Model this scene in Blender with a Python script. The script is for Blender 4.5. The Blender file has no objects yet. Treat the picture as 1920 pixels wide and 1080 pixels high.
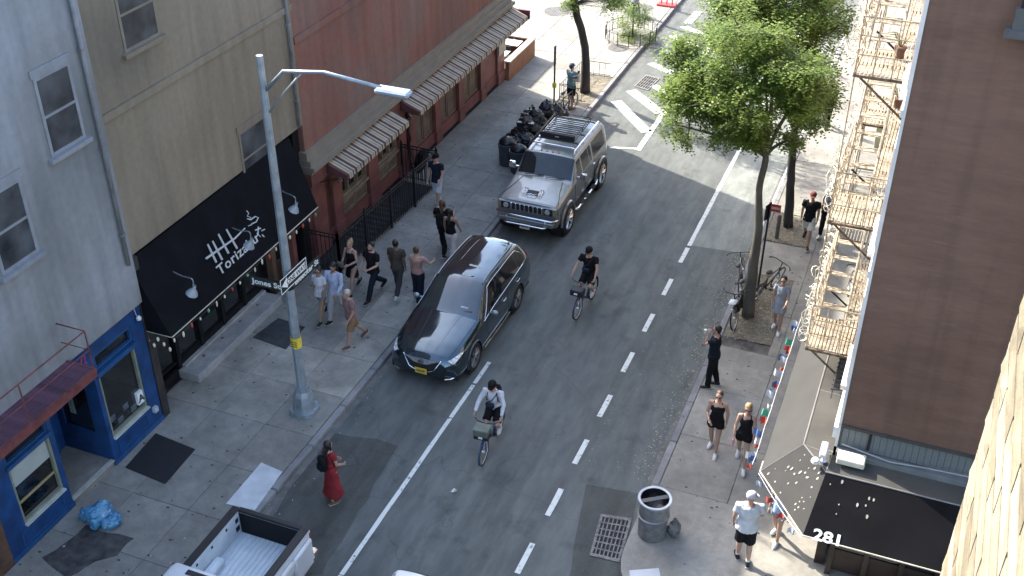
import bpy, bmesh, math, random
from mathutils import Vector, Matrix, noise
random.seed(7)
C = bpy.context.scene.collection
S = bpy.context.scene
R = math.radians
# ------------------------------------------------------------ camera, sky, sun, exposure
CAM_H = 17.0; PITCH = 33.2; YAW = 21.9; FPX = 2119.0
cd = bpy.data.cameras.new('camera'); cam = bpy.data.objects.new('camera', cd); C.objects.link(cam)
cam.location = (0, 0, CAM_H); cam.rotation_euler = (R(90-PITCH), 0, R(YAW))
cd.sensor_width = 36; cd.lens = FPX/1920*36; cd.clip_start = 0.1; cd.clip_end = 3000
S.camera = cam
SUN_EL = 36.0; SUN_DIR = Vector((-0.925, 0.38, 0)).normalized()     # horizontal direction towards the sun
w = bpy.data.worlds.new('World'); S.world = w; w.use_nodes = True
nt = w.node_tree; bg = nt.nodes['Background']; sky = nt.nodes.new('ShaderNodeTexSky'); sky.sky_type = 'NISHITA'
sky.sun_disc = False; sky.sun_elevation = R(SUN_EL); sky.sun_rotation = math.atan2(SUN_DIR.x, SUN_DIR.y)
sky.air_density = 1.0; sky.dust_density = 2.2; sky.ozone_density = 0.7
nt.links.new(sky.outputs[0], bg.inputs[0]); bg.inputs[1].default_value = 0.15
sd = bpy.data.lights.new('sun', 'SUN'); sun = bpy.data.objects.new('sun', sd); C.objects.link(sun)
sd.energy = 2.85; sd.angle = R(0.55); sd.color = (1.0, 0.93, 0.82)
sv = Vector((SUN_DIR.x*math.cos(R(SUN_EL)), SUN_DIR.y*math.cos(R(SUN_EL)), math.sin(R(SUN_EL))))
sun.rotation_euler = sv.to_track_quat('Z', 'Y').to_euler(); sun.location = (-40, 30, 60)
S.view_settings.view_transform = 'Standard'; S.view_settings.look = 'None'
S.view_settings.exposure = 2.35; S.view_settings.gamma = 1; S.view_settings.use_curve_mapping = False
S.render.engine = 'CYCLES'

# ------------------------------------------------------------ measuring helpers (photo survey -> metres)
_p, _a = R(PITCH), R(YAW)
_F = Vector((-math.sin(_a)*math.cos(_p), math.cos(_a)*math.cos(_p), -math.sin(_p)))
_R = Vector((math.cos(_a), math.sin(_a), 0)); _U = _R.cross(_F)
def ray(x, y): return _F*FPX + _R*(x-960) + _U*(540-y)
def G(x, y, z=0.0):
    d = ray(x, y); return Vector((0, 0, CAM_H)) + d*((z-CAM_H)/d.z)
def OX(x, y, X):
    d = ray(x, y); return Vector((0, 0, CAM_H)) + d*(X/d.x)
def OY(x, y, Y):
    d = ray(x, y); return Vector((0, 0, CAM_H)) + d*(Y/d.y)

# ------------------------------------------------------------ materials
MATS = {}
def mat(name, col, rough=0.8, metal=0.0, var=0.12, scale=4.0, bump=0.0, bscale=None, rand=0.0, coat=0.0, detail=4, stretch=None, alpha=1.0, col2=None, spec=0.5, sheen=0):
    if name in MATS: return MATS[name]
    m = bpy.data.materials.new(name); m.use_nodes = True; n = m.node_tree.nodes; l = m.node_tree.links
    b = n['Principled BSDF']; b.inputs['Roughness'].default_value = rough; b.inputs['Metallic'].default_value = metal
    b.inputs['Coat Weight'].default_value = coat; b.inputs['Coat Roughness'].default_value = 0.03
    b.inputs['Specular IOR Level'].default_value = spec
    tc = n.new('ShaderNodeTexCoord'); src = tc.outputs['Object']
    if stretch:
        mp = n.new('ShaderNodeMapping'); mp.inputs['Scale'].default_value = stretch; l.new(src, mp.inputs[0]); src = mp.outputs[0]
    ns = n.new('ShaderNodeTexNoise'); ns.inputs['Scale'].default_value = scale; ns.inputs['Detail'].default_value = detail; l.new(src, ns.inputs['Vector'])
    mx = n.new('ShaderNodeMix'); mx.data_type = 'RGBA'
    c2 = col2 if col2 else tuple(min(1, c*(1+var*1.6)) for c in col)
    c1 = tuple(c*(1-var*1.6) for c in col) if not col2 else col
    mx.inputs[6].default_value = (*c1, 1); mx.inputs[7].default_value = (*c2, 1)
    rp = n.new('ShaderNodeMapRange'); rp.inputs[1].default_value = 0.3; rp.inputs[2].default_value = 0.7; l.new(ns.outputs[0], rp.inputs[0]); l.new(rp.outputs[0], mx.inputs[0])
    out = mx.outputs[2]
    if rand:
        oi = n.new('ShaderNodeObjectInfo'); mr = n.new('ShaderNodeMapRange'); mr.inputs[3].default_value = 1-rand; mr.inputs[4].default_value = 1+rand
        l.new(oi.outputs['Random'], mr.inputs[0]); vm = n.new('ShaderNodeVectorMath'); vm.operation = 'SCALE'
        l.new(out, vm.inputs[0]); l.new(mr.outputs[0], vm.inputs['Scale']); out = vm.outputs[0]
    l.new(out, b.inputs['Base Color'])
    if bump:
        bp = n.new('ShaderNodeBump'); bp.inputs['Strength'].default_value = bump; bp.inputs['Distance'].default_value = 0.02
        n2 = n.new('ShaderNodeTexNoise'); n2.inputs['Scale'].default_value = bscale or scale*6; n2.inputs['Detail'].default_value = 5
        l.new(src, n2.inputs['Vector']); l.new(n2.outputs[0], bp.inputs['Height']); l.new(bp.outputs[0], b.inputs['Normal'])
    if alpha < 1: b.inputs['Alpha'].default_value = alpha
    MATS[name] = m; return m

def nodes(name):
    m = bpy.data.materials.new(name); m.use_nodes = True; MATS[name] = m
    return m, m.node_tree.nodes, m.node_tree.links, m.node_tree.nodes['Principled BSDF']

# ------------------------------------------------------------ mesh builder
class MB:
    def __init__(s): s.v = []; s.f = []; s.mi = []; s.cur = 0
    def face(s, idx): s.f.append(tuple(idx)); s.mi.append(s.cur)
    def poly(s, pts):
        b = len(s.v); s.v += [tuple(p) for p in pts]; s.face(range(b, b+len(pts)))
    def box(s, x0, x1, y0, y1, z0, z1, M=None):
        P = [(x0,y0,z0),(x1,y0,z0),(x1,y1,z0),(x0,y1,z0),(x0,y0,z1),(x1,y0,z1),(x1,y1,z1),(x0,y1,z1)]
        if M is not None: P = [tuple(M @ Vector(p)) for p in P]
        b = len(s.v); s.v += P
        for q in ((0,3,2,1),(4,5,6,7),(0,1,5,4),(1,2,6,5),(2,3,7,6),(3,0,4,7)): s.face([b+i for i in q])
    def bevbox(s, x0, x1, y0, y1, z0, z1, r=0.02, M=None):
        # box whose edges are chamfered by r (24 verts)
        P = []
        for x, sx in ((x0,1),(x1,-1)):
            for y, sy in ((y0,1),(y1,-1)):
                for z, sz in ((z0,1),(z1,-1)):
                    P += [(x, y+sy*r, z+sz*r), (x+sx*r, y, z+sz*r), (x+sx*r, y+sy*r, z)]
        bm = bmesh.new(); vs = [bm.verts.new(p) for p in P]
        r_ = bmesh.ops.convex_hull(bm, input=vs); bm.verts.index_update()
        b = len(s.v); s.v += [tuple(M @ v.co) if M is not None else tuple(v.co) for v in bm.verts]
        for f in bm.faces: s.face([b+v.index for v in f.verts])
        bm.free()
    def tube(s, pts, r, n=8, cap=True, flat=1.0):
        pts = [Vector(p) for p in pts]; rs = r if isinstance(r, (list, tuple)) else [r]*len(pts)
        b = len(s.v); prev = None
        for i, p in enumerate(pts):
            if i == 0: t = pts[1]-p
            elif i == len(pts)-1: t = p-pts[i-1]
            else: t = pts[i+1]-pts[i-1]
            if t.length < 1e-9: t = Vector((0,0,1))
            t.normalize()
            if prev is None:
                up = Vector((0,0,1)) if abs(t.z) < 0.9 else Vector((1,0,0)); u = t.cross(up).normalized()
            else:
                u = (prev - t*prev.dot(t)); u = u.normalized() if u.length > 1e-6 else t.orthogonal().normalized()
            prev = u; v = t.cross(u)
            for k in range(n):
                a = 2*math.pi*k/n; q = p + (u*math.cos(a) + v*math.sin(a)*flat)*rs[i]; s.v.append(tuple(q))
        for i in range(len(pts)-1):
            for k in range(n):
                a0 = b+i*n+k; a1 = b+i*n+(k+1) % n; s.face((a0, a1, a1+n, a0+n))
        if cap:
            s.face([b+k for k in range(n)][::-1]); e = b+(len(pts)-1)*n; s.face([e+k for k in range(n)])
    def lathe(s, prof, n=16, M=None, cap=True):   # prof: (r, z) along local z
        b = len(s.v)
        for r, z in prof:
            for k in range(n):
                a = 2*math.pi*k/n; p = Vector((r*math.cos(a), r*math.sin(a), z)); s.v.append(tuple(M @ p) if M is not None else tuple(p))
        for i in range(len(prof)-1):
            for k in range(n):
                a0 = b+i*n+k; a1 = b+i*n+(k+1) % n; s.face((a0, a1, a1+n, a0+n))
        if cap:
            s.face([b+k for k in range(n)][::-1]); e = b+(len(prof)-1)*n; s.face([e+k for k in range(n)])
    def prism(s, pts, d):   # planar polygon pts extruded along vector d
        b = len(s.v); d = Vector(d); n = len(pts); s.v += [tuple(p) for p in pts]; s.v += [tuple(Vector(p)+d) for p in pts]
        s.face([b+i for i in range(n)][::-1]); s.face([b+n+i for i in range(n)])
        for i in range(n): j = (i+1) % n; s.face((b+i, b+j, b+n+j, b+n+i))
    def blob(s, c, rx, ry, rz, n=8, m=6, jit=0.0, M=None):
        b = len(s.v); c = Vector(c)
        for i in range(m+1):
            ph = math.pi*i/m
            for k in range(n):
                a = 2*math.pi*k/n; q = Vector((rx*math.sin(ph)*math.cos(a), ry*math.sin(ph)*math.sin(a), rz*math.cos(ph)))
                if jit: q *= 1+jit*noise.noise((q+c)*3.1/max(rx, .1))
                if M is not None: q = M @ q
                s.v.append(tuple(q+c))
        for i in range(m):
            for k in range(n):
                a0 = b+i*n+k; a1 = b+i*n+(k+1) % n; s.face((a0, a0+n, a1+n, a1))
    def mesh(s, name, mats, smooth=False):
        me = bpy.data.meshes.new(name); me.from_pydata(s.v, [], s.f)
        for m in (mats if isinstance(mats, (list, tuple)) else [mats]): me.materials.append(m)
        if isinstance(mats, (list, tuple)) and len(mats) > 1: me.polygons.foreach_set('material_index', s.mi)
        if smooth is True: me.polygons.foreach_set('use_smooth', [True]*len(s.f))
        me.update(); return me
    def build(s, name, mats, parent=None, smooth=False, recalc=True, auto=None):
        me = s.mesh(name, mats, smooth)
        if recalc:
            bm = bmesh.new(); bm.from_mesh(me); bmesh.ops.recalc_face_normals(bm, faces=bm.faces); bm.to_mesh(me); bm.free()
        o = bpy.data.objects.new(name, me); C.objects.link(o)
        if parent: o.parent = parent
        if auto:
            me.polygons.foreach_set('use_smooth', [True]*len(me.polygons)); me.set_sharp_from_angle(angle=R(auto))
        return o

def sagged(P0, P1, P2, P3, nu, nv, amp, bays, mb):
    """canvas quad P0-P1 (low edge) P2-P3 (high edge) hanging slightly between its ribs"""
    P0, P1, P2, P3 = map(Vector, (P0, P1, P2, P3)); nn = (P1-P0).cross(P3-P0).normalized(); nn = nn if nn.z < 0 else -nn; idx = {}
    for i in range(nu+1):
        for j in range(nv+1):
            u, v = i/nu, j/nv; p = (P0*(1-u)+P1*u)*(1-v)+(P3*(1-u)+P2*u)*v
            d = amp*abs(math.sin(math.pi*u*bays))*math.sin(math.pi*min(1, v*.92+.04))+amp*.35*noise.noise(p*2.1)*math.sin(math.pi*v)*math.sin(math.pi*min(1,max(0,u)))
            idx[i,j] = len(mb.v); mb.v.append(tuple(p+nn*d))
    for i in range(nu):
        for j in range(nv): mb.face((idx[i,j], idx[i+1,j], idx[i+1,j+1], idx[i,j+1]))
def tag(o, label=None, cat=None, group=None, kind=None):
    if label: o['label'] = label
    if cat: o['category'] = cat
    if group: o['group'] = group
    if kind: o['kind'] = kind
    return o
def empty(name, loc=(0,0,0), rz=0.0, label=None, cat=None, group=None):
    o = bpy.data.objects.new(name, None); C.objects.link(o); o.location = loc; o.rotation_euler = (0, 0, rz)
    o.empty_display_size = 0.2
    return tag(o, label, cat, group)
def struct(o, label=None): o['kind'] = 'structure'; 
def inst(me, name, parent=None, loc=(0,0,0), rot=(0,0,0), sc=(1,1,1)):
    o = bpy.data.objects.new(name, me); C.objects.link(o); o.parent = parent; o.location = loc; o.rotation_euler = rot; o.scale = sc; return o
def kids(o): return [c for c in C.objects if c.parent == o]
CH = {}
def copy_tree(o, parent=None):
    c = o.copy(); C.objects.link(c); c.parent = parent
    for ch in list(o.children): copy_tree(ch, c)
    return c
def B(x0, x1, y0, y1, z0, z1, name, m, parent=None, bev=0.0, M=None):
    b = MB(); (b.bevbox(x0,x1,y0,y1,z0,z1,bev,M) if bev else b.box(x0,x1,y0,y1,z0,z1,M)); return b.build(name, m, parent)
def text(body, name, m, size, M, parent=None, ext=0.004, align='LEFT', squash=1.0, bold=0.0, spacing=1.0):
    cu = bpy.data.curves.new(name, 'FONT'); cu.body = body; cu.size = size; cu.extrude = ext; cu.align_x = align; cu.offset = bold; cu.space_character = spacing; cu.resolution_u = 3
    t = bpy.data.objects.new(name, cu); C.objects.link(t); me = bpy.data.meshes.new_from_object(t); bpy.data.objects.remove(t)
    me.transform(Matrix.Scale(squash, 4, (1,0,0))); me.transform(M); me.materials.clear(); me.materials.append(m)
    o = bpy.data.objects.new(name, me); C.objects.link(o); o.parent = parent; return o
def frame(origin, xdir, ydir):   # matrix whose local x,y go along the given directions (for lettering)
    x = Vector(xdir).normalized(); z = x.cross(Vector(ydir)).normalized(); y = z.cross(x)
    m = Matrix((x, y, z)).transposed().to_4x4(); m.translation = Vector(origin); return m

# common materials
WHITE_PAINT = mat('white_paint', (0.6,0.6,0.58), 0.5, var=.05)
BLACK_METAL = mat('black_metal', (0.009,0.009,0.01), 0.45, var=.2)
DARK = mat('dark_interior', (0.012,0.012,0.013), 0.9, var=.2)
GALV = mat('galvanized_steel', (0.27,0.31,0.335), 0.42, metal=0.35, var=.12, scale=6, bump=.05)
RUBBER = mat('tyre_rubber', (0.008,0.008,0.009), 0.75, var=.2, scale=20)
CHROME = mat('chrome', (0.75,0.76,0.78), 0.12, metal=1.0, var=.03)
# ============================================================ GROUND
KL, KR = -11.35, -3.95      # kerb faces
KH = 0.13
# asphalt
m, n, l, b = nodes('asphalt')
tc = n.new('ShaderNodeTexCoord')
def nz(scale, det=4, st=None, rough=.6):
    q = n.new('ShaderNodeTexNoise'); q.inputs['Scale'].default_value = scale; q.inputs['Detail'].default_value = det; q.inputs['Roughness'].default_value = rough
    if st:
        mp = n.new('ShaderNodeMapping'); mp.inputs['Scale'].default_value = st; l.new(tc.outputs['Object'], mp.inputs[0]); l.new(mp.outputs[0], q.inputs['Vector'])
    else: l.new(tc.outputs['Object'], q.inputs['Vector'])
    return q.outputs[0]
def mr(o, a, b_, c, d):
    q = n.new('ShaderNodeMapRange'); q.inputs[1].default_value = a; q.inputs[2].default_value = b_; q.inputs[3].default_value = c; q.inputs[4].default_value = d; l.new(o, q.inputs[0]); return q.outputs[0]
def mul(a, b_):
    q = n.new('ShaderNodeMath'); q.operation = 'MULTIPLY'; l.new(a, q.inputs[0]); l.new(b_, q.inputs[1]); return q.outputs[0]
def mixc(f, c1, c2):
    q = n.new('ShaderNodeMix'); q.data_type = 'RGBA'; l.new(f, q.inputs[0])
    for k, c in ((6, c1), (7, c2)):
        if isinstance(c, tuple): q.inputs[k].default_value = (*c, 1)
        else: l.new(c, q.inputs[k])
    return q.outputs[2]
def scale_c(c, f):
    q = n.new('ShaderNodeVectorMath'); q.operation = 'SCALE'; l.new(c, q.inputs[0]); l.new(f, q.inputs['Scale']); return q.outputs[0]
def bumpn(h, s, d=.01):
    q = n.new('ShaderNodeBump'); q.inputs['Strength'].default_value = s; q.inputs['Distance'].default_value = d; l.new(h, q.inputs['Height']); l.new(q.outputs[0], b.inputs['Normal'])
def asphalt_graph(base, light):
    col = mixc(mr(nz(.55, 5, (1, .35, 1)), .35, .65, 0, 1), base, light)
    col = scale_c(col, mr(nz(60, 2), .3, .7, .78, 1.22))
    col = scale_c(col, mr(nz(2.2, 5, (1.6, .5, 1)), .4, .62, .86, 1.1))
    col = scale_c(col, mr(nz(.9, 3, (2.2, .12, 1)), .38, .6, .84, 1.06)); col = scale_c(col, mr(nz(1.1, 6), .57, .70, 1, .68)); sp = nz(34, 1); pale = mr(sp, .70, .73, 0, .5)
    col = mixc(pale, col, (.2, .19, .16))
    vo = n.new('ShaderNodeTexVoronoi'); vo.feature = 'DISTANCE_TO_EDGE'; vo.inputs['Scale'].default_value = .22
    wv = n.new('ShaderNodeVectorMath'); wv.operation = 'ADD'; nn = n.new('ShaderNodeTexNoise'); nn.inputs['Scale'].default_value = 1.3; l.new(tc.outputs['Object'], nn.inputs['Vector'])
    l.new(tc.outputs['Object'], wv.inputs[0]); l.new(nn.outputs['Color'], wv.inputs[1]); l.new(wv.outputs[0], vo.inputs['Vector'])
    crack = mr(vo.outputs['Distance'], 0, .004, .78, 1)
    col = scale_c(col, crack)
    l.new(col, b.inputs['Base Color']); bumpn(nz(90, 3), .5, .008)
    b.inputs['Roughness'].default_value = .85; b.inputs['Specular IOR Level'].default_value = .35
asphalt_graph((.094,.103,.099), (.122,.130,.122))
ASPHALT = m
m, n, l, b = nodes('asphalt_patch'); tc = n.new('ShaderNodeTexCoord'); asphalt_graph((.058,.062,.056), (.082,.085,.076)); PATCH = m
m, n, l, b = nodes('bike_lane_surface'); tc = n.new('ShaderNodeTexCoord'); asphalt_graph((.165,.18,.165), (.21,.225,.205)); LANE = m
# concrete
def concrete(name, base, dirt, rand=.12):
    global m, n, l, b, tc
    m, n, l, b = nodes(name); tc = n.new('ShaderNodeTexCoord')
    geo = n.new('ShaderNodeNewGeometry')
    class T: pass
    def nzw(scale, det=4, rough=.6):
        q = n.new('ShaderNodeTexNoise'); q.inputs['Scale'].default_value = scale; q.inputs['Detail'].default_value = det; q.inputs['Roughness'].default_value = rough
        l.new(geo.outputs['Position'], q.inputs['Vector']); return q.outputs[0]
    col = mixc(mr(nzw(.8, 5), .36, .66, 0, 1), dirt, base)
    col = scale_c(col, mr(nzw(4.5, 5), .35, .65, .87, 1.1))
    col = scale_c(col, mr(nzw(50, 2), .3, .7, .88, 1.1))
    vo = n.new('ShaderNodeTexVoronoi'); vo.inputs['Scale'].default_value = 2.6; l.new(geo.outputs['Position'], vo.inputs['Vector'])
    spot = mr(vo.outputs['Distance'], .045, .07, .45, 1)
    col = scale_c(col, spot)
    oi = n.new('ShaderNodeObjectInfo'); col = scale_c(col, mr(oi.outputs['Random'], 0, 1, 1-rand, 1+rand))
    l.new(col, b.inputs['Base Color']); bumpn(nzw(70, 3), .35, .006); b.inputs['Roughness'].default_value = .88
    return m
CONC = concrete('sidewalk_concrete', (.250,.240,.210), (.175,.168,.148))
CONC_OLD = concrete('old_concrete', (.33,.31,.265), (.21,.2,.17))
KERBM = concrete('kerb_concrete', (.24,.24,.235), (.15,.15,.15), .1)
STEP = concrete('step_concrete', (.36,.36,.35), (.24,.24,.235), .05)

g = MB(); g.poly([(-600,-300,-.012),(600,-300,-.012),(600,900,-.012),(-600,900,-.012)]); tag(g.build('ground', mat('far_ground', (.16,.155,.145), .9, scale=.2)), kind='structure')
g = MB(); g.poly([(KL-.06,-30,0),(KR+.06,-30,0),(KR+.06,120,0),(KL-.06,120,0)]); tag(g.build('road', ASPHALT), kind='structure')
# Jones Street carriageway running off to the right
g = MB(); g.poly([(KR+.06,3.2,.0),(40,3.2,.0),(40,14.3,.0),(KR+.06,14.3,.0)]); tag(g.build('side_street', ASPHALT), kind='structure')
def sheet(name, pts, z, m_):
    g = MB(); g.poly([(p[0], p[1], z) for p in pts]); return tag(g.build(name, m_), kind='structure')
# resurfaced patches
def wobble(pts, amp=.05, step=.45):
    out = []
    for i, p in enumerate(pts):
        q = pts[(i+1) % len(pts)]; L = math.dist(p[:2], q[:2]); k = max(1, int(L/step))
        for j in range(k):
            t = j/k; x = p[0]+(q[0]-p[0])*t; y = p[1]+(q[1]-p[1])*t
            d = noise.noise((x*2.3, y*2.3, 5))*amp; out.append((x+d, y+noise.noise((x*2.1, y*1.9, 9))*amp))
    return out
sheet('road_patch', wobble([G(618,812), G(750,832), G(600,1079), G(440,1079)], .12), .004, PATCH)
sheet('road_patch', wobble([G(1098,908), G(1196,925), G(1163,1095), G(1065,1095)], .04), .004, PATCH)

# bike lane surface at the kerb
sheet('bike_lane', [(-5.68,28.15),(-4.0,28.3),(-4.0,46),(-5.68,46)], .004, LANE)
# gutter seams: pale strip beside each kerb
sheet('gutter', [(KL,-20),(KL+.16,-20),(KL+.16,80),(KL,80)], .0082, mat('gutter_dirt', (.16,.155,.14), .95, scale=3, var=.35, col2=(.08,.08,.078)))
sheet('gutter', [(KR-.14,17.9),(KR,17.9),(KR,80),(KR-.14,80)], .0082, MATS['gutter_dirt'])
# worn paint
m, n, l, b = nodes('road_paint'); tc = n.new('ShaderNodeTexCoord'); geo = n.new('ShaderNodeNewGeometry')
q = n.new('ShaderNodeTexNoise'); q.inputs['Scale'].default_value = 9; q.inputs['Detail'].default_value = 6; q.inputs['Roughness'].default_value = .7; l.new(geo.outputs['Position'], q.inputs['Vector'])
wear = mr(q.outputs[0], .36, .43, 0, 1)
l.new(mixc(wear, (.17,.175,.16), (.58,.60,.56)), b.inputs['Base Color']); b.inputs['Roughness'].default_value = .7
PAINT = m
def strip(name, x0, x1, y0, y1, z=.012, seg=.35, amp=.012, parent=None):
    b_ = MB(); k = max(1, int((y1-y0)/seg)); L = []; Rr = []
    for i in range(k+1):
        y = y0+(y1-y0)*i/k; L.append((x0+noise.noise((x0, y*5, 1))*amp, y, z)); Rr.append((x1+noise.noise((x1, y*5, 3))*amp, y, z))
    for i in range(k): b_.poly([L[i], Rr[i], Rr[i+1], L[i+1]])
    return b_
def marking(b_, label, group=None):
    o = b_.build('road_marking', PAINT); o['kind'] = 'structure'; return o
seg = [(9,17.9),(17.94,21.05),(21.12,21.8)]
for y0, y1 in ((9.5,13.2),(13.22,16.2),(16.22,18.4),(18.43,19.75),(19.82,20.75)): marking(strip('a', -9.0, -8.9, y0, y1), '')
for y in (14.0, 15.72, 17.45, 19.2, 21.05, 22.9, 24.75, 26.55): marking(strip('d', -5.80, -5.68, y+.55, y+1.42), '')
marking(strip('w', -5.80, -5.68, 28.1, 47), '')
marking(strip('w', -9.0, -8.82, 33.55, 50), '')
marking(strip('k', -4.02, -3.97, 28.3, 47, .0125), '')
def bar(p, q, wd):
    p = Vector(p); q = Vector(q); d = (q-p); d.z = 0; s = Vector((-d.y, d.x, 0)).normalized()*wd/2
    b_ = MB(); b_.poly([(v.x, v.y, .012) for v in (p-s, q-s, q+s, p+s)]); marking(b_, '')
bar(G(1143,277), G(1192,279), .12)
bar(G(1155,190), G(1213,248), .42); bar(G(1183,170), G(1238,212), .42)
zz = lambda x, y: G(900+x/3.6, y/3.6)
for a_, b_ in (((1150,428),(1300,495)), ((1232,338),(1315,372)), ((1295,240),(1465,325)), ((1368,178),(1530,245)), ((1172,578),(1262,632)), ((1400,160),(1475,80))):
    bar(zz(*a_), zz(*b_), .34)

# kerbs + sidewalks (slabs are separate pieces with recessed joints)
def kerb(x0, x1, ys, name='kerb'):
    root = empty(name); root['kind'] = 'structure'
    me = {}
    y = ys[0]
    while y < ys[1]:
        L = 1.52
        b_ = MB(); b_.bevbox(x0, x1, .004, L-.008, -.05, KH, .018); 
        if 'k' not in me: me['k'] = b_.mesh('kerb_stone', KERBM)
        inst(me['k'], 'kerb_stone', root, (random.uniform(-.004,.004), y, random.uniform(-.004,.003)), (0,0,random.uniform(-.002,.002))); y += L
    return root
kerb(KL-.16, KL, (-2, 62)); 
kerb(KR, KR+.16, (17.9, 62))
slab_me = {}
def slab(parent, x0, x1, y0, y1, m_=None, name='paving_slab', z=KH, gap=.0045):
    m_ = m_ or CONC; key = (round(x1-x0,2), round(y1-y0,2), m_.name)
    if key not in slab_me:
        b_ = MB(); b_.bevbox(gap, x1-x0-gap, gap, y1-y0-gap, -.16, 0, .006); slab_me[key] = b_.mesh('paving_slab', m_)
    o = inst(slab_me[key], name, parent, (x0, y0, z+random.uniform(-.004,.003)), (random.uniform(-.0015,.0015), random.uniform(-.0015,.0015), 0)); return o
JOINT = mat('joint_dirt', (.085,.08,.072), .95, var=.3)
# left sidewalk
sw = empty('sidewalk'); sw['kind'] = 'structure'
B(-15.6, KL-.16, -2, 62, -.1, KH-.03, 'sidewalk_bed', JOINT, sw)
cols = [(-15.55,-14.15),(-14.15,-12.75),(-12.75,KL-.165)]
holes = []   # tree pits / inset slabs (x0,x1,y0,y1)
pit3 = (-12.9, KL-.17, 36.2, 39.0)
pit4 = (-13.3, KL-.5, 43.0, 46.4)
y = 3.0
while y < 60:
    L = 1.5
    for ci, (x0, x1) in enumerate(cols):
        if ci == 2 and (36.2 < y+L/2 < 39.2): continue
        mm = CONC_OLD if (16 < y < 19.5 and ci < 2) or (y > 17 and y < 22 and ci == 2) else CONC
        slab(sw, x0, x1, y, y+L, mm)
    y += L
# plaza beyond the red building
pz = empty('plaza'); pz['kind'] = 'structure'
B(-40, -15.6, 37.3, 62, -.1, KH-.03, 'sidewalk_bed', JOINT, pz)
x = -15.55
while x > -30:
    y = 37.4
    while y < 60: slab(pz, x-2.1, x, y, y+2.2, CONC); y += 2.2
    x -= 2.1
# right sidewalk
sr = empty('sidewalk'); sr['kind'] = 'structure'
B(KR+.16, 1.6, 14.3, 62, -.1, KH-.03, 'sidewalk_bed', JOINT, sr)
y = 17.9; k = 0
while y < 60:
    L = 1.85
    inpit = 24.0 < y+L/2 < 27.3 or 29.2 < y+L/2 < 31.4
    for ci, (x0, x1) in enumerate(((KR+.165,-2.3),(-2.3,-.6),(-.6,1.2))):
        if ci == 0 and inpit: slab(sr, -2.55, x1, y, y+L, CONC); continue
        slab(sr, x0, x1, y, y+L, CONC)
    y += L; k += 1
# corner of the right sidewalk towards Jones Street (kerb curves round)
cb = MB(); arc = []
for i in range(9):
    a = math.pi/2*i/8; arc.append((KR+1.6-1.6*math.cos(a)-.0, 15.9-1.6*math.sin(a)))
pts = [(KR, 17.9)] + arc + [(8, 14.3), (8, 17.9)]
cb.prism([(p[0], p[1], -.05) for p in pts], (0,0,.178)); tag(cb.build('sidewalk_corner', CONC), kind='structure')
# near-left extension of sidewalk in front
g = MB(); g.box(-15.6, KL-.16, -10, 3.0, -.1, KH-.002); tag(g.build('sidewalk_near', CONC), kind='structure')
# white painted slab and pale steel plate, doormats
def plate(name, pts, z, h, m_, label, cat, group=None):
    b_ = MB(); b_.prism([(p[0], p[1], z) for p in pts], (0,0,h)); o = b_.build(name, m_); return tag(o, label, cat, group)
plate('painted_slab', [G(490,868,KH), G(530,885,KH), G(478,957,KH), G(424,945,KH)], KH+.002, .01, mat('pale_slab', (.5,.52,.53), .8, var=.08, scale=3, bump=.1), 'white painted rectangular slab set in the sidewalk behind the pickup', 'paving slab')
plate('painted_slab', [G(1180,1070,KH), G(1235,1066,KH), G(1243,1100,KH), G(1183,1105,KH)], KH+.002, .01, MATS['pale_slab'], 'pale slab on the corner beside the drain grate at the bottom edge', 'paving slab')
MATM = mat('rubber_mat', (.010,.0105,.012), .85, var=.15, scale=30, bump=.3)
plate('door_mat', [G(292,813,KH), G(366,843,KH), G(310,908,KH), G(235,877,KH)], KH+.002, .014, MATM, 'black square mat on the sidewalk in front of the blue shop', 'mat')
plate('cellar_hatch', [G(522,597,KH), G(572,614,KH), G(536,655,KH), G(474,633,KH)], KH+.002, .014, mat('hatch_steel', (.035,.037,.04), .6, var=.25, scale=5, bump=.2), 'black flat mat on the sidewalk beside the long restaurant step', 'mat')
# tree pits soil
SOIL = mat('pit_soil', (.11,.095,.07), .95, var=.5, scale=9, bump=.8, col2=(.2,.175,.13))
for nm, (x0,x1,y0,y1) in (('tree_pit',(-12.75,KL-.17,36.3,38.9)), ('tree_pit',(KR+.17,-2.56,23.9,27.4)), ('tree_pit',(KR+.17,-2.56,29.1,31.4))):
    b_ = MB(); k = 14
    for i in range(k):
        for j in range(k):
            P = []
            for a_, c_ in ((0,0),(1,0),(1,1),(0,1)):
                xx = x0+(x1-x0)*(i+a_)/k; yy = y0+(y1-y0)*(j+c_)/k; P.append((xx, yy, KH-.015+.02*noise.noise((xx*4, yy*4, 0))))
            b_.poly(P)
    tag(b_.build(nm, SOIL), kind='structure')
# leaf litter and debris
lit = MB(); rr = random.Random(3)
def scatter(n_, x0, x1, y0, y1, z, s0=.012, s1=.03):
    for i in range(n_):
        x = rr.uniform(x0, x1); y = rr.uniform(y0, y1); s = rr.uniform(s0, s1); a = rr.uniform(0, 6.3)
        c_, s_ = math.cos(a)*s, math.sin(a)*s; lit.poly([(x-c_, y-s_, z), (x+s_*.5, y-c_*.5, z+.004), (x+c_, y+s_, z+.008), (x-s_*.5, y+c_*.5, z+.004)])
scatter(900, KR-.5, KR-.05, 18, 40, .015); scatter(260, KR-1.6, KR-.3, 18, 34, .015, .01, .022); scatter(700, KR+.2, -2.6, 23.8, 27.4, KH+.02); scatter(200, KR+.2,-1,18,40,KH+.01,.01,.02)
scatter(400, KR+.2, -2.6, 29, 31.5, KH+.02); scatter(260, KL-.2, KL+.5, 9, 45, .015); scatter(200, -15, KL, 9, 36, KH+.01, .008, .018); scatter(500,-12.7,KL-.2,36.3,39,KH+.02)
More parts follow.
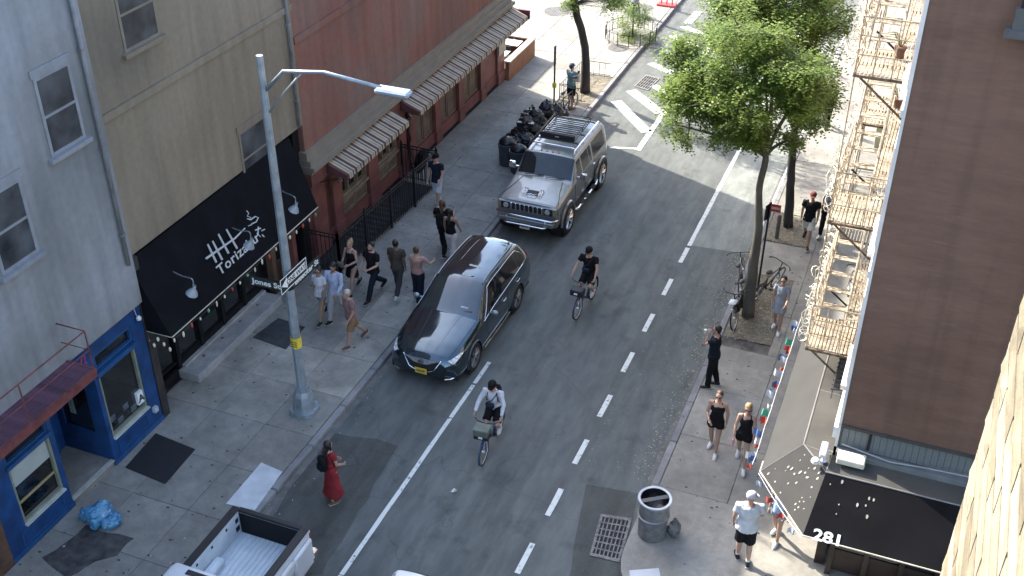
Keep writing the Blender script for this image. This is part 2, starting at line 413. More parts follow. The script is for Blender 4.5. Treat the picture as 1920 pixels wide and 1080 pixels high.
tag(lit.build('leaf_litter', mat('litter', (.22,.2,.12), .9, var=.5, scale=30, col2=(.42,.4,.28)), recalc=False), 'small pale fallen leaves and specks along the kerbs and tree pits', 'leaf litter', kind='stuff')
gum = MB()
for i in range(420):
    if rr.random() < .6: x, y, z = rr.uniform(-15, KL-.2), rr.uniform(9, 36), KH+.0035
    else: x, y, z = rr.uniform(KR+.2, -1), rr.uniform(17, 40), KH+.0035
    r_ = rr.uniform(.015, .04); gum.poly([(x+r_*math.cos(k), y+r_*math.sin(k)*.8, z+.0015) for k in (0,1.05,2.1,3.14,4.2,5.25)])
tag(gum.build('gum_spots', mat('gum', (.045,.045,.045), .8)), 'dark flattened gum spots on both sidewalks', 'gum spots', kind='stuff')
# drain grates
def grate(pts, label, slots=(8,5)):
    root = empty('drain_grate', (0,0,0), 0, label, 'drain grate')
    P = [Vector((p[0], p[1], 0)) for p in pts]
    g_ = MB(); g_.prism([p+Vector((0,0,.006)) for p in P], (0,0,.004)); g_.build('pit_shade_plate', DARK, root)  # thin plate under the bars, dark colour standing for shade in the drain
    def bil(u, v): return (P[0]*(1-u)+P[1]*u)*(1-v) + (P[3]*(1-u)+P[2]*u)*v
    fr = MB(); t = .04
    for u0,u1,v0,v1 in ((-t,1+t,-t,0.03),(-t,1+t,.97,1+t),(-t,.05,.03,.97),(.95,1+t,.03,.97)):
        fr.prism([bil(*q)+Vector((0,0,.012)) for q in ((u0,v0),(u1,v0),(u1,v1),(u0,v1))], (0,0,.012))
    fr.build('frame', IRON, root)
    nu, nv = slots
    for i in range(1, nu):
        u = i/nu; q = MB(); q.prism([bil(u-.022,.03)+Vector((0,0,.012)), bil(u+.022,.03)+Vector((0,0,.012)), bil(u+.022,.97)+Vector((0,0,.012)), bil(u-.022,.97)+Vector((0,0,.012))], (0,0,.009)); q.build('bar', IRON, root)
    for j in range(1, nv):
        v = j/nv; q = MB(); q.prism([bil(.05,v-.014)+Vector((0,0,.0125)), bil(.95,v-.014)+Vector((0,0,.0125)), bil(.95,v+.014)+Vector((0,0,.0125)), bil(.05,v+.014)+Vector((0,0,.0125))], (0,0,.0082)); q.build('cross_bar', IRON, root)
IRON = mat('cast_iron', (.16,.155,.145), .7, metal=.3, var=.3, scale=12, bump=.2)
grate([G(1108,1040), G(1160,1052), G(1182,976), G(1128,968)], 'rusty rectangular storm drain grate by the near right corner kerb', (7,6))
grate([G(1190,162), G(1215,169), G(1236,148), G(1211,142)], 'dark square storm drain grate by the far sunny kerb', (6,4))
# manholes
def manhole(c, r_, z, label):
    root = empty('manhole_cover', (c[0], c[1], z), 0, label, 'manhole cover', 'round manhole covers in the sunny sidewalk')
    q = MB(); q.lathe([(r_,0.001),(r_,.008),(r_*.9,.008),(r_*.9,.004)], 28); q.build('ring', IRON, root)
    q = MB(); q.lathe([(r_*.89,.001),(r_*.89,.010)], 28); q.build('lid', mat('lid_iron', (.1,.1,.095), .7, metal=.3, var=.4, scale=14, bump=.4), root)
    q = MB()
    for i in range(-4, 5):
        x = i*r_*.19; h = math.sqrt(max(0, (r_*.85)**2-x*x)); q.box(x-.012, x+.012, -h, h, .010, .016)
        q.box(-h, h, x-.012, x+.012, .0102, .0155)
    q.build('ribs', IRON, root)
manhole(G(1158,90,KH), .42, KH+.003, 'round iron manhole cover between the sapling guard and the curving tree')
manhole(G(1045,21,KH), .62, KH+.003, 'larger round manhole cover in the plaza near the top edge')
manhole(G(1207,14,KH), .45, KH+.003, 'round cover next to the lamp base by the top edge')
# ============================================================ BUILDINGS, LEFT SIDE
ROOF = 13.3
def wallmat(name, cols, scale=.35, bump=.15, rough=.9):
    """weathered render: three soft colours drifting across the wall"""
    global m, n, l, b, tc
    m, n, l, b = nodes(name); tc = n.new('ShaderNodeTexCoord'); geo = n.new('ShaderNodeNewGeometry')
    q = n.new('ShaderNodeTexNoise'); q.inputs['Scale'].default_value = scale; q.inputs['Detail'].default_value = 1.5; l.new(geo.outputs['Position'], q.inputs['Vector'])
    rp = n.new('ShaderNodeValToRGB'); l.new(q.outputs[0], rp.inputs[0]); e = rp.color_ramp.elements
    e[0].position = .3; e[0].color = (*cols[0], 1); e[1].position = .7; e[1].color = (*cols[-1], 1)
    for i, c in enumerate(cols[1:-1]): k = rp.color_ramp.elements.new(.3+.4*(i+1)/(len(cols)-1)); k.color = (*c, 1)
    q2 = n.new('ShaderNodeTexNoise'); q2.inputs['Scale'].default_value = 7; q2.inputs['Detail'].default_value = 6; l.new(geo.outputs['Position'], q2.inputs['Vector'])
    q3 = n.new('ShaderNodeTexNoise'); q3.inputs['Scale'].default_value = 1.6; q3.inputs['Detail'].default_value = 6; k3 = n.new('ShaderNodeMapping'); k3.inputs['Scale'].default_value = (1,2.2,.16); l.new(geo.outputs['Position'], k3.inputs[0]); l.new(k3.outputs[0], q3.inputs['Vector'])
    l.new(scale_c(scale_c(rp.outputs[0], mr(q2.outputs[0], .3, .7, .93, 1.07)), mr(q3.outputs[0], .36, .66, 1.07, .84)), b.inputs['Base Color']); b.inputs['Roughness'].default_value = rough
    bumpn(q2.outputs[0], bump, .01); return m
BLUE = mat('blue_paint', (.007,.045,.15), .5, var=.22, scale=3, bump=.08)
BLUE_L = mat('blue_paint_trim', (.012,.065,.18), .45, var=.12, scale=4)
GLASS = mat('dark_glass', (.009,.010,.011), .06, var=.4, scale=1.2, spec=.7, coat=.2)
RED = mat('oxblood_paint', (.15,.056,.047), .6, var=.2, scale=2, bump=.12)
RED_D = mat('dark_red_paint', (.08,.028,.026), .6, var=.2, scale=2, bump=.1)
TAN = mat('tan_woodwork', (.19,.155,.105), .6, var=.15, scale=3, bump=.1)
TAN_D = mat('brown_panel', (.115,.085,.06), .6, var=.2, scale=3, bump=.1)
BLK = mat('black_paint', (.006,.0065,.008), .6, spec=.25, var=.2, scale=4)
CANVAS_K = mat('black_canvas', (.0045,.005,.007), .9, spec=.12, var=.2, scale=2, bump=.05)
WOOD = mat('brown_post', (.09,.055,.035), .6, var=.3, scale=5, stretch=(1,1,.2))

# ---- block A : blue shop with pale grey upper storeys
XA = -15.05
A = empty('blue_shop_building', (XA, 13, 0), 0, 'blue painted shop front with two windows under pale grey upper floors at the left edge', 'building')
def PB(name, m_, parent, *bx, bev=0):   # part from world-space box(es) under a parent at its own location
    left = list(bx); out = None
    while left:      # boxes that touch make one piece, separate ones become pieces of their own
        grp = [left.pop(0)]; grew = True
        while grew:
            grew = False
            for q in list(left):
                if any(all(q[2*k] <= g_[2*k+1]+.004 and q[2*k+1] >= g_[2*k]-.004 for k in range(3)) for g_ in grp): grp.append(q); left.remove(q); grew = True
        b_ = MB()
        for q in grp: (b_.bevbox(*q, bev) if bev else b_.box(*q))
        o_ = world_parent(b_.build(name, m_), parent); out = out or o_
    return out
def wm(o): return (wm(o.parent) @ o.matrix_parent_inverse if o.parent else Matrix()) @ o.matrix_basis
def world_parent(o, parent): o.parent = parent; o.matrix_parent_inverse = wm(parent).inverted(); return o
A0 = 10.95; A1 = 15.78
PB('upper_wall', wallmat('pale_grey_render', [(.15,.16,.16),(.21,.22,.225),(.27,.29,.32)], .32), A, (-25, XA+.12, A0, A1, 3.42, ROOF))
PB('base_wall', BLUE, A, (XA-.35, XA, 14.08, A1, KH-.05, .76), (XA-.35, XA, A0, 12.72, KH-.05, .70))
PB('head_wall', BLUE, A, (XA-.35, XA, 12.72, A1, 3.02, 3.42), (XA-.35, XA, A0, 12.72, 2.55, 3.42), (XA-.35, XA, 12.72, 14.08, 2.6, 3.02))
PB('pier', BLUE, A, (XA-.35, XA, 15.40, A1, .76, 3.02)); PB('pier', BLUE, A, (XA-.35, XA, 14.08, 14.20, .76, 3.02)); PB('pier', BLUE, A, (XA-.35, XA, 12.60, 12.72, .70, 2.55)); PB('pier', BLUE, A, (XA-.35, XA, A0, 11.46, .70, 2.55))
PB('skirting', BLUE_L, A, (XA, XA+.03, 14.06, A1+.01, KH, .26), (XA, XA+.03, A0, 12.74, KH, .24))
for (y0, y1, z0, z1) in ((14.30,15.30,.22+.1,.68), (11.3,12.5,.28,.62)):
    PB('raised_panel', BLUE_L, A, (XA, XA+.018, y0, y1, z0, z0+.03), (XA, XA+.018, y0, y1, z1-.03, z1), (XA, XA+.0175, y0, y0+.03, z0+.03, z1-.03), (XA, XA+.0175, y1-.03, y1, z0+.03, z1-.03))
PB('transom_bar', BLUE_L, A, (XA-.3, XA+.05, 14.16, 15.44, 2.47, 2.58)); PB('transom_bar', BLUE_L, A, (XA-.3, XA+.05, 11.42, 12.64, 2.17, 2.26))
PB('ledge', mat('pale_ledge', (.42,.44,.40), .6, var=.1), A, (XA-.1, XA+.06, 14.2, 15.4, .762, .80)); PB('ledge', MATS['pale_ledge'], A, (XA-.1, XA+.06, 11.46, 12.6, .702, .74))
def window(par, y0, y1, z0, z1, X, fr=.05, m_=None, muntins=(), depth=.12, pane=None):
    w_ = PB('window', m_ or BLUE_L, par, (X-depth, X-.02, y0, y0+fr, z0, z1), (X-depth, X-.02, y1-fr, y1, z0, z1), (X-depth, X-.02, y0+fr, y1-fr, z0, z0+fr), (X-depth, X-.02, y0+fr, y1-fr, z1-fr, z1))
    ys = [y0+fr] + [y0+(y1-y0)*t for t in muntins] + [y1-fr]
    for t in muntins: pass
    for i in range(len(ys)-1):
        p_ = MB(); p_.box(X-depth+.02, X-depth+.03, ys[i]+(.02 if i else 0), ys[i+1]-(.02 if i < len(ys)-2 else 0), z0+fr, z1-fr); p_ = p_.build('pane', pane or GLASS); world_parent(p_, w_)
        if i: q = MB(); q.box(X-depth, X-.03, ys[i]-.02, ys[i]+.02, z0+fr, z1-fr); world_parent(q.build('glazing_bar', m_ or BLUE_L), w_)
    return w_
SASH = mat('olive_sash', (.2,.22,.17), .5, var=.1)
w2 = window(A, 14.20, 15.40, .80, 2.47, XA, .06, SASH); window(A, 14.20, 15.40, 2.62, 3.0, XA, .05, BLUE_L)
w1 = window(A, 11.46, 12.60, .74, 2.17, XA, .06, SASH); window(A, 11.46, 12.60, 2.27, 2.53, XA, .04, BLUE_L)
bl = PB('roller_blind', mat('pale_blind', (.33,.37,.355), .8, var=.05), A, (XA-.095, XA-.092+.02, 11.53, 12.53, 1.62, 2.10))
PB('shelf', mat('shelf_wood', (.3,.25,.13), .6), A, (XA-.088, XA-.07, 11.53, 12.53, 1.18, 1.24))
PB('display_tile', mat('display_tiles', (.1,.12,.14), .5, var=.8, scale=5, col2=(.035,.05,.07)), A, *[(XA-.088, XA-.084, 14.3+i*.22, 14.48+i*.22, .9+j*.2, 1.06+j*.2) for i in range(4) for j in range(2) if (i+j) % 2])
# doorway recess
PB('recess_floor', CONC, A, (-16.4, XA-.02, 12.72, 14.08, KH-.06, KH+.12)); PB('door_sill', mat('sill_stone', (.33,.33,.3), .8), A, (XA-.10, XA+.01, 12.74, 14.07, KH+.121, KH+.15))
PB('recess_back', BLUE, A, (-16.5, -16.38, 12.5, 14.3, 0, 3.0)); PB('recess_side', BLUE, A, (-16.38, XA-.35, 14.08, 14.2, 0, .95), (-16.38, XA-.35, 14.08, 14.2, 2.6, 3.0), (-16.38, -16.2, 14.08, 14.2, .95, 2.6), (-16.38, XA-.35, 12.6, 12.72, 0, 3.0))
PB('side_pane', GLASS, A, (-16.2, XA-.35, 14.12, 14.16, .95, 2.6))
dr = PB('door', BLUE_L, A, (-16.38, -16.33, 12.8, 12.92, .16, 2.5), (-16.38, -16.33, 13.75, 13.87, .16, 2.5), (-16.38, -16.33, 12.92, 13.75, .16, .9), (-16.38, -16.33, 12.92, 13.75, 2.38, 2.5))
world_parent(B(-16.365, -16.355, 12.92, 13.75, .9, 2.38, 'pane', GLASS), dr); world_parent(B(-16.33, -16.27, 13.66, 13.7, 1.1, 1.35, 'handle', CHROME), dr)
PB('notice', mat('notice_print', (.32,.38,.37), .7, var=.5, scale=14, col2=(.12,.16,.17)), A, (-16.354, -16.35, 13.1, 13.5, 1.3, 2.1), (-16.0, -15.85, 14.112, 14.118, 1.3, 1.75))
gc = PB('grade_card', mat('card_white', (.72,.74,.75), .6, var=.02), A, (XA-.085, XA-.01, 15.16, 15.34, .98, 1.30))
world_parent(text('A', 'letter', mat('print_ink', (.03,.035,.04), .7), .27, frame((XA-.006, 15.17, 1.04), (0,1,0), (0,0,1)), bold=.006), gc)
PB('meter_box', mat('box_grey', (.4,.43,.47), .5), A, (XA, XA+.08, 15.5, 15.62, .52, .66))
# dome camera with its cable
dc = empty('dome_camera', (XA+.02, 15.62, 3.05), 0, 'small white dome security camera high on the blue pier', 'camera')
q = MB(); q.lathe([(.03,0),(.055,0),(.06,.05),(.03,.09),(.012,.1)], 12, Matrix.Translation((.06,0,0))); q.build('housing', WHITE_PAINT, dc, auto=40)
q = MB(); q.blob((.06,0,-.005), .045, .045, .045, 10, 6); q.build('dome', GLASS, dc, smooth=True)
q = MB(); q.tube([(.01,0,.08),(.0,-.02,.25),(.01,-.02,.42),(.02,-.08,.47)], .008, 5); q.build('cable', WHITE_PAINT, dc)
# dark building beyond the frame on the near left
N = empty('brown_building', (-15.1, 8, 0), 0, 'brown fronted building cut off by the left frame edge before the blue shop', 'building')
PB('wall', mat('brown_front', (.09,.05,.03), .7, var=.3), N, (-25, -15.02, -4, A0-.003, 0, 3.42)); PB('upper_wall', MATS['pale_grey_render'], N, (-25, XA+.10, -4, A0-.003, 3.423, ROOF))
# red balcony of the fire escape over the blue shop
fe = empty('red_balcony', (XA, 11, 3.45), 0, 'rusty red slatted fire escape balcony above the blue shop', 'fire escape')
REDM = mat('red_oxide_paint', (.13,.038,.036), .6, var=.25, scale=6, bump=.1)
world_parent(B(-14.27, -14.22, 8.0, 13.42, 3.30, 3.50, 'fascia', REDM), fe); world_parent(B(XA+.1, -14.27, 13.37, 13.42, 3.32, 3.50, 'end_beam', REDM), fe); world_parent(B(XA+.1, -14.27, 11.6, 11.68, 3.30, 3.44, 'cross_beam', REDM), fe)
sm = MB(); sm.box(-.024, .024, 8.0, 13.37, 0, .03); sm = sm.mesh('slat', mat('slat_purple', (.1,.045,.07), .6, var=.3))
for i in range(11):
    o = inst(sm, 'slat', None, (XA+.14+i*.062, 0, 3.46)); world_parent(o, fe)
for y in (9.0, 11.6, 13.39):
    q = MB(); q.tube([(-14.25,y,3.5),(-14.25,y,4.4)], .016, 6); world_parent(q.build('rail_post', REDM), fe)
q = MB(); q.tube([(-14.25,8,4.4),(-14.25,13.39,4.4),(XA+.12,13.39,4.4)], .016, 6); world_parent(q.build('handrail', REDM), fe)
q = MB(); q.tube([(-14.25,8,3.95),(-14.25,13.39,3.95),(XA+.12,13.39,3.95)], .012, 6); world_parent(q.build('midrail', REDM), fe)
ne = MB(); ne.tube([(0,0,.12),(0,.05,.25),(0,.12,.12),(0,.12,0),(0,.2,.1),(0,.26,.25),(0,.33,.2),(0,.3,.05),(0,.36,0)], .01, 5)
tag(ne.build('neon_scribble', mat('neon_tube', (.5,.05,.1), .4)), 'small red neon scribble on the blue fascia by the balcony end', 'neon sign').location = (XA+.14, 13.52, 3.1)

# ---- block B : restaurant with black awning
XB = -15.62; B0 = 15.80; B1 = 23.02
Bd = empty('tan_building', (XB, 19, 0), 0, 'tan and grey building with the long black restaurant awning and dark glazed front', 'building')
PB('upper_wall', wallmat('tan_render', [(.135,.118,.088),(.20,.168,.118),(.225,.195,.145)], .3), Bd, (-25, -15.14, B0, B1, 4.42, 10.8))
PB('back_wall', DARK, Bd, (-25, XB-.45, B0, B1, 0, 4.42)); PB('head', BLK, Bd, (XB-.45, XB, B0, B1, 2.75, 4.42))
PB('end_pier', mat('pier_dark', (.03,.028,.027), .6, var=.3), Bd, (XB-.4, XA+.02, B0, B0+.22, 0, 4.42)); PB('end_pier', BLK, Bd, (XB-.4, -15.32, B1-.28, B1, 0, 4.42))
PB('wood_post', WOOD, Bd, (XB-.05, XB+.10, 16.28, 16.42, KH, 2.75)); PB('wood_post', WOOD, Bd, (XB-.02, XB+.22, 21.25, 21.45, KH, 2.75)); PB('red_post', RED, Bd, (XB-.02, XB+.25, 22.25, 22.42, KH, 2.75))
PB('base_rail', BLK, Bd, (XB-.08, XB, 17.4, 21.2, KH+.22, .55)); PB('base_rail', BLK, Bd, (XB-.08, XB, 16.42, 17.2, KH, .4))
ys = [16.44, 17.30, 18.25, 19.2, 20.15, 21.2]
for i in range(5):
    PB('mullion', BLK, Bd, (XB-.1, XB+.03, ys[i+1]-.06, ys[i+1]+.06, KH, 2.75))
    p_ = PB('window', BLK, Bd, (XB-.09, XB-.01, ys[i]+.07, ys[i+1]-.07, 2.55, 2.75), (XB-.09, XB-.01, ys[i]+.07, ys[i+1]-.07, .55, .60))
    world_parent(B(XB-.07, XB-.06, ys[i]+.06, ys[i+1]-.06, .60, 2.55, 'pane', GLASS), p_)
d2 = PB('door', mat('dark_wood_door', (.05,.025,.018), .5, var=.3), Bd, (XB-.09, XB-.03, 21.5, 21.6, KH, 2.5), (XB-.09, XB-.03, 22.12, 22.22, KH, 2.5), (XB-.09, XB-.03, 21.6, 22.12, KH, .8), (XB-.09, XB-.03, 21.6, 22.12, 2.35, 2.5), (XB-.09, XB-.03, 21.6, 22.12, 1.45, 1.55))
world_parent(B(XB-.07, XB-.06, 21.6, 22.12, .8, 2.35, 'pane', GLASS), d2)
PB('side_panel', BLK, Bd, (XB-.09, XB-.03, 22.42, B1-.28, KH, 2.75))
# concrete step
st = empty('entrance_step', (-15.3, 19, KH), 0, 'long pale concrete step along the dark restaurant front', 'step')
world_parent(B(-15.62, -15.02, 17.2, 20.95, KH, KH+.24, 'step_block', STEP, bev=.015), st); world_parent(B(-15.62, -15.5, 17.35, 20.95, KH+.24, KH+.30, 'upstand', STEP, bev=.01), st)
for y in (17.9, 18.7, 19.5, 20.3): world_parent(B(-15.4, -15.35, y, y+.05, KH+.24, KH+.265, 'bolt', IRON), st)
# awning B
AL = Vector((-14.42, 15.88, 2.55)); AR = Vector((-14.42, 22.2, 2.55)); AT = 4.38; AXT = -15.13
aw = empty('black_awning', (-15.1, 19, 2.6), 0, 'long black canvas awning with white restaurant lettering and a skewer logo', 'awning')
q = MB(); sagged((AL.x,AL.y,2.55),(AR.x,22.2,2.55),(AXT,22.3,AT),(AXT,B0,AT),60,12,.035,5,q); q.poly([(AXT,B0,AT),(AL.x,AL.y,2.55),(-15.3,B0,2.62)]); q.poly([(AXT,22.3,AT),(-15.3,22.25,2.62),(AR.x,22.2,2.55)]); q.poly([(-15.3,B0,2.62),(AL.x,AL.y,2.55),(AR.x,22.2,2.55),(-15.3,22.25,2.62)])
world_parent(q.build('canvas', CANVAS_K, auto=35), aw)
q = MB(); q.tube([(-15.3,B0+.02,2.6),(AL.x+.01,AL.y,2.545),(AR.x+.01,AR.y,2.545)], .014, 6); world_parent(q.build('edge_piping', mat('piping_cream', (.45,.42,.33), .6)), aw)
# lettering lies on the sloping canvas
du = Vector((0,1,0)); dv = (Vector((AXT,0,AT))-Vector((AL.x,0,2.55))).normalized(); nrm = du.cross(dv); nrm = nrm if nrm.x > 0 else -nrm
def on_awn(px, py):
    d = ray(px, py); o0 = Vector((0,0,CAM_H)); P0 = Vector((AL.x,0,2.55)); t = (P0-o0).dot(nrm)/d.dot(nrm); return o0+d*t+nrm*.006
T0 = on_awn(412, 517); T1 = on_awn(484, 452)
SIGNW = mat('sign_white', (.45,.47,.46), .6, var=.03)
fm = frame(T0, (T1-T0), dv); tt = text('Torizaku', 'lettering', SIGNW, .33, fm, bold=.004, squash=1.0, spacing=1.08)
ww = max(v.co.y for v in tt.data.vertices)-min(v.co.y for v in tt.data.vertices)
want = (T1-T0).length; 
bpy.data.objects.remove(tt); tt = text('Torizaku', 'lettering', SIGNW, .33, fm, bold=.004, squash=want/ww, spacing=1.08); world_parent(tt, aw)
def stroke(b_, pts, wd, px=True):
    P = [on_awn(*p) if px else p for p in pts]
    b_.tube([p for p in P], [wd*.5]*len(P) if not isinstance(wd, list) else [w_*.5 for w_ in wd], 6, flat=.9)
q = MB(); stroke(q, [(386,485),(440,447),(459,428)], [.06,.05,.035])
for a_, c_ in (((389,458),(405,492)), ((398,452),(416,487)), ((409,439),(428,475)), ((424,430),(444,466))): stroke(q, [a_, c_], [.05,.06])
world_parent(q.build('skewer_logo', SIGNW), aw)
q = MB(); stroke(q, [(462,395),(466,400),(463,405),(470,408),(466,412)], .03); stroke(q, [(463,410),(470,412),(478,406),(484,408),(480,416),(471,420)], .035); stroke(q, [(465,424),(472,421)], .025)
stroke(q, [(478,432),(488,428)], .04); stroke(q, [(484,425),(483,440),(478,447)], .035); stroke(q, [(481,437),(488,444)], .03); stroke(q, [(490,433),(496,430)], .03); stroke(q, [(491,440),(495,444)], .035)
world_parent(q.build('brush_characters', SIGNW), aw)
# string lights / pennants on the awning edge
sl = empty('awning_string_lights', (AL.x, AL.y, 2.5), 0, 'string of small bulbs and paper charms hanging along the black awning edge', 'string lights')
BULB = mat('bulb_cream', (.7,.66,.5), .4); BULBR = mat('charm_red', (.5,.06,.04), .5); BULBG = mat('charm_green', (.12,.3,.12), .5)
pts = []
for i in range(60):
    t = i/59; y = AL.y+.05+(AR.y-AL.y)*t; pts.append((AL.x+.02, y, 2.50-.05*abs(math.sin(t*math.pi*9))))
q = MB(); q.tube(pts, .006, 4); world_parent(q.build('wire', BLACK_METAL), sl)
for i in range(20):
    k = int(i*59/19.5); p = pts[k]; q = MB(); r_ = rr.uniform(.022,.04); q.blob((p[0], p[1], p[2]-.06), r_, r_, rr.uniform(.04,.09), 7, 5); world_parent(q.build('bulb', [BULB,BULB,BULBR,BULB,BULBG][i % 5], smooth=True), sl)
for i in range(6):
    q = MB(); q.blob((-15.2+i*.14, B0+.05, 2.42-.1*(i % 3)), .035, .03, .06, 7, 5); world_parent(q.build('bulb', BULB, smooth=True), sl)
# gooseneck lamps
def goose(px, py, ax, ay, label):
    hd = OX(px, py, -14.0); root = empty('gooseneck_lamp', hd, 0, label, 'lamp', 'gooseneck lamps over the black awning')
    st_ = OX(ax, ay, -15.0) - hd
    q = MB(); P = [st_, st_*.55+Vector((.06,0,.10)), Vector((-.02,.02,.30)), Vector((.03,.02,.22)), Vector((.02,0,.1))]
    pts = []
    for i in range(len(P)-1):
        for t in (0,.25,.5,.75): 
            p0 = P[max(i-1,0)]; p1 = P[i]; p2 = P[i+1]; p3 = P[min(i+2, len(P)-1)]
            pts.append(.5*((2*p1)+(-p0+p2)*t+(2*p0-5*p1+4*p2-p3)*t*t+(-p0+3*p1-3*p2+p3)*t**3))
    pts.append(P[-1]); q.tube(pts, .014, 7); q.build('arm', GALV, root, smooth=True)
    mt = Matrix.Rotation(R(-8), 4, 'X') @ Matrix.Rotation(R(25), 4, 'Y')
    q = MB(); q.lathe([(.028,.16),(.035,.08),(.05,.05),(.10,-.02),(.135,-.1),(.13,-.1),(.09,-.02),(.03,.03)], 18, mt, cap=False); q.build('shade', mat('enamel_grey', (.27,.30,.32), .35, var=.05), root, auto=60)
    q = MB(); q.blob((0,0,-.04), .04, .04, .055, 10, 8); q.build('bulb', BULB, root, smooth=True)
goose(362, 545, 318, 506, 'gooseneck lamp nearest the blue shop, left end of the black awning')
goose(469, 456, 428, 424, 'gooseneck lamp in front of the white awning lettering')
goose(553, 389, 515, 350, 'gooseneck lamp at the right end of the black awning beside the steel pole')

# ---- block C : red restaurant
XC = -15.30; C0 = 23.05; C1 = 37.15; CT = 35.65
Cd = empty('red_restaurant_building', (XC, 30, 0), 0, 'dark red restaurant building with striped awnings and a tan cornice', 'building')
PB('upper_wall', wallmat('brown_render', [(.115,.078,.064),(.19,.085,.062),(.17,.12,.10)], .28), Cd, (-25, XC+.12, C0, CT, 3.62, 11.1), (-25, XC+.12, CT, C1, 3.62, 4.0))
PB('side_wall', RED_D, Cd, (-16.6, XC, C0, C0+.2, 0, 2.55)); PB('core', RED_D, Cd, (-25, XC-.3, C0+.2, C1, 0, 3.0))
PB('plinth', BLK, Cd, (XC-.1, XC+.04, C0, C1, KH-.05, KH+.10))
PB('base_wall', RED, Cd, (XC-.3, XC, C0+.2, C1, 0, .62))
PB('fascia', RED, Cd, (-25, XC+.30, C0-.12, C1+.05, 2.62, 3.02)); 
PB('cornice', mat('cornice_tan', (.19,.165,.125), .8, var=.06, scale=2, bump=.08), Cd, (-25, XC+.36, C0-.14, C1+.08, 3.02, 3.12), (-25, XC+.45, C0-.16, C1+.1, 3.12, 3.24), (-25, XC+.33, C0-.12, C1+.06, 3.24, 3.40), (-25, XC+.22, C0-.1, C1+.04, 3.40, 3.62))
def pil(y0, y1, m_=None): PB('pilaster', m_ or RED, Cd, (XC-.3, XC+.06, y0, y1, .62, 2.62), (XC-.3, XC+.10, y0-.02, y1+.02, .2, .62))
yy = lambda px, py: OX(px, py, XC).y
for y0, y1 in ((C0+.2, C0+.9), (24.35,24.85), (26.45,27.05), (28.45,28.95), (29.15,29.6)): pil(y0, y1)
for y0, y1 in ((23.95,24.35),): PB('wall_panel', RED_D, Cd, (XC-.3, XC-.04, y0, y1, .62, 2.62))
for y0, y1 in ((24.85,26.45),(27.05,28.45)):
    PB('dado', TAN_D, Cd, (XC-.3, XC-.05, y0, y1, .62, 1.14)); 
    k = 2; dx = (y1-y0-.12)/k
    for i in range(k):
        a_ = y0+.06+i*dx; PB('dado_moulding', TAN, Cd, (XC-.05, XC-.02, a_+.04, a_+dx-.04, .70, .74), (XC-.05, XC-.02, a_+.04, a_+dx-.04, 1.02, 1.06), (XC-.05, XC-.021, a_+.04, a_+.08, .74, 1.02), (XC-.05, XC-.021, a_+dx-.08, a_+dx-.04, .74, 1.02))
    PB('sill', TAN, Cd, (XC-.3, XC+.04, y0, y1, 1.14, 1.22))
    window(Cd, y0, y1, 1.22, 2.62, XC-.02, .07, TAN, (.333,.667), .18)
bays = [(29.65,31.1),(31.55,33.0),(33.45,34.9)]
prev = 29.6
for y0, y1 in bays:
    PB('recess_panel', TAN_D, Cd, (XC-.3, XC-.08, y0, y1, .62, 1.95)); PB('pane_band', GLASS, Cd, (XC-.3, XC-.12, y0, y1, 1.95, 2.62))
    mid = (y0+y1)/2
    for a_, c_ in ((y0+.04, mid-.02), (mid+.02, y1-.04)):
        PB('shutter', TAN_D, Cd, (XC-.08, XC-.055, a_, c_, .66, .74), (XC-.08, XC-.055, a_, c_, 1.84, 1.92), (XC-.08, XC-.056, a_, a_+.08, .74, 1.84), (XC-.08, XC-.056, c_-.08, c_, .74, 1.84))
    pil(y1+.02, y1+.43)
pil(36.5, C1)
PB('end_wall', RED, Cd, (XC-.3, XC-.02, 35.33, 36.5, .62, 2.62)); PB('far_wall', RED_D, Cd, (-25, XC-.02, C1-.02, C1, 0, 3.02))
PB('menu_board', mat('menu_cream', (.34,.32,.27), .6, var=.15, scale=8), Cd, (XC+.06, XC+.14, 36.45, 37.1, 1.35, 2.25))
# twisted dark column between the two awnings
q = MB(); pts = [(XC+.12+.03*math.cos(i*1.1), 29.05+.03*math.sin(i*1.1), .3+i*.09) for i in range(26)]; q.tube(pts, .04, 6); world_parent(q.build('twisted_column', mat('column_dark', (.035,.02,.02), .5)), Cd)
# star lanterns
def star(px, py, label):
    p = OX(px, py, XC+.2); root = empty('star_lantern', p, 0, label, 'lantern', 'small star lanterns on the red facade')
    q = MB(); q.blob((0,0,0), .075, .075, .10, 8, 6); q.build('glass', mat('lantern_glass', (.12,.07,.08), .15), root)
    q = MB()
    for k in range(8):
        a = k*math.pi/4; q.tube([(.03*math.cos(a), .03*math.sin(a), .02), (.11*math.cos(a), .11*math.sin(a), .05*(-1)**k)], [.02,.004], 4)
    q.lathe([(.05,.1),(.02,.15),(.01,.2)], 8); q.tube([(0,0,.14),(-.08,0,.2),(-.18,0,.2)], .012, 5); q.build('metalwork', mat('pewter', (.3,.28,.28), .3, metal=.6), root)
for px, py, lb in ((636,338,'star lantern on the first red pilaster, nearest the fence corner'),(769,222,'star lantern on the twisted column between the awnings'),(789,208,'star lantern just right of the twisted column'),(845,161,'star lantern above the middle brown panel'),(890,118,'star lantern above the farthest brown panel')): star(px, py, lb)
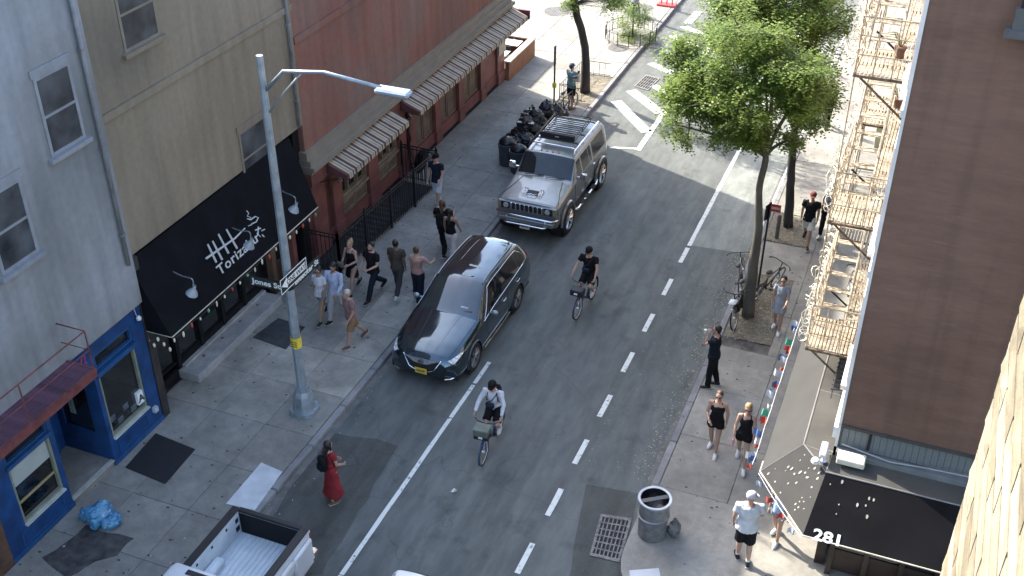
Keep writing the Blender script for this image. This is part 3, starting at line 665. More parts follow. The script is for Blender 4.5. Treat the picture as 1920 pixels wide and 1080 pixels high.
# striped awnings
STR = [mat('stripe_maroon', (.08,.025,.025), .8, var=.15), mat('stripe_cream', (.34,.31,.24), .8, var=.1), mat('stripe_gold', (.25,.2,.1), .8, var=.1), mat('stripe_brown', (.06,.04,.03), .8, var=.1)]
def striped(y0, y1, label):
    root = empty('striped_awning', (XC, y0, 2.9), 0, label, 'awning', 'striped awnings on the red restaurant')
    q = MB(); xt, zt, xl, zl = XC+.31, 3.0, -14.35, 2.74; pat = [0,1,2,1,3,1]; wd = [.11,.07,.05,.07,.06,.07]; y = y0; i = 0; fl = MB()
    while y < y1:
        w_ = min(wd[i % 6], y1-y); q.cur = fl.cur = pat[i % 6]
        sag = .02*math.sin((y-y0)*2.1)
        q.poly([(xt,y,zt),(xt,y+w_,zt),(xl,y+w_,zl+sag*.3),(xl,y,zl+sag*.3)])
        dz = .13+.025*abs(math.sin((y-y0)*math.pi/.38)); fl.poly([(xl,y,zl),(xl,y+w_,zl),(xl+.012,y+w_,zl-dz),(xl+.012,y,zl-dz)]); y += w_; i += 1
    world_parent(q.build('canopy', STR, recalc=False), root); world_parent(fl.build('valance', STR, recalc=False), root)
    for yy_ in (y0, y1): e = MB(); e.poly([(xt,yy_,zt),(xl,yy_,zl),(xl,yy_,zl-.13),(xt,yy_,zl-.05)]); world_parent(e.build('end_flap', STR[0]), root)
    q = MB()
    for yy_ in (y0+.02, y1-.02): q.tube([(xl,yy_,zl-.01),(XC+.05,yy_,2.35)], .012, 5)
    q.tube([(xl-.01,y0,zl-.012),(xl-.01,y1,zl-.012)], .012, 5); world_parent(q.build('frame', BLACK_METAL), root)
striped(OX(649,303,-14.35).y, OX(768,205,-14.35).y-.05, 'nearer striped cream and maroon awning over the tall windows')
striped(OX(785,190,-14.35).y, 37.3, 'longer striped cream and maroon awning reaching the far red corner')
# projecting sign at the far corner
p0 = OY(960,22,37.3)
o = B(p0.x-.1, OY(993,30,37.3).x, 37.28, 37.36, OY(992,36,37.3).z, OY(992,20,37.3).z, 'hanging_sign', mat('sign_maroon', (.1,.02,.035), .5)); tag(o, 'dark maroon sign board projecting from the far red corner', 'sign')
# terrace enclosure
en = empty('terrace_wall', (-15.1, 38.4, 0), 0, 'low orange brown terrace wall with a pale coping beyond the red restaurant', 'low wall')
OR = mat('orange_render', (.22,.105,.055), .8, var=.12, scale=3, bump=.1)
world_parent(B(-15.22, -15.06, 37.18, 39.9, KH-.05, .84, 'front_wall', OR), en); world_parent(B(-18.4, -15.22, 39.76, 39.9, KH-.05, .84, 'back_wall', mat('maroon_render', (.12,.03,.035), .8)), en)
world_parent(B(-15.26, -15.02, 37.18, 39.94, .84, .90, 'coping', mat('coping_stone', (.5,.46,.4), .8)), en); world_parent(B(-18.4, -15.26, 39.72, 39.94, .84, .895, 'coping', MATS['coping_stone']), en)
world_parent(B(-18.4, -15.22, 37.18, 39.76, KH-.02, KH+.02, 'floor', mat('terrace_floor', (.05,.03,.035), .8)), en)
def cafe_table(x, y, label):
    root = empty('cafe_table', (x, y, KH), 0, label, 'table', 'small tables on the terrace')
    q = MB(); q.bevbox(-.38,.38,-.3,.3,.72,.75,.008); q.build('tabletop', WHITE_PAINT, root); q = MB(); q.tube([(0,0,.02),(0,0,.72)], .03, 8); q.lathe([(.25,0),(.25,.02),(.05,.04)], 14); q.build('pedestal', BLACK_METAL, root)
    c_ = empty('cafe_chair', (x+.1, y-.62, KH), 0, 'dark chair pulled up to '+label.split(' with')[0], 'chair', 'dark chairs on the terrace')
    q = MB(); q.bevbox(-.2,.2,-.2,.2,.43,.46,.01); q.build('seat', BLK, c_); q = MB(); q.box(-.2,.2,-.21,-.18,.6,.9); q.build('backrest', BLK, c_)
    for sx in (-1,1):
        for sy in (-1,1): q = MB(); q.tube([(sx*.18,sy*.18,0),(sx*.18,sy*.18,.43 if sy > 0 else .9)], .013, 6); q.build('leg', BLACK_METAL, c_)
cafe_table(-15.75, 39.1, 'white terrace table nearer the outer corner'); cafe_table(-15.8, 37.95, 'white terrace table beside the red corner')
for i, (x, y) in enumerate(((-15.65,39.15),(-15.85,39.05),(-15.9,37.9))):
    q = MB(); q.lathe([(.03,0),(.035,.05),(.04,.11),(.036,.11)], 10); tag(q.build('drinking_glass', mat('glassware', (.6,.65,.7), .1)), 'drinking glass on a white terrace table', 'glass', 'glasses on the terrace tables').location = (x, y, KH+.75)

# ---- picket fence round the basement stair
fc = empty('picket_fence', (-14.3, 25, KH), 0, 'black iron picket fence round the basement stairs below the red facade', 'fence')
cA = Vector((-15.6, 22.78, KH)); cB = Vector((-14.28, 22.78, KH)); cC = Vector((-13.98, 28.45, KH)); cD = Vector((-15.2, 28.5, KH)); FH = 1.25
pk = MB(); pk.box(-.009,.009,-.009,.009,.06,FH); pk = pk.mesh('picket', BLACK_METAL)
for a_, c_ in ((cA,cB),(cB,cC),(cC,cD)):
    L = (c_-a_).length; k = int(L/.125)
    for i in range(k+1):
        o = inst(pk, 'picket', None, a_+(c_-a_)*(i/k)); world_parent(o, fc) if False else None; o.parent = fc; o.location = o.location-fc.location
    for z in (.14, FH-.1, FH):
        q = MB(); q.tube([a_+Vector((0,0,z)), c_+Vector((0,0,z))], .018, 6); o = q.build('rail', BLACK_METAL); o.parent = fc; o.location = -fc.location
    for i in range(0, max(1, round(L/1.3))+1):
        p = a_+(c_-a_)*i/max(1, round(L/1.3)); q = MB(); q.box(-.03,.03,-.03,.03,0,FH+.06); q.blob((0,0,FH+.1), .035,.035,.045,6,4); o = q.build('post', BLACK_METAL); o.parent = fc; o.location = p-fc.location
q = MB(); q.poly([(-15.28,22.8,KH+.008),(-14.36,22.8,KH+.008),(-14.1,28.4,KH+.008),(-15.28,28.4,KH+.008)]); tag(q.build('stairwell_shade_sheet', mat('stairwell_shade', (.02,.018,.018), .9, var=.3)), kind='structure')  # flat sheet; shade of the sunken stairwell is put into its dark colour
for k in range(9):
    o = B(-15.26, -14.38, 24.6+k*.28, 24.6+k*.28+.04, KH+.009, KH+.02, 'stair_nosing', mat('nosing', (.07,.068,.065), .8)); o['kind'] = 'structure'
# folded chairs / dark planter leaning at the twisted column
q = MB()
for i in range(4): q.box(-.03+i*.07, -.01+i*.07, -.25, .25, .1, .75+.03*i, Matrix.Rotation(R(14), 4, 'Y'))
tag(q.build('folded_chairs', BLK), 'stack of dark folded chairs leaning on the red wall behind the fence end', 'folded chairs').location = (XC+.22, 29.2, KH)
# ---- utility pole with street signs and lamp arm
pc = G(572, 770, KH); pl = empty('street_light_pole', pc, 0, 'tall grey steel street light pole with signs near the left kerb', 'street light')
q = MB(); q.lathe([(.115,.7),(.105,3),(.088,6),(.07,8.75)], 8); q.build('shaft', GALV, pl, auto=20)
q = MB(); q.prism([(x*.30,y*.30,0) for x,y in ((-1,-.6),(-.6,-1),(.6,-1),(1,-.6),(1,.6),(.6,1),(-.6,1),(-1,.6))], (0,0,.12)); q.lathe([(.27,.12),(.23,.5),(.17,.62),(.16,.74)], 8, Matrix.Rotation(R(22.5),4,'Z')); q.build('base', GALV, pl, auto=20)
q = MB(); q.box(-.07,.07,-.245,-.235,.2,.5); q.build('hand_hole_cover', mat('galv_dark', (.2,.23,.25), .5, metal=.3), pl)
q = MB(); q.tube([(0,0,8.0),(.5,0,8.5),(1.4,0,8.62),(2.6,0,8.5)], .04, 8); q.tube([(0,0,7.5),(.5,0,8.1),(.95,0,8.58)], .02, 6); q.build('lamp_arm', GALV, pl, smooth=True)
q = MB(); q.bevbox(2.5,3.2,-.13,.13,8.40,8.52,.04); q.build('lamp_head', mat('lamp_silver', (.30,.35,.42), .4, metal=.3), pl)
q = MB(); q.lathe([(.125,1.86),(.125,2.14),(.122,2.14),(.122,1.86)], 8); q.build('yellow_notice', mat('notice_yellow', (.62,.47,.04), .6, var=.12, scale=9), pl)
for z in (1.93, 1.99, 2.05): q = MB(); q.box(-.1,.1,-.135,-.128,z,z+.02); q.build('print_line', mat('print_grey', (.1,.1,.09), .8), pl)
q = MB(); q.lathe([(.115,3.42),(.125,3.44),(.125,3.5),(.115,3.52)], 8); q.build('clamp', BLACK_METAL, pl)
# signs
SG = mat('street_sign_green', (.022,.03,.028), .5, var=.1); SW = mat('sign_legend', (.72,.74,.72), .5, var=.02)
def street_sign(body, p, direc, L, Hh, label, toward):
    root = empty('street_name_sign', p, 0, label, 'sign')
    d = Vector(direc).normalized(); nn = d.cross(Vector((0,0,1))); nn = nn if nn.dot(toward) > 0 else -nn
    Mx = Matrix((d, -nn, Vector((0,0,1)))).transposed().to_4x4()
    q = MB(); q.box(0, L, -.012, .012, 0, Hh, Mx); q.build('board', SG, root)
    q = MB()
    for bx in ((0,L,-.016,.016,0,.014),(0,L,-.016,.016,Hh-.014,Hh),(0,.014,-.0155,.0155,.014,Hh-.014),(L-.014,L,-.0155,.0155,.014,Hh-.014)): q.box(*bx, Mx)
    q.build('border', SG, root)
    fm = frame(nn*.014+Vector((0,0,Hh*.24)), d, (0,0,1))
    t = text(body, 'legend', SW, Hh*.78, fm, bold=.004); xs = [v.co.dot(d) for v in t.data.vertices]; L0 = max(xs)-min(xs); bpy.data.objects.remove(t)
    fm = frame(nn*.014+Vector((0,0,Hh*.24))+d*(L*.07), d, (0,0,1)); text(body, 'legend', SW, Hh*.78, fm, root, bold=.004, squash=(L*.86)/L0)
    return root
pj = OY(486, 514, pc.y-.05); pj2 = OY(528, 505, pc.y-.05)
js = street_sign('Jones St', (pc.x-.92, pc.y-.10, 3.50), (1,0,0), .86, .24, 'dark street sign reading Jones St left of the pole', Vector((0,-1,0)))
bs = street_sign('Bleecker St', (pc.x+.05, pc.y+.06, 3.50), (.0,1,0), 1.15, .24, 'dark street sign reading Bleecker St pointing away from the pole', Vector((1,0,0)))
ow = empty('one_way_sign', (pc.x+.15, pc.y-.52, 3.72), 0, 'black and white one way arrow sign on the grey pole', 'sign')
q = MB(); q.box(-.008,.0,0,1.06,0,.36); q.build('board', mat('sign_black', (.015,.015,.016), .5), ow)
q = MB()
for bx in ((0,.004,0,1.06,0,.02),(0,.004,0,1.06,.34,.36),(0,.004,0,.02,.02,.34),(0,.004,1.04,1.06,.02,.34)): q.box(*bx)
q.build('border', SW, ow)
q = MB(); q.prism([(0.001,.05,.18),(.001,.26,.05),(.001,.26,.11),(.001,1.0,.09),(.001,1.0,.27),(.001,.26,.25),(.001,.26,.31)], (.004,0,0)); q.build('arrow', SW, ow)
text('ONE WAY', 'legend', mat('sign_black2', (.015,.015,.016), .5), .16, frame((.007,.24,.125), (0,1,0), (0,0,1)), ow, ext=.001, bold=.003, squash=1.0)
# near kerb: black sign post with yellow tag
sp = G(1038, 226, KH); sg = empty('parking_sign_post', sp, 0, 'slim black sign post with yellow tag beside the rubbish bags', 'sign post')
q = MB(); q.tube([(0,0,0),(0,0,2.75)], .03, 6); q.build('post', BLACK_METAL, sg)
q = MB(); q.box(-.012,.012,-.09,.09,2.05,2.75); q.build('sign_plate', BLACK_METAL, sg); q = MB(); q.box(-.06,.06,-.045,.045,1.25,1.42); q.build('yellow_tag', MATS['notice_yellow'], sg)
# upper storey windows of the two left buildings
def upwin(par, X, px, py, w_, h_, frm, pn):
    p = OX(px, py, X); y0 = p.y-w_/2; z0 = p.z-h_/2
    o_ = PB('window', frm, par, (X-.01, X+.018, y0, y0+.07, z0, z0+h_), (X-.01, X+.018, y0+w_-.07, y0+w_, z0, z0+h_), (X-.01, X+.018, y0+.07, y0+w_-.07, z0, z0+.07), (X-.01, X+.018, y0+.07, y0+w_-.07, z0+h_-.07, z0+h_), (X+.004, X+.016, y0+.07, y0+w_-.07, z0+h_/2-.025, z0+h_/2+.025))
    world_parent(B(X-.13, X-.001, y0+.07, y0+w_-.07, z0+.07, z0+h_/2-.026, 'pane', pn), o_) if False else None
    world_parent(B(X-.01, X+.004, y0+.07, y0+w_-.07, z0+.07, z0+h_-.07, 'pane', pn), o_)
    world_parent(B(X-.02, X+.10, y0-.08, y0+w_+.08, z0-.09, z0-.001, 'sill', frm), o_)
    world_parent(B(X-.02, X+.03, y0-.05, y0+w_+.05, z0+h_+.001, z0+h_+.16, 'lintel', frm), o_)
SOFT1 = mat('window_trim_grey', (.2,.215,.235), .7, var=.1); SOFT2 = mat('window_trim_tan', (.16,.14,.105), .7, var=.1); PN = mat('upper_glass', (.05,.055,.06), .25, var=.4, scale=1.5)
for px, py in ((112,205),(20,425)): upwin(A, XA+.12, px, py, .95, 1.55, SOFT1, PN)
for px, py in ((478,285),(255,15)): upwin(Bd, -15.14, px, py, 1.15, 1.5, SOFT2, PN)

# rainwater pipes and bands that break up the upper walls
PIPE = mat('pipe_grey', (.16,.165,.17), .5, var=.2, scale=3)
for par, X, y in ((A, XA+.12, 15.55), (Bd, -15.14, 22.75)):
    q = MB(); q.tube([(X+.07,y,4.5),(X+.07,y,8.0),(X+.07,y,11.4)], .045, 8); world_parent(q.build('rain_pipe', PIPE, smooth=True), par)
    for z in (5.2, 7.2, 9.2): q = MB(); q.box(X, X+.12, y-.06, y+.06, z, z+.05); world_parent(q.build('pipe_clip', PIPE), par)
PB('string_course', MATS['brown_render'], Cd, (XC+.12, XC+.18, C0, CT, 6.6, 6.78)); PB('string_course', MATS['tan_render'], Bd, (-15.14, -15.08, B0, B1, 7.5, 7.66))
# ============================================================ BUILDINGS, RIGHT SIDE
XR = -0.36; YR = 16.6
m, n, l, b = nodes('brown_painted_brick'); tc = n.new('ShaderNodeTexCoord'); geo = n.new('ShaderNodeNewGeometry')
mp = n.new('ShaderNodeMapping'); mp.inputs['Rotation'].default_value = (R(90),0,0); l.new(geo.outputs['Position'], mp.inputs[0])
bt = n.new('ShaderNodeTexBrick'); bt.inputs['Scale'].default_value = 1.0; bt.inputs['Brick Width'].default_value = .21; bt.inputs['Row Height'].default_value = .072; bt.inputs['Mortar Size'].default_value = .006; bt.inputs['Mortar Smooth'].default_value = .6
bt.inputs['Color1'].default_value = (.96,.96,.96,1); bt.inputs['Color2'].default_value = (1.03,1.03,1.03,1); bt.inputs['Mortar'].default_value = (.95,.95,.95,1); l.new(mp.outputs[0], bt.inputs['Vector'])
def nzp(scale, det=4, st=None):
    q = n.new('ShaderNodeTexNoise'); q.inputs['Scale'].default_value = scale; q.inputs['Detail'].default_value = det
    if st: k = n.new('ShaderNodeMapping'); k.inputs['Scale'].default_value = st; l.new(geo.outputs['Position'], k.inputs[0]); l.new(k.outputs[0], q.inputs['Vector'])
    else: l.new(geo.outputs['Position'], q.inputs['Vector'])
    return q.outputs[0]
col = mixc(mr(nzp(.4, 4), .35, .65, 0, 1), (.135,.072,.047), (.165,.092,.062))
col = scale_c(col, mr(nzp(1.2, 5, (.6,1,3)), .35, .65, .90, 1.08)); col = scale_c(col, mr(nzp(1.5, 5, (2.4,1,.14)), .5, .7, 1.0, .84)); col = scale_c(col, mr(nzp(14, 3, (.3,1,2)), .3, .7, .94, 1.05))
col = mixc(mr(nzp(3, 3, (.35,1,9)), .715, .75, 0, .35), col, (.3,.24,.2))
vm = n.new('ShaderNodeVectorMath'); vm.operation = 'MULTIPLY'; l.new(col, vm.inputs[0]); l.new(bt.outputs['Color'], vm.inputs[1]); l.new(vm.outputs[0], b.inputs['Base Color'])
bp = n.new('ShaderNodeBump'); bp.inputs['Strength'].default_value = .15; bp.inputs['Distance'].default_value = .005; bp.invert = True; l.new(bt.outputs['Fac'], bp.inputs['Height']); l.new(bp.outputs[0], b.inputs['Normal']); b.inputs['Roughness'].default_value = .8
BROWN = m
TRIM = mat('white_trim', (.62,.6,.56), .6, var=.08, scale=3)
SIDING = mat('grey_siding', (.135,.15,.146), .55, var=.12, scale=3, bump=.05)
D = empty('brown_corner_building', (XR, YR, 0), 0, 'dark brown painted corner building with a white trimmed edge, behind the fire escape', 'building')
PB('front_wall', BROWN, D, (XR+.02, 30, YR, YR+.3, 3.95, 13.5)); 
PB('street_wall', mat('side_brick', (.2,.13,.1), .85, var=.2, scale=3, bump=.3, bscale=20), D, (XR, XR+.3, YR+.3, 60, 3.3, 13.5))
PB('corner_trim', TRIM, D, (XR-.03, XR+.02, YR-.012, YR+.32, 3.42, 13.5)); PB('roof', DARK, D, (XR+.3, 30, YR+.3, 60, 13.3, 13.4))
# windows of the Bleecker face with white surrounds
for f in range(4):
    z0 = 4.25+f*2.85
    if z0 > 12: break
    for k, y0 in enumerate((17.4, 20.0, 22.6, 25.4, 28.4, 31.4, 34.4)):
        w_ = PB('window', TRIM, D, (XR-.07, XR+.04, y0, y0+.12, z0, z0+1.9), (XR-.07, XR+.04, y0+1.08, y0+1.2, z0, z0+1.9), (XR-.07, XR+.04, y0+.12, y0+1.08, z0+1.76, z0+1.9), (XR-.06, XR+.04, y0+.12, y0+1.08, z0+.85, z0+.92))
        world_parent(B(XR-.15, XR+.04, y0-.08, y0+1.28, z0-.1, z0-.002, 'sill', TRIM), w_); world_parent(B(XR-.01, XR-.004, y0+.12, y0+1.08, z0, z0+1.76, 'pane', GLASS), w_)
PB('string_course', TRIM, D, (XR-.10, XR-.031, YR-.02, 60, 3.62, 3.86)); PB('string_course', TRIM, D, (XR-.06, XR-.031, YR-.02, 60, 7.02, 7.16)); PB('string_course', TRIM, D, (XR-.06, XR-.031, YR-.02, 60, 9.88, 10.0))
# siding band below the brown wall, individual ribs
PB('siding_backing', SIDING, D, (XR+.02, 30, YR+.05, YR+.3, 3.32, 3.95)); PB('drip_edge', mat('drip_dark', (.05,.045,.04), .6), D, (XR+.02, 30, YR-.05, YR+.05, 3.90, 3.95))
sbm = MB(); sbm.bevbox(-.053,.053,-.02,.012,0,.44,.004); sbm = sbm.mesh('siding_rib', SIDING)
x = XR+.12
while x < 3.2: world_parent(inst(sbm, 'siding_rib', None, (x, YR+.03, 3.44)), D); x += .11
PB('ledge', mat('ledge_grey', (.14,.15,.145), .6, var=.1), D, (XR+.02, 30, YR-.16, YR+.05, 3.30, 3.42)); 
PB('vent_slot', DARK, D, (XR+.52, XR+.57, YR-.01, YR+.008, 3.5, 3.86))
q = MB(); q.tube([(XR+.1,YR-.1,3.58),(.6,YR-.13,3.46),(1.2,YR-.1,3.5),(2.2,YR-.12,3.56),(4,YR-.1,3.5)], .014, 5); world_parent(q.build('cable', mat('cable_grey', (.25,.26,.26), .6)), D)
PB('upper_sill', mat('sill_grey', (.08,.083,.083), .6, var=.1), D, (.72, 3.5, YR-.22, YR, 11.35, 11.45), (.8, 3.5, YR-.14, YR, 11.45, 11.75)); PB('upper_sill', DARK, D, (.85, 3.5, YR-.1, YR, 11.75, 12.3))
# ground floor
PB('ground_floor_wall', mat('shopfront_black', (.007,.007,.007), .6, var=.3), D, (XR+.35, 30, YR+.3, YR+.5, 0, 3.3), (XR+.02, XR+.34, YR+.9, 60, 0, 3.3), )
BRD = mat('dark_mahogany', (.02,.010,.008), .5, var=.3, scale=4)
for i, x in enumerate((-.1, .55, 1.2, 1.85, 2.5)):
    PB('door_post', BRD, D, (x, x+.1, YR+.1, YR+.299, KH, 3.0)); 
    w_ = PB('shop_window', BRD, D, (x+.1, x+.65, YR+.2, YR+.28, .2, .75), (x+.1, x+.65, YR+.2, YR+.28, 2.35, 2.45)); world_parent(B(x+.101, x+.649, YR+.22, YR+.23, .75, 2.35, 'pane', GLASS), w_)
for i in range(9):
    y = 17.6+i*1.9; w_ = PB('shop_window', BRD, D, (XR-.02, XR+.018, y, y+.1, KH, 2.9), (XR-.02, XR+.018, y+1.7, y+1.8, KH, 2.9), (XR-.02, XR+.018, y+.1, y+1.7, KH, .7)); world_parent(B(XR-.004, XR+.004, y+.1, y+1.7, .7, 2.9, 'pane', GLASS), w_)
PB('chamfer_door', BRD, D, (XR+.02, XR+.2, YR+.32, YR+.9, KH, 3.0))
# posters in the front window (plain coloured prints)
for (x0,x1,z0,z1,c) in ((.35,.47,2.0,2.14,(.45,.5,.45)),(.62,.72,1.9,2.1,(.1,.3,.22)),(1.15,1.3,2.15,2.3,(.5,.3,.1)),(1.4,1.5,1.9,2.1,(.45,.2,.25)),(.4,.5,1.3,1.42,(.4,.42,.42))):
    PB('window_card', mat('card_%d' % int(c[0]*100+c[2]*10000), c, .6, var=.5, scale=20), D, (x0, x1, YR+.05, YR+.06, z0, z1))
# corner awning
AZL, AZR = 2.6, 3.3
aw2 = empty('corner_awning', (XR, YR, 3), 0, 'dark canvas awning wrapping the brown building corner with the number 281', 'awning')
L0 = G(1503,640,AZL); L1 = G(1425,884,AZL); L2 = G(1505,1004,AZL); L3 = Vector((6.0, L2.y, AZL))
R0 = Vector((-.92, L0.y, AZR)); R1 = G(1507,833,AZR); R2 = G(1549,885,AZR); R3 = Vector((6.0, R2.y, AZR)); L0 = Vector((L1.x, 20.9, AZL)); R0 = Vector((R1.x, 20.9, AZR))
W1 = Vector((XR-.03, YR-.16, AZR+.03)); W0 = Vector((XR-.03, 20.9, AZR+.03)); W3 = Vector((6, YR-.16, AZR+.03))
CG = mat('lit_canvas', (.026,.026,.025), .8, var=.1, scale=2, bump=.05); CK = mat('shaded_canvas', (.005,.005,.006), .9, spec=.12, var=.15, scale=2, bump=.05)  # one black canvas; its sunlit and shaded sides are put into separate colours
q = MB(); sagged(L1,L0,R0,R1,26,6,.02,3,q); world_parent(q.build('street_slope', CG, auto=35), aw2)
q = MB(); q.poly([L1,L2,R2,R1]); world_parent(q.build('corner_slope', mat('half_lit_canvas', (.014,.0137,.0133), .8, var=.15, scale=2, bump=.05), recalc=False), aw2)  # corner face of the same canvas, its partial shade set in the colour
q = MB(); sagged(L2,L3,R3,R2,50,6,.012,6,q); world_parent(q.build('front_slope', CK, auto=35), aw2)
q = MB(); q.poly([R0,R1,W1,W0]); q.poly([R1,R2,W1]); q.poly([R2,R3,W3,W1]); world_parent(q.build('flat_top', mat('lit_top_canvas', (.045,.043,.037), .8, var=.2, scale=1.2), recalc=False), aw2)  # flat top of the same canvas, sunlight painted in as a lighter colour
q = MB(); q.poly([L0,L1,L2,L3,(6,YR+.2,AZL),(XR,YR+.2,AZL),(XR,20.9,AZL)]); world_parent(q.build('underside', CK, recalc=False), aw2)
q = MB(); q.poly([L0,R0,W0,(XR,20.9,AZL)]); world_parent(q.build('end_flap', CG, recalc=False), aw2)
q = MB(); q.tube([L1+Vector((0,.3,0)),L1,L2,L3], .014, 6); world_parent(q.build('edge_piping', MATS['piping_cream']), aw2)
q = MB(); q.tube([R0,R1,R2,R3], .016, 6); q.tube([L1,R1], .008, 5); q.tube([R1,W1], .008, 5); q.tube([R2,W1], .01, 5); q.tube([R0+(R1-R0)*.22, W0+(W1-W0)*.22], .01, 5); q.tube([R0+(R1-R0)*.6+Vector((0,0,.0)), W0+(W1-W0)*.6], .01, 5); world_parent(q.build('frame_ribs', mat('rib_grey', (.16,.155,.15), .6)), aw2)
dvf = (R2-L2); dvf.x = 0; nf = Vector((1,0,0)).cross(dvf).normalized()
def on_front(px, py):
    d = ray(px, py); o0 = Vector((0,0,CAM_H)); t = (L2-o0).dot(nf)/d.dot(nf); return o0+d*t-nf*0
P281 = on_front(1522,1010); t = text('281', 'number', SW, .27, frame(P281-nf*-.006, (1,0,0), dvf), bold=.007, squash=1.28); world_parent(t, aw2)
if nf.z < 0 or nf.y > 0: pass
# bird droppings on the corner canvas (real flat blobs)
dp = MB(); nc = (L2-L1).cross(R1-L1).normalized(); nc = nc if nc.y < 0 else -nc
def drop(P0_, u, v, nn, s, el):
    c_ = P0_+nn*.004; du_ = u.normalized(); dv_ = nn.cross(du_).normalized()
    dp.poly([c_ + du_*math.cos(a_)*s*(1+.3*noise.noise(c_*9+Vector((a_,0,0)))) + dv_*math.sin(a_)*s*el for a_ in [k*.785 for k in range(8)]])
for i in range(30):
    u_, v_ = rr.uniform(.08,.92), rr.uniform(.1,.92); P_ = (L1*(1-u_)+L2*u_)*(1-v_)+(R1*(1-u_)+R2*u_)*v_; drop(P_, (L2-L1), (R1-L1), nc, rr.uniform(.008,.022), rr.uniform(.8,2.2))
nf2 = nf if nf.y < 0 else -nf
for i in range(9):
    u_, v_ = rr.uniform(.02,.17), rr.uniform(.35,.95); P_ = (L2*(1-u_)+L3*u_)*(1-v_)+(R2*(1-u_)+R3*u_)*v_; drop(P_, (L3-L2), (R2-L2), nf2, rr.uniform(.01,.022), rr.uniform(1,2))
world_parent(dp.build('droppings', mat('droppings_white', (.26,.26,.22), .8), recalc=False), aw2)
# floodlight and box above the awning
fl = empty('floodlight', W1+Vector((-.15,-.05,.12)), 0, 'white twin floodlight fixture over the awning corner', 'light fixture')
q = MB(); q.bevbox(-.06,.06,-.26,.12,0,.1,.02); q.build('housing', WHITE_PAINT, fl); q = MB(); q.tube([(0,0,0),(.15,.05,-.05)], .02, 6); q.build('arm', MATS['white_paint'], fl); q = MB(); q.lathe([(.02,0),(.06,-.08),(.055,-.09)], 10, Matrix.Translation((.03,-.2,-.01))); q.build('bracket', mat('lilac_grey', (.45,.42,.55), .4), fl); q = MB(); q.lathe([(.05,0),(.08,-.07)], 10, Matrix.Translation((-.1,-.32,.0)) @ Matrix.Rotation(R(20),4,'X')); q.build('lamp', WHITE_PAINT, fl)
bxo = B(XR+.06, XR+.55, YR-.44, YR-.17, AZR+.08, AZR+.22, 'junction_box', mat('box_cream', (.5,.46,.36), .6), bev=.02); tag(bxo, 'cream rectangular box fixed above the 281 awning', 'box')
# black rack above awning by the wall
rk = empty('wall_rack', (XR-.2, 19, 3.5), 0, 'black ladder like iron rack lying between awning top and wall', 'rack')
for xx in (XR-.30, XR-.12):
    q = MB(); q.tube([(xx,17.9,3.46),(xx,18.1,3.62),(xx,20.4,3.66)], .014, 5); world_parent(q.build('rail', BLACK_METAL), rk)
for i in range(17):
    q = MB(); q.tube([(XR-.33,18.0+i*.15,3.60),(XR-.09,18.0+i*.15,3.64)], .016, 5); world_parent(q.build('rung', BLACK_METAL), rk)
# bunting
bt_ = empty('bunting', L1, 0, 'string of small red, white and blue flags along the right awning edge', 'bunting')
FC = [mat('flag_red', (.34,.05,.035), .7), mat('flag_white', (.42,.44,.46), .7), mat('flag_blue', (.05,.11,.26), .7), mat('flag_green', (.05,.25,.15), .7)]
line = []
for i in range(46):
    t = i/45; y = L1.y+(21.6-L1.y)*t; line.append(Vector((L1.x-.16+.0*t, y, 2.72-.10*abs(math.sin(t*14)))))
line2 = [L1+Vector((-.02,-.02,-.03))+(L2-L1)*(i/8)+Vector((0,0,-.06*math.sin(i/8*math.pi))) for i in range(9)]
q = MB(); q.tube(line, .006, 4); q.tube(line2, .006, 4); world_parent(q.build('string', mat('string_white', (.6,.6,.6), .7)), bt_)
def flag(p, c, s=.16, ang=0):
    q = MB(); a_ = Vector((math.cos(ang), math.sin(ang), 0)); k = 4
    for i in range(k):
        f0, f1 = i/k, (i+1)/k; o0 = .035*math.sin(i*1.7+p.y*5); o1 = .035*math.sin((i+1)*1.7+p.y*5)
        nn_ = Vector((-a_.y, a_.x, 0)); q.poly([p+a_*s*f0+nn_*o0, p+a_*s*f1+nn_*o1, p+a_*s*f1+nn_*(o1+.03)+Vector((0,0,-s*.7)), p+a_*s*f0+nn_*(o0+.03)+Vector((0,0,-s*.7))])
    world_parent(q.build('flag', FC[c], recalc=False), bt_)
for i in range(24): 
    p = line[min(45, int((i+rr.uniform(-.35,.35)+.4)*45/24))]; flag(p, [0,2,1,0,1,2,0,0,3,1,2,1][i % 12], .10+.05*(i % 3), rr.uniform(2.4,3.9))
for i in (1,3,5,7): flag(line2[i], [1,0,0,1][i//2], .13, rr.uniform(2.6,3.8))
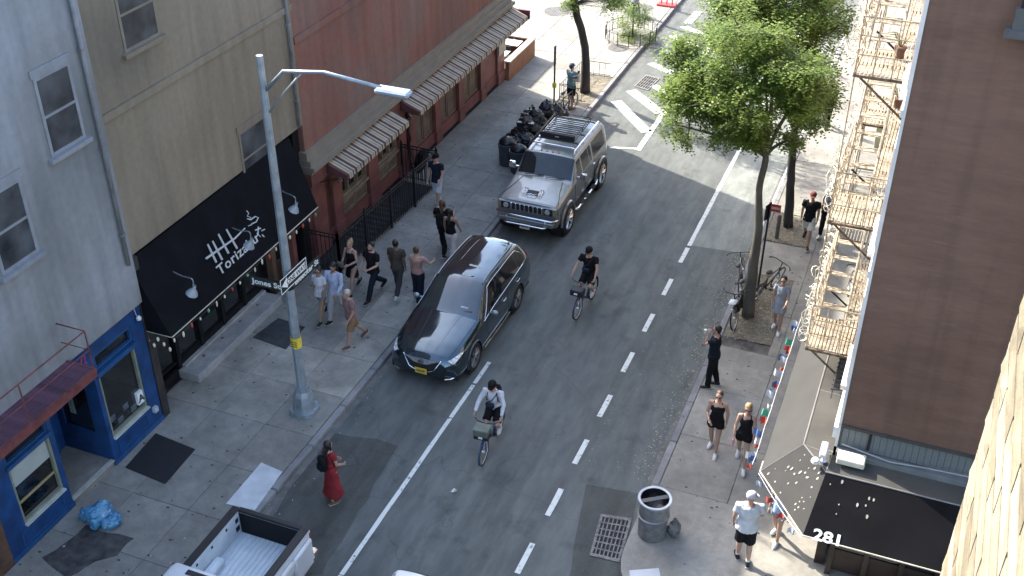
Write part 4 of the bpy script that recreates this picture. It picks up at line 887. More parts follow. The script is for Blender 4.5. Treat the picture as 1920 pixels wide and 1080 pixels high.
# ---------------- fire escape
FEX0, FEX1 = -1.33, XR-.05
FM = mat('weathered_iron_paint', (.43,.39,.29), .6, var=.35, scale=14, bump=.2, col2=(.20,.145,.085))
FM2 = mat('rusty_iron', (.11,.075,.045), .65, var=.4, scale=10, bump=.2)
esc = empty('fire_escape', (XR, 22, 3.9), 0, 'tall rusty cream painted iron fire escape on the right facade, wrapped in curly wire', 'fire escape')
YF0, YF1 = 18.75, 24.9
slm = MB(); slm.bevbox(-.026,.026,0,1,-.005,.018,.004); slm = slm.mesh('slat', FM)
levels = [3.9, 6.75, 9.6]
def addslat(x, y0, y1, z): o = inst(slm, 'slat', None, (x, y0, z), (0,0,0), (1, y1-y0, 1)); world_parent(o, esc)
for li, z in enumerate(levels):
    nsl = 13
    for i in range(nsl):
        x = FEX0+.05+i*(FEX1-FEX0-.1)/(nsl-1)
        if i < 8:
            addslat(x, YF0+.03, YF0+1.15, z)
            addslat(x, YF1-1.6, YF1-.02, z)
        else: addslat(x, YF0+.03, YF1-.02, z)
    for y in (YF0, YF0+.6, YF0+1.17, YF0+2.4, YF0+3.6, YF1-1.62, YF1-.8, YF1):
        x1 = FEX1 if True else 0; x0 = FEX0 if (y < YF0+1.2 or y > YF1-1.7) else FEX0+.62
        q = MB(); q.box(x0, x1, y-.018, y+.018, z-.05, z-.006); world_parent(q.build('cross_bar', FM2), esc)
    q = MB(); q.box(FEX0-.02, FEX0+.015, YF0, YF1, z-.06, z+.03); world_parent(q.build('edge_beam', FM), esc)
    q = MB(); q.box(FEX0+.60, FEX0+.625, YF0+1.17, YF1-1.62, z-.05, z+.03); world_parent(q.build('hatch_beam', FM), esc)
    # brackets
    for y in (YF0+.05, YF0+2.4, YF1-.1):
        q = MB(); q.tube([(FEX0+.1,y,z-.07),(XR-.02,y,z-.75)], .02, 6); world_parent(q.build('bracket', BLACK_METAL if y > YF0+1 and y < YF1-1 else FM2), esc)
    # railings
    for zz_ in (.35, .68, 1.0):
        q = MB(); q.tube([(FEX1,YF0,z+zz_),(FEX0,YF0,z+zz_),(FEX0,YF1,z+zz_),(FEX1,YF1,z+zz_)], .016 if zz_ == 1.0 else .011, 6); world_parent(q.build('handrail' if zz_ == 1.0 else 'rail', FM), esc)
    k = 0; y = YF0
    while y <= YF1+.01:
        q = MB(); q.tube([(FEX0,y,z),(FEX0,y,z+1.0)], .012, 5); world_parent(q.build('baluster', FM), esc); y += (YF1-YF0)/14
    for x in (FEX0+.3, FEX0+.6): q = MB(); q.tube([(x,YF0,z),(x,YF0,z+1.0)], .012, 5); world_parent(q.build('baluster', FM), esc)
# stairs between levels (treads climb away from the camera through the hatch)
for z0, z1 in ((3.9,6.75),(6.75,9.6),(9.6,12.45)):
    ns = 12; ya, yb = YF0+1.35, YF1-1.75; xa, xb = FEX0+.06, FEX0+.58
    for s_ in (xa, xb):
        q = MB(); q.tube([(s_,ya-.15,z0+.02),(s_,yb,z1)], .028, 4, flat=.4); world_parent(q.build('stringer', FM), esc)
        q = MB(); q.tube([(s_,ya-.1,z0+.85),(s_,yb-.1,z1+.8)], .014, 5); world_parent(q.build('stair_rail', FM), esc)
    for i in range(ns):
        t = (i+.5)/ns; y = ya+(yb-ya)*t; z = z0+(z1-z0)*t
        q = MB(); q.bevbox(xa+.01, xb-.01, y-.09, y+.02, z-.006, z+.010, .004); q.bevbox(xa+.01, xb-.01, y+.035, y+.08, z-.006, z+.010, .004); world_parent(q.build('tread', FM), esc)
# drop ladder rails below level one + vertical ties
for x, y in ((FEX0, YF0+.1),(FEX0, YF1-.1),(FEX1+.0, YF0+.1)):
    q = MB(); q.tube([(x,y,3.9),(x,y,12.6)], .014, 5); world_parent(q.build('tie_rod', FM), esc)
q = MB(); q.tube([(FEX0-.05,YF0+1.2,3.4),(FEX0-.05,YF1-1.5,3.55)], .03, 6); q.tube([(FEX0-.13,YF0+1.2,3.2),(FEX0-.13,YF1-1.2,3.35)], .02, 6); world_parent(q.build('drop_ladder_rail', mat('olive_rail', (.2,.2,.14), .6, var=.2)), esc)
# tangled curly wire on the outer rails
rw = random.Random(11)
for li, z in enumerate(levels):
    cw = MB()
    for s_ in range(5):
        ph = rw.uniform(0, 6.28); rad = rw.uniform(.05, .13); y = YF0-.1; pts = []; k = 0; fr_ = rw.uniform(1.0, 1.7); base = rw.uniform(.25, .95)
        while y < YF1+.5:
            a_ = ph+k*.75; r_ = rad*(1+.35*math.sin(k*.31+ph))
            pts.append((FEX0-.07+math.cos(a_)*r_*.8, y+math.sin(a_*.97)*r_*.8, z+base+math.sin(a_)*r_*1.3+.12*math.sin(y*1.3+ph))); y += .018*fr_*2; k += 1
        cw.tube(pts, .0085, 3, cap=False)
    # radial loops drooping outwards at the near corner
    for s_ in range(44):
        y = rw.uniform(YF0-.1, YF1); r_ = rw.uniform(.07,.16); c_ = Vector((FEX0-rw.uniform(.0,.12), y, z+rw.uniform(.1,1.0))); t0 = rw.uniform(0,3.1)
        ax_ = Vector((rw.uniform(-1,1), rw.uniform(-1,1), rw.uniform(-1,1))).normalized(); u_ = ax_.orthogonal().normalized(); v_ = ax_.cross(u_)
        cw.tube([c_+(u_*math.cos(k*.7)+v_*math.sin(k*.7))*r_ for k in range(9)], .0085, 3, cap=False)
    o = cw.build('curly_wire', mat('pale_wire', (.55,.52,.42), .6, var=.2), recalc=False); world_parent(o, esc)
# bits on the wall behind: air conditioner and a few things stored on the balconies
ac = empty('air_conditioner', (XR, 22.9, 4.9), 0, 'pale blue window air conditioner behind the fire escape rungs', 'air conditioner')
q = MB(); q.bevbox(-.42,0,-.3,.3,0,.42,.02); q.build('casing', mat('ac_blue', (.4,.5,.55), .5, var=.08), ac)
q = MB(); [q.box(-.428,-.42,-.26,.26,.05+i*.05,.075+i*.05) for i in range(7)]; q.build('grille', mat('ac_grille', (.1,.12,.13), .5), ac)
# flower pots on balconies
for i, (y, z, c) in enumerate(((YF1-.6,6.79,(.25,.1,.06)),(YF1-.9,3.94,(.2,.1,.06)),(YF0+.9,9.64,(.22,.1,.07)),(YF1-.5,9.64,(.25,.12,.07)))):
    root = empty('flower_pot', (XR-.35, y, z), 0, ['terracotta pot with a dry plant on the middle balcony','terracotta pot with a dry plant on the lowest balcony','terracotta pot on the near end of the top balcony','terracotta pot on the far end of the top balcony'][i], 'plant pot')
    q = MB(); q.lathe([(.07,0),(.1,.18),(.11,.18),(.11,.21),(.09,.21)], 10); q.build('pot', mat('terracotta', (.14,.07,.045), .8), root)
    q = MB()
    for k in range(22): a_ = rw.uniform(0,6.28); e_ = rw.uniform(.1,.3); q.tube([(0,0,.18),(math.cos(a_)*e_*.5,math.sin(a_)*e_*.5,.2+e_*.8),(math.cos(a_)*e_,math.sin(a_)*e_,.2+e_*.7)], [.006,.01,.002], 3)
    q.build('foliage', mat('dry_plant', (.16,.14,.06), .8), root)
# ---------------- masonry of the building the view is taken from
VX = .292; VY = 2.5
m, n, l, b = nodes('rough_stone'); geo = n.new('ShaderNodeNewGeometry'); oi = n.new('ShaderNodeObjectInfo'); tc = n.new('ShaderNodeTexCoord')
col = mixc(mr(oi.outputs['Random'], 0, 1, 0, 1), (.11,.092,.058), (.22,.195,.14))
col = scale_c(col, mr(nzp(9, 6, (1,.5,2)), .3, .7, .55, 1.3)); col = mixc(mr(nzp(3.0, 5, (1,.9,5)), .52, .64, 0, .7), col, (.085,.072,.045))
l.new(col, b.inputs['Base Color']); b.inputs['Roughness'].default_value = .9; bumpn(nzp(38, 5), .7, .008)
STONE = m
V = empty('near_stone_building', (VX, VY, 14), 0, 'sunlit rough stone wall of the nearest building along the right frame edge', 'building')
PB('core_wall', mat('mortar', (.10,.085,.06), .95, var=.3, scale=30), V, (VX+.012, 12, -8, VY-.012, 0, 20))
z = 12.6; row = 0
while z < 15.6:
    hh = .085; y = VY - (0 if row % 2 else .0); first = True; jj = 0
    while y > .55:
        L = rw.uniform(.34,.5) if not first else (.42 if row % 2 else .2)
        q = MB(); nx = 4; nz_ = 2; x0 = VX
        P = {}
        for i in range(nx+1):
            for j in range(nz_+1):
                yy1 = y-.006-(L-.012)*i/nx; zz1 = z+.005+(hh-.01)*j/nz_; edge = i in (0,nx) or j in (0,nz_)
                pr = .003 if edge else .009+.006*noise.noise((yy1*5, zz1*9, row*1.7))
                yo = .006*noise.noise((row*3.3, j*.9, 4.4)) if i == 0 else 0
                P[i,j] = len(q.v); q.v.append((x0-pr, yy1+yo, zz1))
        for i in range(nx):
            for j in range(nz_): q.face((P[i,j], P[i+1,j], P[i+1,j+1], P[i,j+1]))
        bk = {}
        for i in range(nx+1):
            for j in (0, nz_): bk[i,j] = len(q.v); v_ = q.v[P[i,j]]; q.v.append((x0+.05, v_[1], v_[2]))
        for i in range(nx): q.face((P[i,0], bk[i,0], bk[i+1,0], P[i+1,0])); q.face((P[i,nz_], P[i+1,nz_], bk[i+1,nz_], bk[i,nz_]))
        for i in (0, nx):
            q.face([P[i,j] for j in range(nz_+1)]+[bk[i,nz_], bk[i,0]])
        o = q.build('stone', STONE); world_parent(o, V)
        y -= L; first = False; jj += 1
    z += hh; row += 1
# ============================================================ VEHICLES
def cr(p0, p1, p2, p3, t, k=.35):
    m1 = (p2-p0)*k; m2 = (p3-p1)*k; t2 = t*t; t3 = t2*t
    return p1*(2*t3-3*t2+1) + m1*(t3-2*t2+t) + p2*(-2*t3+3*t2) + m2*(t3-t2)
class Loft:
    def __init__(s, st, ku=.35, kv=.35):
        s.st = st; s.ku = ku; s.kv = kv; s.nu = len(st)-1; s.nv = len(st[0][1])-1
    def row(s, i, v):
        P = [Vector((x, s.st[i][0]+(e if isinstance(e, float) else 0), z)) for (x, z, *r) in s.st[i][1] for e in [(r[0] if r else 0.0)]]
        j = min(int(v), s.nv-1); t = v-j
        p0 = P[max(j-1,0)]; p3 = P[min(j+2, s.nv)]
        return cr(p0, P[j], P[j+1], p3, t, s.kv)
    def pt(s, u, v, side=1):
        i = min(int(u), s.nu-1); t = u-i
        r = [s.row(max(i-1,0), v), s.row(i, v), s.row(i+1, v), s.row(min(i+2, s.nu), v)]
        p = cr(*r, t, s.ku); return Vector((p.x*side, p.y, p.z))
    def parts(s, cls, du=8, dv=6, drop=None):
        NU = s.nu*du; NV = s.nv*dv; grid = {}
        for side in (1,-1):
            for i in range(NU+1):
                for j in range(NV+1): grid[side,i,j] = s.pt(i/du, j/dv, side)
        out = {}
        for side in (1,-1):
            for i in range(NU):
                for j in range(NV):
                    c = (grid[side,i,j]+grid[side,i+1,j+1])/2
                    if drop and drop(c, (j+.5)/dv): continue
                    k = cls((i+.5)/du, (j+.5)/dv, side)
                    b_ = out.setdefault(k, (MB(), {})); idx = []
                    for (a_, d_) in ((i,j),(i+1,j),(i+1,j+1),(i,j+1)):
                        key = (side if d_ != NV else 0, a_, d_)
                        if key not in b_[1]: b_[1][key] = len(b_[0].v); b_[0].v.append(tuple(grid[side,a_,d_]))
                        idx.append(b_[1][key])
                    b_[0].face(idx if side == 1 else idx[::-1])
        return {k: v[0] for k, v in out.items()}
def wheel(root, x, y, r, w_, spokes=5, rimm=None, side=1, name='wheel'):
    q = MB(); M_ = Matrix.Translation((x, y, r)) @ Matrix.Rotation(R(90)*side, 4, 'Y')
    q.lathe([(r*.66,-w_/2),(r*.93,-w_/2),(r,-w_*.36),(r,w_*.36),(r*.93,w_/2),(r*.70,w_/2),(r*.66,w_*.3)], 36, M_); o = q.build(name, RUBBER, root, auto=35)
    rim = MB(); rim.lathe([(r*.70,w_*.47),(r*.68,w_*.50),(r*.64,w_*.47),(r*.62,w_*.15),(r*.05,w_*.05)], 30, M_, cap=False); rm = rim.build('rim', rimm or mat('alloy', (.42,.43,.45), .3, metal=.8), o, auto=40)
    q = MB()
    for k in range(spokes):
        a = 2*math.pi*k/spokes
        for da in (-.12,.12):
            q.tube([M_ @ Vector((r*.10*math.cos(a), r*.10*math.sin(a), w_*.34)), M_ @ Vector((r*.63*math.cos(a+da), r*.63*math.sin(a+da), w_*.42))], [r*.07,r*.055], 5, flat=.6)
    q.lathe([(r*.14,w_*.3),(r*.13,w_*.42),(0.001,w_*.44)], 14, M_); q.build('spokes', rimm or MATS['alloy'], rm if False else o, auto=40)
    q = MB(); q.lathe([(r*.60,w_*.12),(.01,w_*.10)], 24, M_, cap=False); q.build('brake_disc', BLACK_METAL, o)
    return o
def line_on(L, uv, side, r, name, m_, root, off=.004, n=5):
    pts = [L.pt(u, v, side) for u, v in uv]; q = MB(); q.tube(pts, r, n); return q.build(name, m_, root, smooth=True)
CARGLASS = mat('car_glass', (.012,.014,.016), .03, var=.2, spec=.6, coat=0)
SCREEN = mat('screen_glass', (.02,.03,.036), .03, var=.2, spec=1.0, coat=1.0, metal=.35)
PLASTIC = mat('black_plastic', (.008,.008,.009), .55, var=.15)
def headlamp(root, pts, m_, name='headlight'):
    q = MB(); q.poly(pts); return q.build(name, m_, root)
# ---------- dark SUV
def suv(name, loc, paint, label, cat='car', plate_m=None, dark_trim=CHROME):
    root = empty(name, loc, 0, label, cat)
    st = [(-.03,[(.52,.30),(.60,.40),(.66,.52),(.62,.64),(.5,.71),(.36,.755),(.2,.775),(0,.78)]),
          (.10,[(.78,.22),(.86,.36),(.875,.55),(.81,.73),(.64,.83),(.46,.87),(.25,.885),(0,.89)]),
          (.45,[(.88,.22),(.955,.40),(.965,.63),(.90,.83),(.73,.945),(.5,.985),(.27,1.0),(0,1.005)]),
          (.95,[(.90,.24),(.97,.42),(.98,.68),(.925,.91),(.77,1.02),(.5,1.06),(.27,1.075),(0,1.08)]),
          (1.40,[(.90,.24),(.97,.42),(.98,.70),(.935,.98),(.80,1.085),(.54,1.125),(.28,1.15),(0,1.155)]),
          (1.52,[(.90,.24),(.97,.42),(.98,.70),(.935,.985),(.80,1.12),(.6,1.165),(.30,1.195),(0,1.20)]),
          (2.32,[(.90,.24),(.97,.42),(.98,.71),(.935,1.05),(.70,1.56),(.61,1.63),(.33,1.665),(0,1.675)]),
          (3.1,[(.90,.24),(.97,.42),(.98,.72),(.935,1.08),(.70,1.60),(.61,1.67),(.33,1.705),(0,1.715)]),
          (3.95,[(.90,.24),(.97,.42),(.98,.73),(.935,1.12),(.69,1.585),(.60,1.655),(.32,1.69),(0,1.70)]),
          (4.5,[(.88,.27),(.96,.45),(.965,.76),(.92,1.15),(.68,1.50),(.58,1.575),(.3,1.62),(0,1.63)]),
          (4.78,[(.84,.30),(.92,.48),(.935,.76),(.88,1.08),(.74,1.26),(.6,1.32),(.3,1.36),(0,1.37)]),
          (4.92,[(.70,.36),(.78,.48),(.82,.72),(.78,.93),(.66,1.06),(.55,1.11),(.3,1.14),(0,1.15)])]
    L = Loft(st); wr = .375; ax = (.95, 3.77)
    def cls(u, v, s_):
        if 5.02 < u < 5.97 and v > 4.12: return 'windshield'
        if 9.1 < u < 9.9 and v > 4.4: return 'rear_window'
        if 5.25 < u < 8.95 and 3.12 < v < 3.9:
            lo = 3.12+max(0, (5.9-u))*0; hi = 3.9
            if u < 6 and v > 3.15+(u-5.25)*.95: return 'body'
            if abs(u-7.0) < .035 or abs(u-8.05) < .035: return 'body'
            if u > 8.5 and v < 3.12+(u-8.5)*.9: return 'body'
            return 'side_window' if s_ > 0 else 'side_window_'
        return 'body'
    P = L.parts(cls, 12, 8, drop=lambda c, v: v < 3.2 and abs(c.x) > .7 and any((c.y-a)**2+(c.z-wr)**2 < .435**2 for a in ax))
    bd = P['body'].build('body', paint, root, smooth=True, recalc=False)
    for k in ('windshield','rear_window','side_window','side_window_'): P[k].build(k.rstrip('_'), CARGLASS if 'side' in k else SCREEN, root, smooth=True, recalc=False)
    q = MB()   # ends + floor
    q.poly([L.pt(0, v/2, 1) for v in range(0, 15)]+[L.pt(0, v/2, -1) for v in range(13, -1, -1)]); q.build('front_panel', paint, root); q = MB(); q.poly([L.pt(11, v/2, 1) for v in range(0, 15)]+[L.pt(11, v/2, -1) for v in range(13, -1, -1)]); q.build('rear_panel', paint, root)
    B(-.88,.88,.1,4.8,.22,.5,'underbody',PLASTIC,root)
    for a in ax:
        for s_ in (1,-1):
            wheel(root, s_*.86, a, wr, .235, 7, mat('suv_alloy', (.25,.25,.26), .35, metal=.7), s_)
            q = MB(); q.tube([(s_*(.965), a+.43*math.cos(t), wr+.43*math.sin(t)) for t in [math.pi*k/16 for k in range(-1, 18)]], .022, 6); q.build('wheel_arch', paint, root, smooth=True)
            q = MB(); q.lathe([(.44,-.25),(.44,.02)], 24, Matrix.Translation((s_*.93,a,wr)) @ Matrix.Rotation(R(90)*s_,4,'Y'), cap=False); q.build('arch_liner', DARK, root)
    # trim
    for s_ in (1,-1):
        line_on(L, [(5.2+i*.38, 3.08) for i in range(10)], s_, .012, 'window_trim', dark_trim, root)
        line_on(L, [(5.3+i*.1, 3.2+i*.1) for i in range(7)]+[(6.0+i*.3, 3.94) for i in range(9)]+[(8.75,3.6),(8.95,3.2)], s_, .010, 'window_trim', dark_trim, root)
        q = MB(); q.tube([L.pt(5.95+i*.3, 5.0, s_)+Vector((0,0,.035)) for i in range(10)], .018, 6); q.build('roof_rail', mat('rail_satin', (.35,.36,.38), .3, metal=.8), root, smooth=True)
        q = MB(); q.tube([(s_*.975, 1.5, .30),(s_*.985,2.4,.31),(s_*.975,3.2,.31)], .018, 6); q.build('sill_trim', dark_trim, root)
        for u in (7.0, ): pass
        for u0 in (5.35, 7.0, 8.02): line_on(L, [(u0+(.0 if u0 > 6 else 0), .6+i*.25) for i in range(11)], s_, .004, 'door_seam', DARK, root)
        for u0 in (6.62, 7.72): p = L.pt(u0, 2.62, s_); q = MB(); q.tube([p+Vector((s_*.015,-.09,0)), p+Vector((s_*.04,-.05,.005)), p+Vector((s_*.04,.05,.01)), p+Vector((s_*.015,.09,.01))], .014, 6); q.build('door_handle', dark_trim, root, smooth=True)
        mr_ = MB(); mr_.tube([(s_*.90,1.98,1.05),(s_*1.0,1.95,1.08)], .025, 6); mr_.blob((s_*1.08,1.94,1.10), .10,.055,.075, 12, 8); mm_ = mr_.build('wing_mirror', mat('mirror_grey', (.22,.25,.28), .2, metal=.5, coat=.6), root, smooth=True)
        # headlamp follows the body surface
        hq = MB(); ks = 7
        for i in range(ks):
            for j in range(3):
                def hp(i_, j_): u = .75+i_/ks*1.15; v = 3.02+j_/3*(.75-.55*i_/ks)+.12*i_/ks; p = L.pt(u, v, s_); return p+Vector((s_*.006,-.008,.006))
                hq.poly([hp(i,j), hp(i+1,j), hp(i+1,j+1), hp(i,j+1)])
        hq.build('headlight', mat('headlamp_lens', (.55,.57,.58), .1, var=.35, scale=14, coat=.8), root, recalc=True)
        tq = MB()
        for i in range(4):
            def tp(i_, j_): p = L.pt(9.55+i_*.16, 2.75+j_*.55, s_); return p+Vector((s_*.008,.006,.003))
            for j in range(2): tq.poly([tp(i,j), tp(i+1,j), tp(i+1,j+1), tp(i,j+1)])
        tq.build('tail_light', mat('tail_red', (.35,.02,.02), .15, coat=.6), root)
        q = MB(); q.tube([(s_*.60,-.055,.30),(s_*.72,.0,.305),(s_*.80,.09,.32)], .016, 6); q.build('fog_trim', dark_trim, root)
    q = MB(); q.prism([(-.46,-.03,.74),(-.30,-.075,.50),(0,-.09,.46),(.30,-.075,.50),(.46,-.03,.74),(0,-.06,.78)], (0,.03,0)); q.build('grille_mesh', PLASTIC, root)
    q = MB(); q.tube([(-.50,0.0,.78),(-.33,-.075,.50),(-.2,-.095,.45),(0,-.105,.435),(.2,-.095,.45),(.33,-.075,.50),(.50,0.0,.78)], .018, 6); q.build('grille_surround', dark_trim, root, smooth=True)
    q = MB(); q.prism([(-.48,-.025,.775),(-.2,-.085,.66),(0,-.10,.635),(.2,-.085,.66),(.48,-.025,.775),(.2,-.05,.775),(-.2,-.05,.775)], (0,-.012,.008)); gw = q.build('grille_bar', mat('satin_chrome', (.5,.52,.55), .25, metal=.9), root)
    q = MB(); q.tube([(.055*math.cos(t), -.125, .70+.062*math.sin(t)) for t in [k*math.pi/8 for k in range(17)]], .009, 5); q.tube([(-.03,-.13,.65),(0,-.13,.755),(.03,-.13,.65)], .008, 5); q.build('badge', BLACK_METAL, gw)
    pm = plate_m or mat('plate_yellow', (.62,.42,.03), .5, var=.05)
    npq = B(-.155,.155,-.115,-.105,.36,.52,'number_plate',pm,root)
    q = MB(); 
    for i in range(6): q.box(-.11+i*.037,-.088+i*.037,-.119,-.115,.41,.47)
    q.build('plate_marks', mat('plate_ink', (.05,.05,.12), .6), npq)
    q = MB()      # wipers
    for x0, x1 in ((-.55,.05),(.1,.62)): q.tube([(x0,1.50,1.165),(x1,1.60,1.225)], .01, 4)
    q.build('wiper', PLASTIC, root)
    # glass roof panel frame, shut lines
    q = MB(); q.poly([L.pt(u, v, 1)+Vector((0,0,.004)) for u, v in ((6.12,7),(6.12,6.3),(6.16,6.1),(6.7,6.1),(6.74,6.3),(6.74,7))]); q.poly([L.pt(u, v, -1)+Vector((0,0,.004)) for u, v in ((6.12,7),(6.12,6.3),(6.16,6.1),(6.7,6.1),(6.74,6.3),(6.74,7))]); q.build('sunroof', mat('sunroof_glass', (.01,.012,.014), .02, var=.1, coat=1.0), root)
    for s_ in (1,-1): line_on(L, [(1.1+i*.5, 5.9-.35*i/6) for i in range(8)], s_, .004, 'bonnet_crease', paint, root); line_on(L, [(1.05+i*.42, 4.02+.0*i) for i in range(9)], s_, .004, 'bonnet_seam', DARK, root)
    for s_ in (1,-1): line_on(L, [(6.9+i*.2, 6.05) for i in range(9)], s_, .004, 'roof_groove', dark_trim, root)
    B(.30,.50,1.63,1.64,1.22,1.30,'permit_card', mat('permit_white', (.6,.65,.68), .5), root, M=Matrix.Translation((0,0,0)))
    return root, L
suv('parked_car', (-10.12, 19.40, 0.0), mat('car_black_blue', (.045,.070,.088), .08, metal=.8, var=.1, coat=1.0, spec=.6), 'dark glossy SUV with chrome grille and yellow plate parked at the left kerb')
# white car whose roof just enters the bottom edge
suv('white_car', (-6.62, 7.98, 0.0), mat('car_white', (.75,.76,.78), .25, var=.03, coat=.8), 'white car just touching the bottom edge in the near lane', plate_m=mat('plate_white', (.7,.7,.66), .5))

# ---------- silver boxy off-roader
def offroader(loc):
    root = empty('off_road_vehicle', loc, 0, 'big boxy silver off road vehicle with roof rack and slotted grille at the kerb', 'car')
    paint = mat('pewter_paint', (.20,.212,.205), .28, metal=.5, var=.04, coat=.7)
    st = [(.14,[(.84,.52),(.90,.60),(.91,.85),(.89,1.10),(.84,1.17),(.6,1.19),(.3,1.20),(0,1.20)]),
          (.22,[(.88,.50),(.94,.60),(.95,.88),(.93,1.14),(.86,1.215),(.6,1.235),(.3,1.245),(0,1.245)]),
          (.8,[(.88,.50),(.94,.60),(.95,.90),(.94,1.19),(.87,1.27),(.6,1.29),(.3,1.31),(0,1.31)]),
          (1.42,[(.88,.50),(.94,.60),(.95,.92),(.945,1.24),(.88,1.33),(.6,1.35),(.3,1.37),(0,1.37)]),
          (1.52,[(.88,.50),(.94,.60),(.95,.93),(.945,1.25),(.89,1.37),(.7,1.385),(.3,1.40),(0,1.40)]),
          (1.98,[(.88,.50),(.94,.60),(.95,.94),(.945,1.27),(.80,1.84),(.73,1.90),(.35,1.925),(0,1.93)]),
          (3.0,[(.88,.50),(.94,.60),(.95,.95),(.945,1.28),(.80,1.87),(.73,1.935),(.35,1.96),(0,1.965)]),
          (4.55,[(.88,.50),(.94,.60),(.95,.95),(.945,1.28),(.80,1.86),(.73,1.925),(.35,1.95),(0,1.955)]),
          (4.72,[(.86,.52),(.92,.62),(.93,.95),(.92,1.26),(.79,1.78),(.70,1.84),(.35,1.86),(0,1.865)]),
          (4.78,[(.82,.55),(.88,.65),(.89,.95),(.88,1.24),(.76,1.70),(.66,1.76),(.3,1.78),(0,1.78)])]
    L = Loft(st, .12, .12); wr = .46; ax = (.92, 4.03)
    def cls(u, v, s_):
        if 4.1 < u < 4.92 and 4.25 < v: return 'windshield'
        if 4.5 < u < 6.88 and 3.15 < v < 3.82:
            if u < 5 and v > 3.1+(u-4.5)*1.45: return 'body'
            if any(abs(u-k) < .03 for k in (5.42, 5.43+.5, 5.42+.5+.02)) : return 'body'
            if abs(u-6.28) < .035: return 'body'
            return 'side_window' if s_ > 0 else 'side_window_'
        return 'body'
    P = L.parts(cls, 14, 6, drop=lambda c, v: v < 3.4 and abs(c.x) > .7 and any((c.y-a)**2+(c.z-wr)**2 < .54**2 for a in ax))
    P['body'].build('body', paint, root, recalc=False, auto=28)
    P['windshield'].build('windshield', CARGLASS, root, smooth=True, recalc=False); [P[k].build('side_window', CARGLASS, root, smooth=True, recalc=False) for k in ('side_window','side_window_')]
    q = MB(); q.poly([L.pt(0, v/2, 1) for v in range(0, 15)]+[L.pt(0, v/2, -1) for v in range(13, -1, -1)]); q.build('front_panel', paint, root); q = MB(); q.poly([L.pt(9, v/2, 1) for v in range(0, 15)]+[L.pt(9, v/2, -1) for v in range(13, -1, -1)]); q.build('rear_panel', paint, root)
    B(-.86,.86,.2,4.7,.45,.75,'underbody',PLASTIC,root)
    for a in ax:
        for s_ in (1,-1):
            wheel(root, s_*.89, a, wr, .31, 8, mat('chrome_alloy', (.6,.61,.62), .2, metal=.9), s_)
            q = MB(); pts = [(s_*.985, a+.55*math.cos(t), wr+.55*math.sin(t)*(.95)) for t in [math.pi*k/12 for k in range(0, 13)]]; q.tube(pts, .055, 6, flat=.8); q.build('fender_flare', paint, root, auto=50)
            q = MB(); q.lathe([(.545,-.35),(.545,.05)], 24, Matrix.Translation((s_*.93,a,wr)) @ Matrix.Rotation(R(90)*s_,4,'Y'), cap=False); q.build('arch_liner', DARK, root)
    # front face
    fc_ = B(-.90,.90,.08,.20,.92,1.17,'front_fascia',paint,root,bev=.03)
    for i in range(7): x = (i-3)*.135; B(x-.042,x+.042,.062,.082,.95,1.14,'grille_slot',DARK,root)
    for i in range(8): x = (i-3.5)*.135; B(x-.02,x+.02,.045,.085,.93,1.15,'grille_bar',CHROME,root,bev=.008)
    for s_ in (1,-1):
        B(s_*.66-.13,s_*.66+.13,.06,.085,.94,1.15,'headlight_bezel',PLASTIC,root); q = MB(); q.lathe([(.085,0),(.08,.015),(.02,.03)], 18, Matrix.Translation((s_*.64,.06,1.045)) @ Matrix.Rotation(R(90),4,'X')); q.build('headlight', mat('lens_clear', (.5,.52,.55), .08, metal=.4, coat=1), root, auto=50)
        B(s_*.86-.045,s_*.86+.045,.07,.09,.99,1.10,'indicator', mat('amber', (.35,.2,.05), .3), root)
        q = MB(); q.lathe([(.05,0),(.02,.02)], 14, Matrix.Translation((s_*.60,-.03,.72)) @ Matrix.Rotation(R(90),4,'X')); q.build('fog_light', MATS['lens_clear'], root)
        B(s_*.93-.055,s_*.93+.055,1.20,1.62,1.375,1.45,'cowl_vent',paint,root,bev=.02) if False else None
        # mirrors
        q = MB(); q.bevbox(s_*1.13-.11,s_*1.13+.11,1.76,1.86,1.34,1.56,.03); q.tube([(s_*.93,1.82,1.4),(s_*1.05,1.82,1.4)], .03, 6); q.build('wing_mirror', CHROME, root, auto=40)
        for y0 in (2.35, 3.2): q = MB(); q.bevbox(s_*.975-.02,s_*.975+.02,y0,y0+.16,1.14,1.19,.008); q.build('door_handle', CHROME, root)
        for y0 in (1.62, 2.55, 3.42): q = MB(); q.tube([(s_*.947,y0,.6),(s_*.957,y0,.9),(s_*.952,y0,1.24)], .004, 4); q.build('door_seam', DARK, root)
        # running board with step plates
        q = MB(); q.tube([(s_*1.02,1.5,.48),(s_*1.04,1.7,.44),(s_*1.04,3.35,.44),(s_*1.02,3.5,.5)], .045, 8); sb = q.build('side_step', CHROME, root, smooth=True)
        for y0 in (1.95, 2.35, 2.95): B(s_*1.05-.07,s_*1.05+.07,y0,y0+.26,.475,.50,'step_pad',PLASTIC,sb)
        # roof rails
        q = MB(); q.tube([(s_*.72,2.05,1.95),(s_*.72,2.15,2.06),(s_*.72,4.35,2.07),(s_*.72,4.5,1.97)], .028, 7); q.build('roof_rail', CHROME if s_ > 0 else PLASTIC, root, smooth=True)
    q = MB(); q.tube([(-.95,.12,.80),(-.80,-.02,.80),(.80,-.02,.80),(.95,.12,.80)], .035, 8); q.build('bumper_tube', CHROME, root, smooth=True)
    B(-.86,.86,-.03,.2,.56,.74,'front_bumper',paint,root,bev=.04); q = MB(); q.tube([(-.66,-.06,.60),(-.55,-.09,.57),(.55,-.09,.57),(.66,-.06,.60)], .03, 8); q.build('skid_tube', CHROME, root, smooth=True)
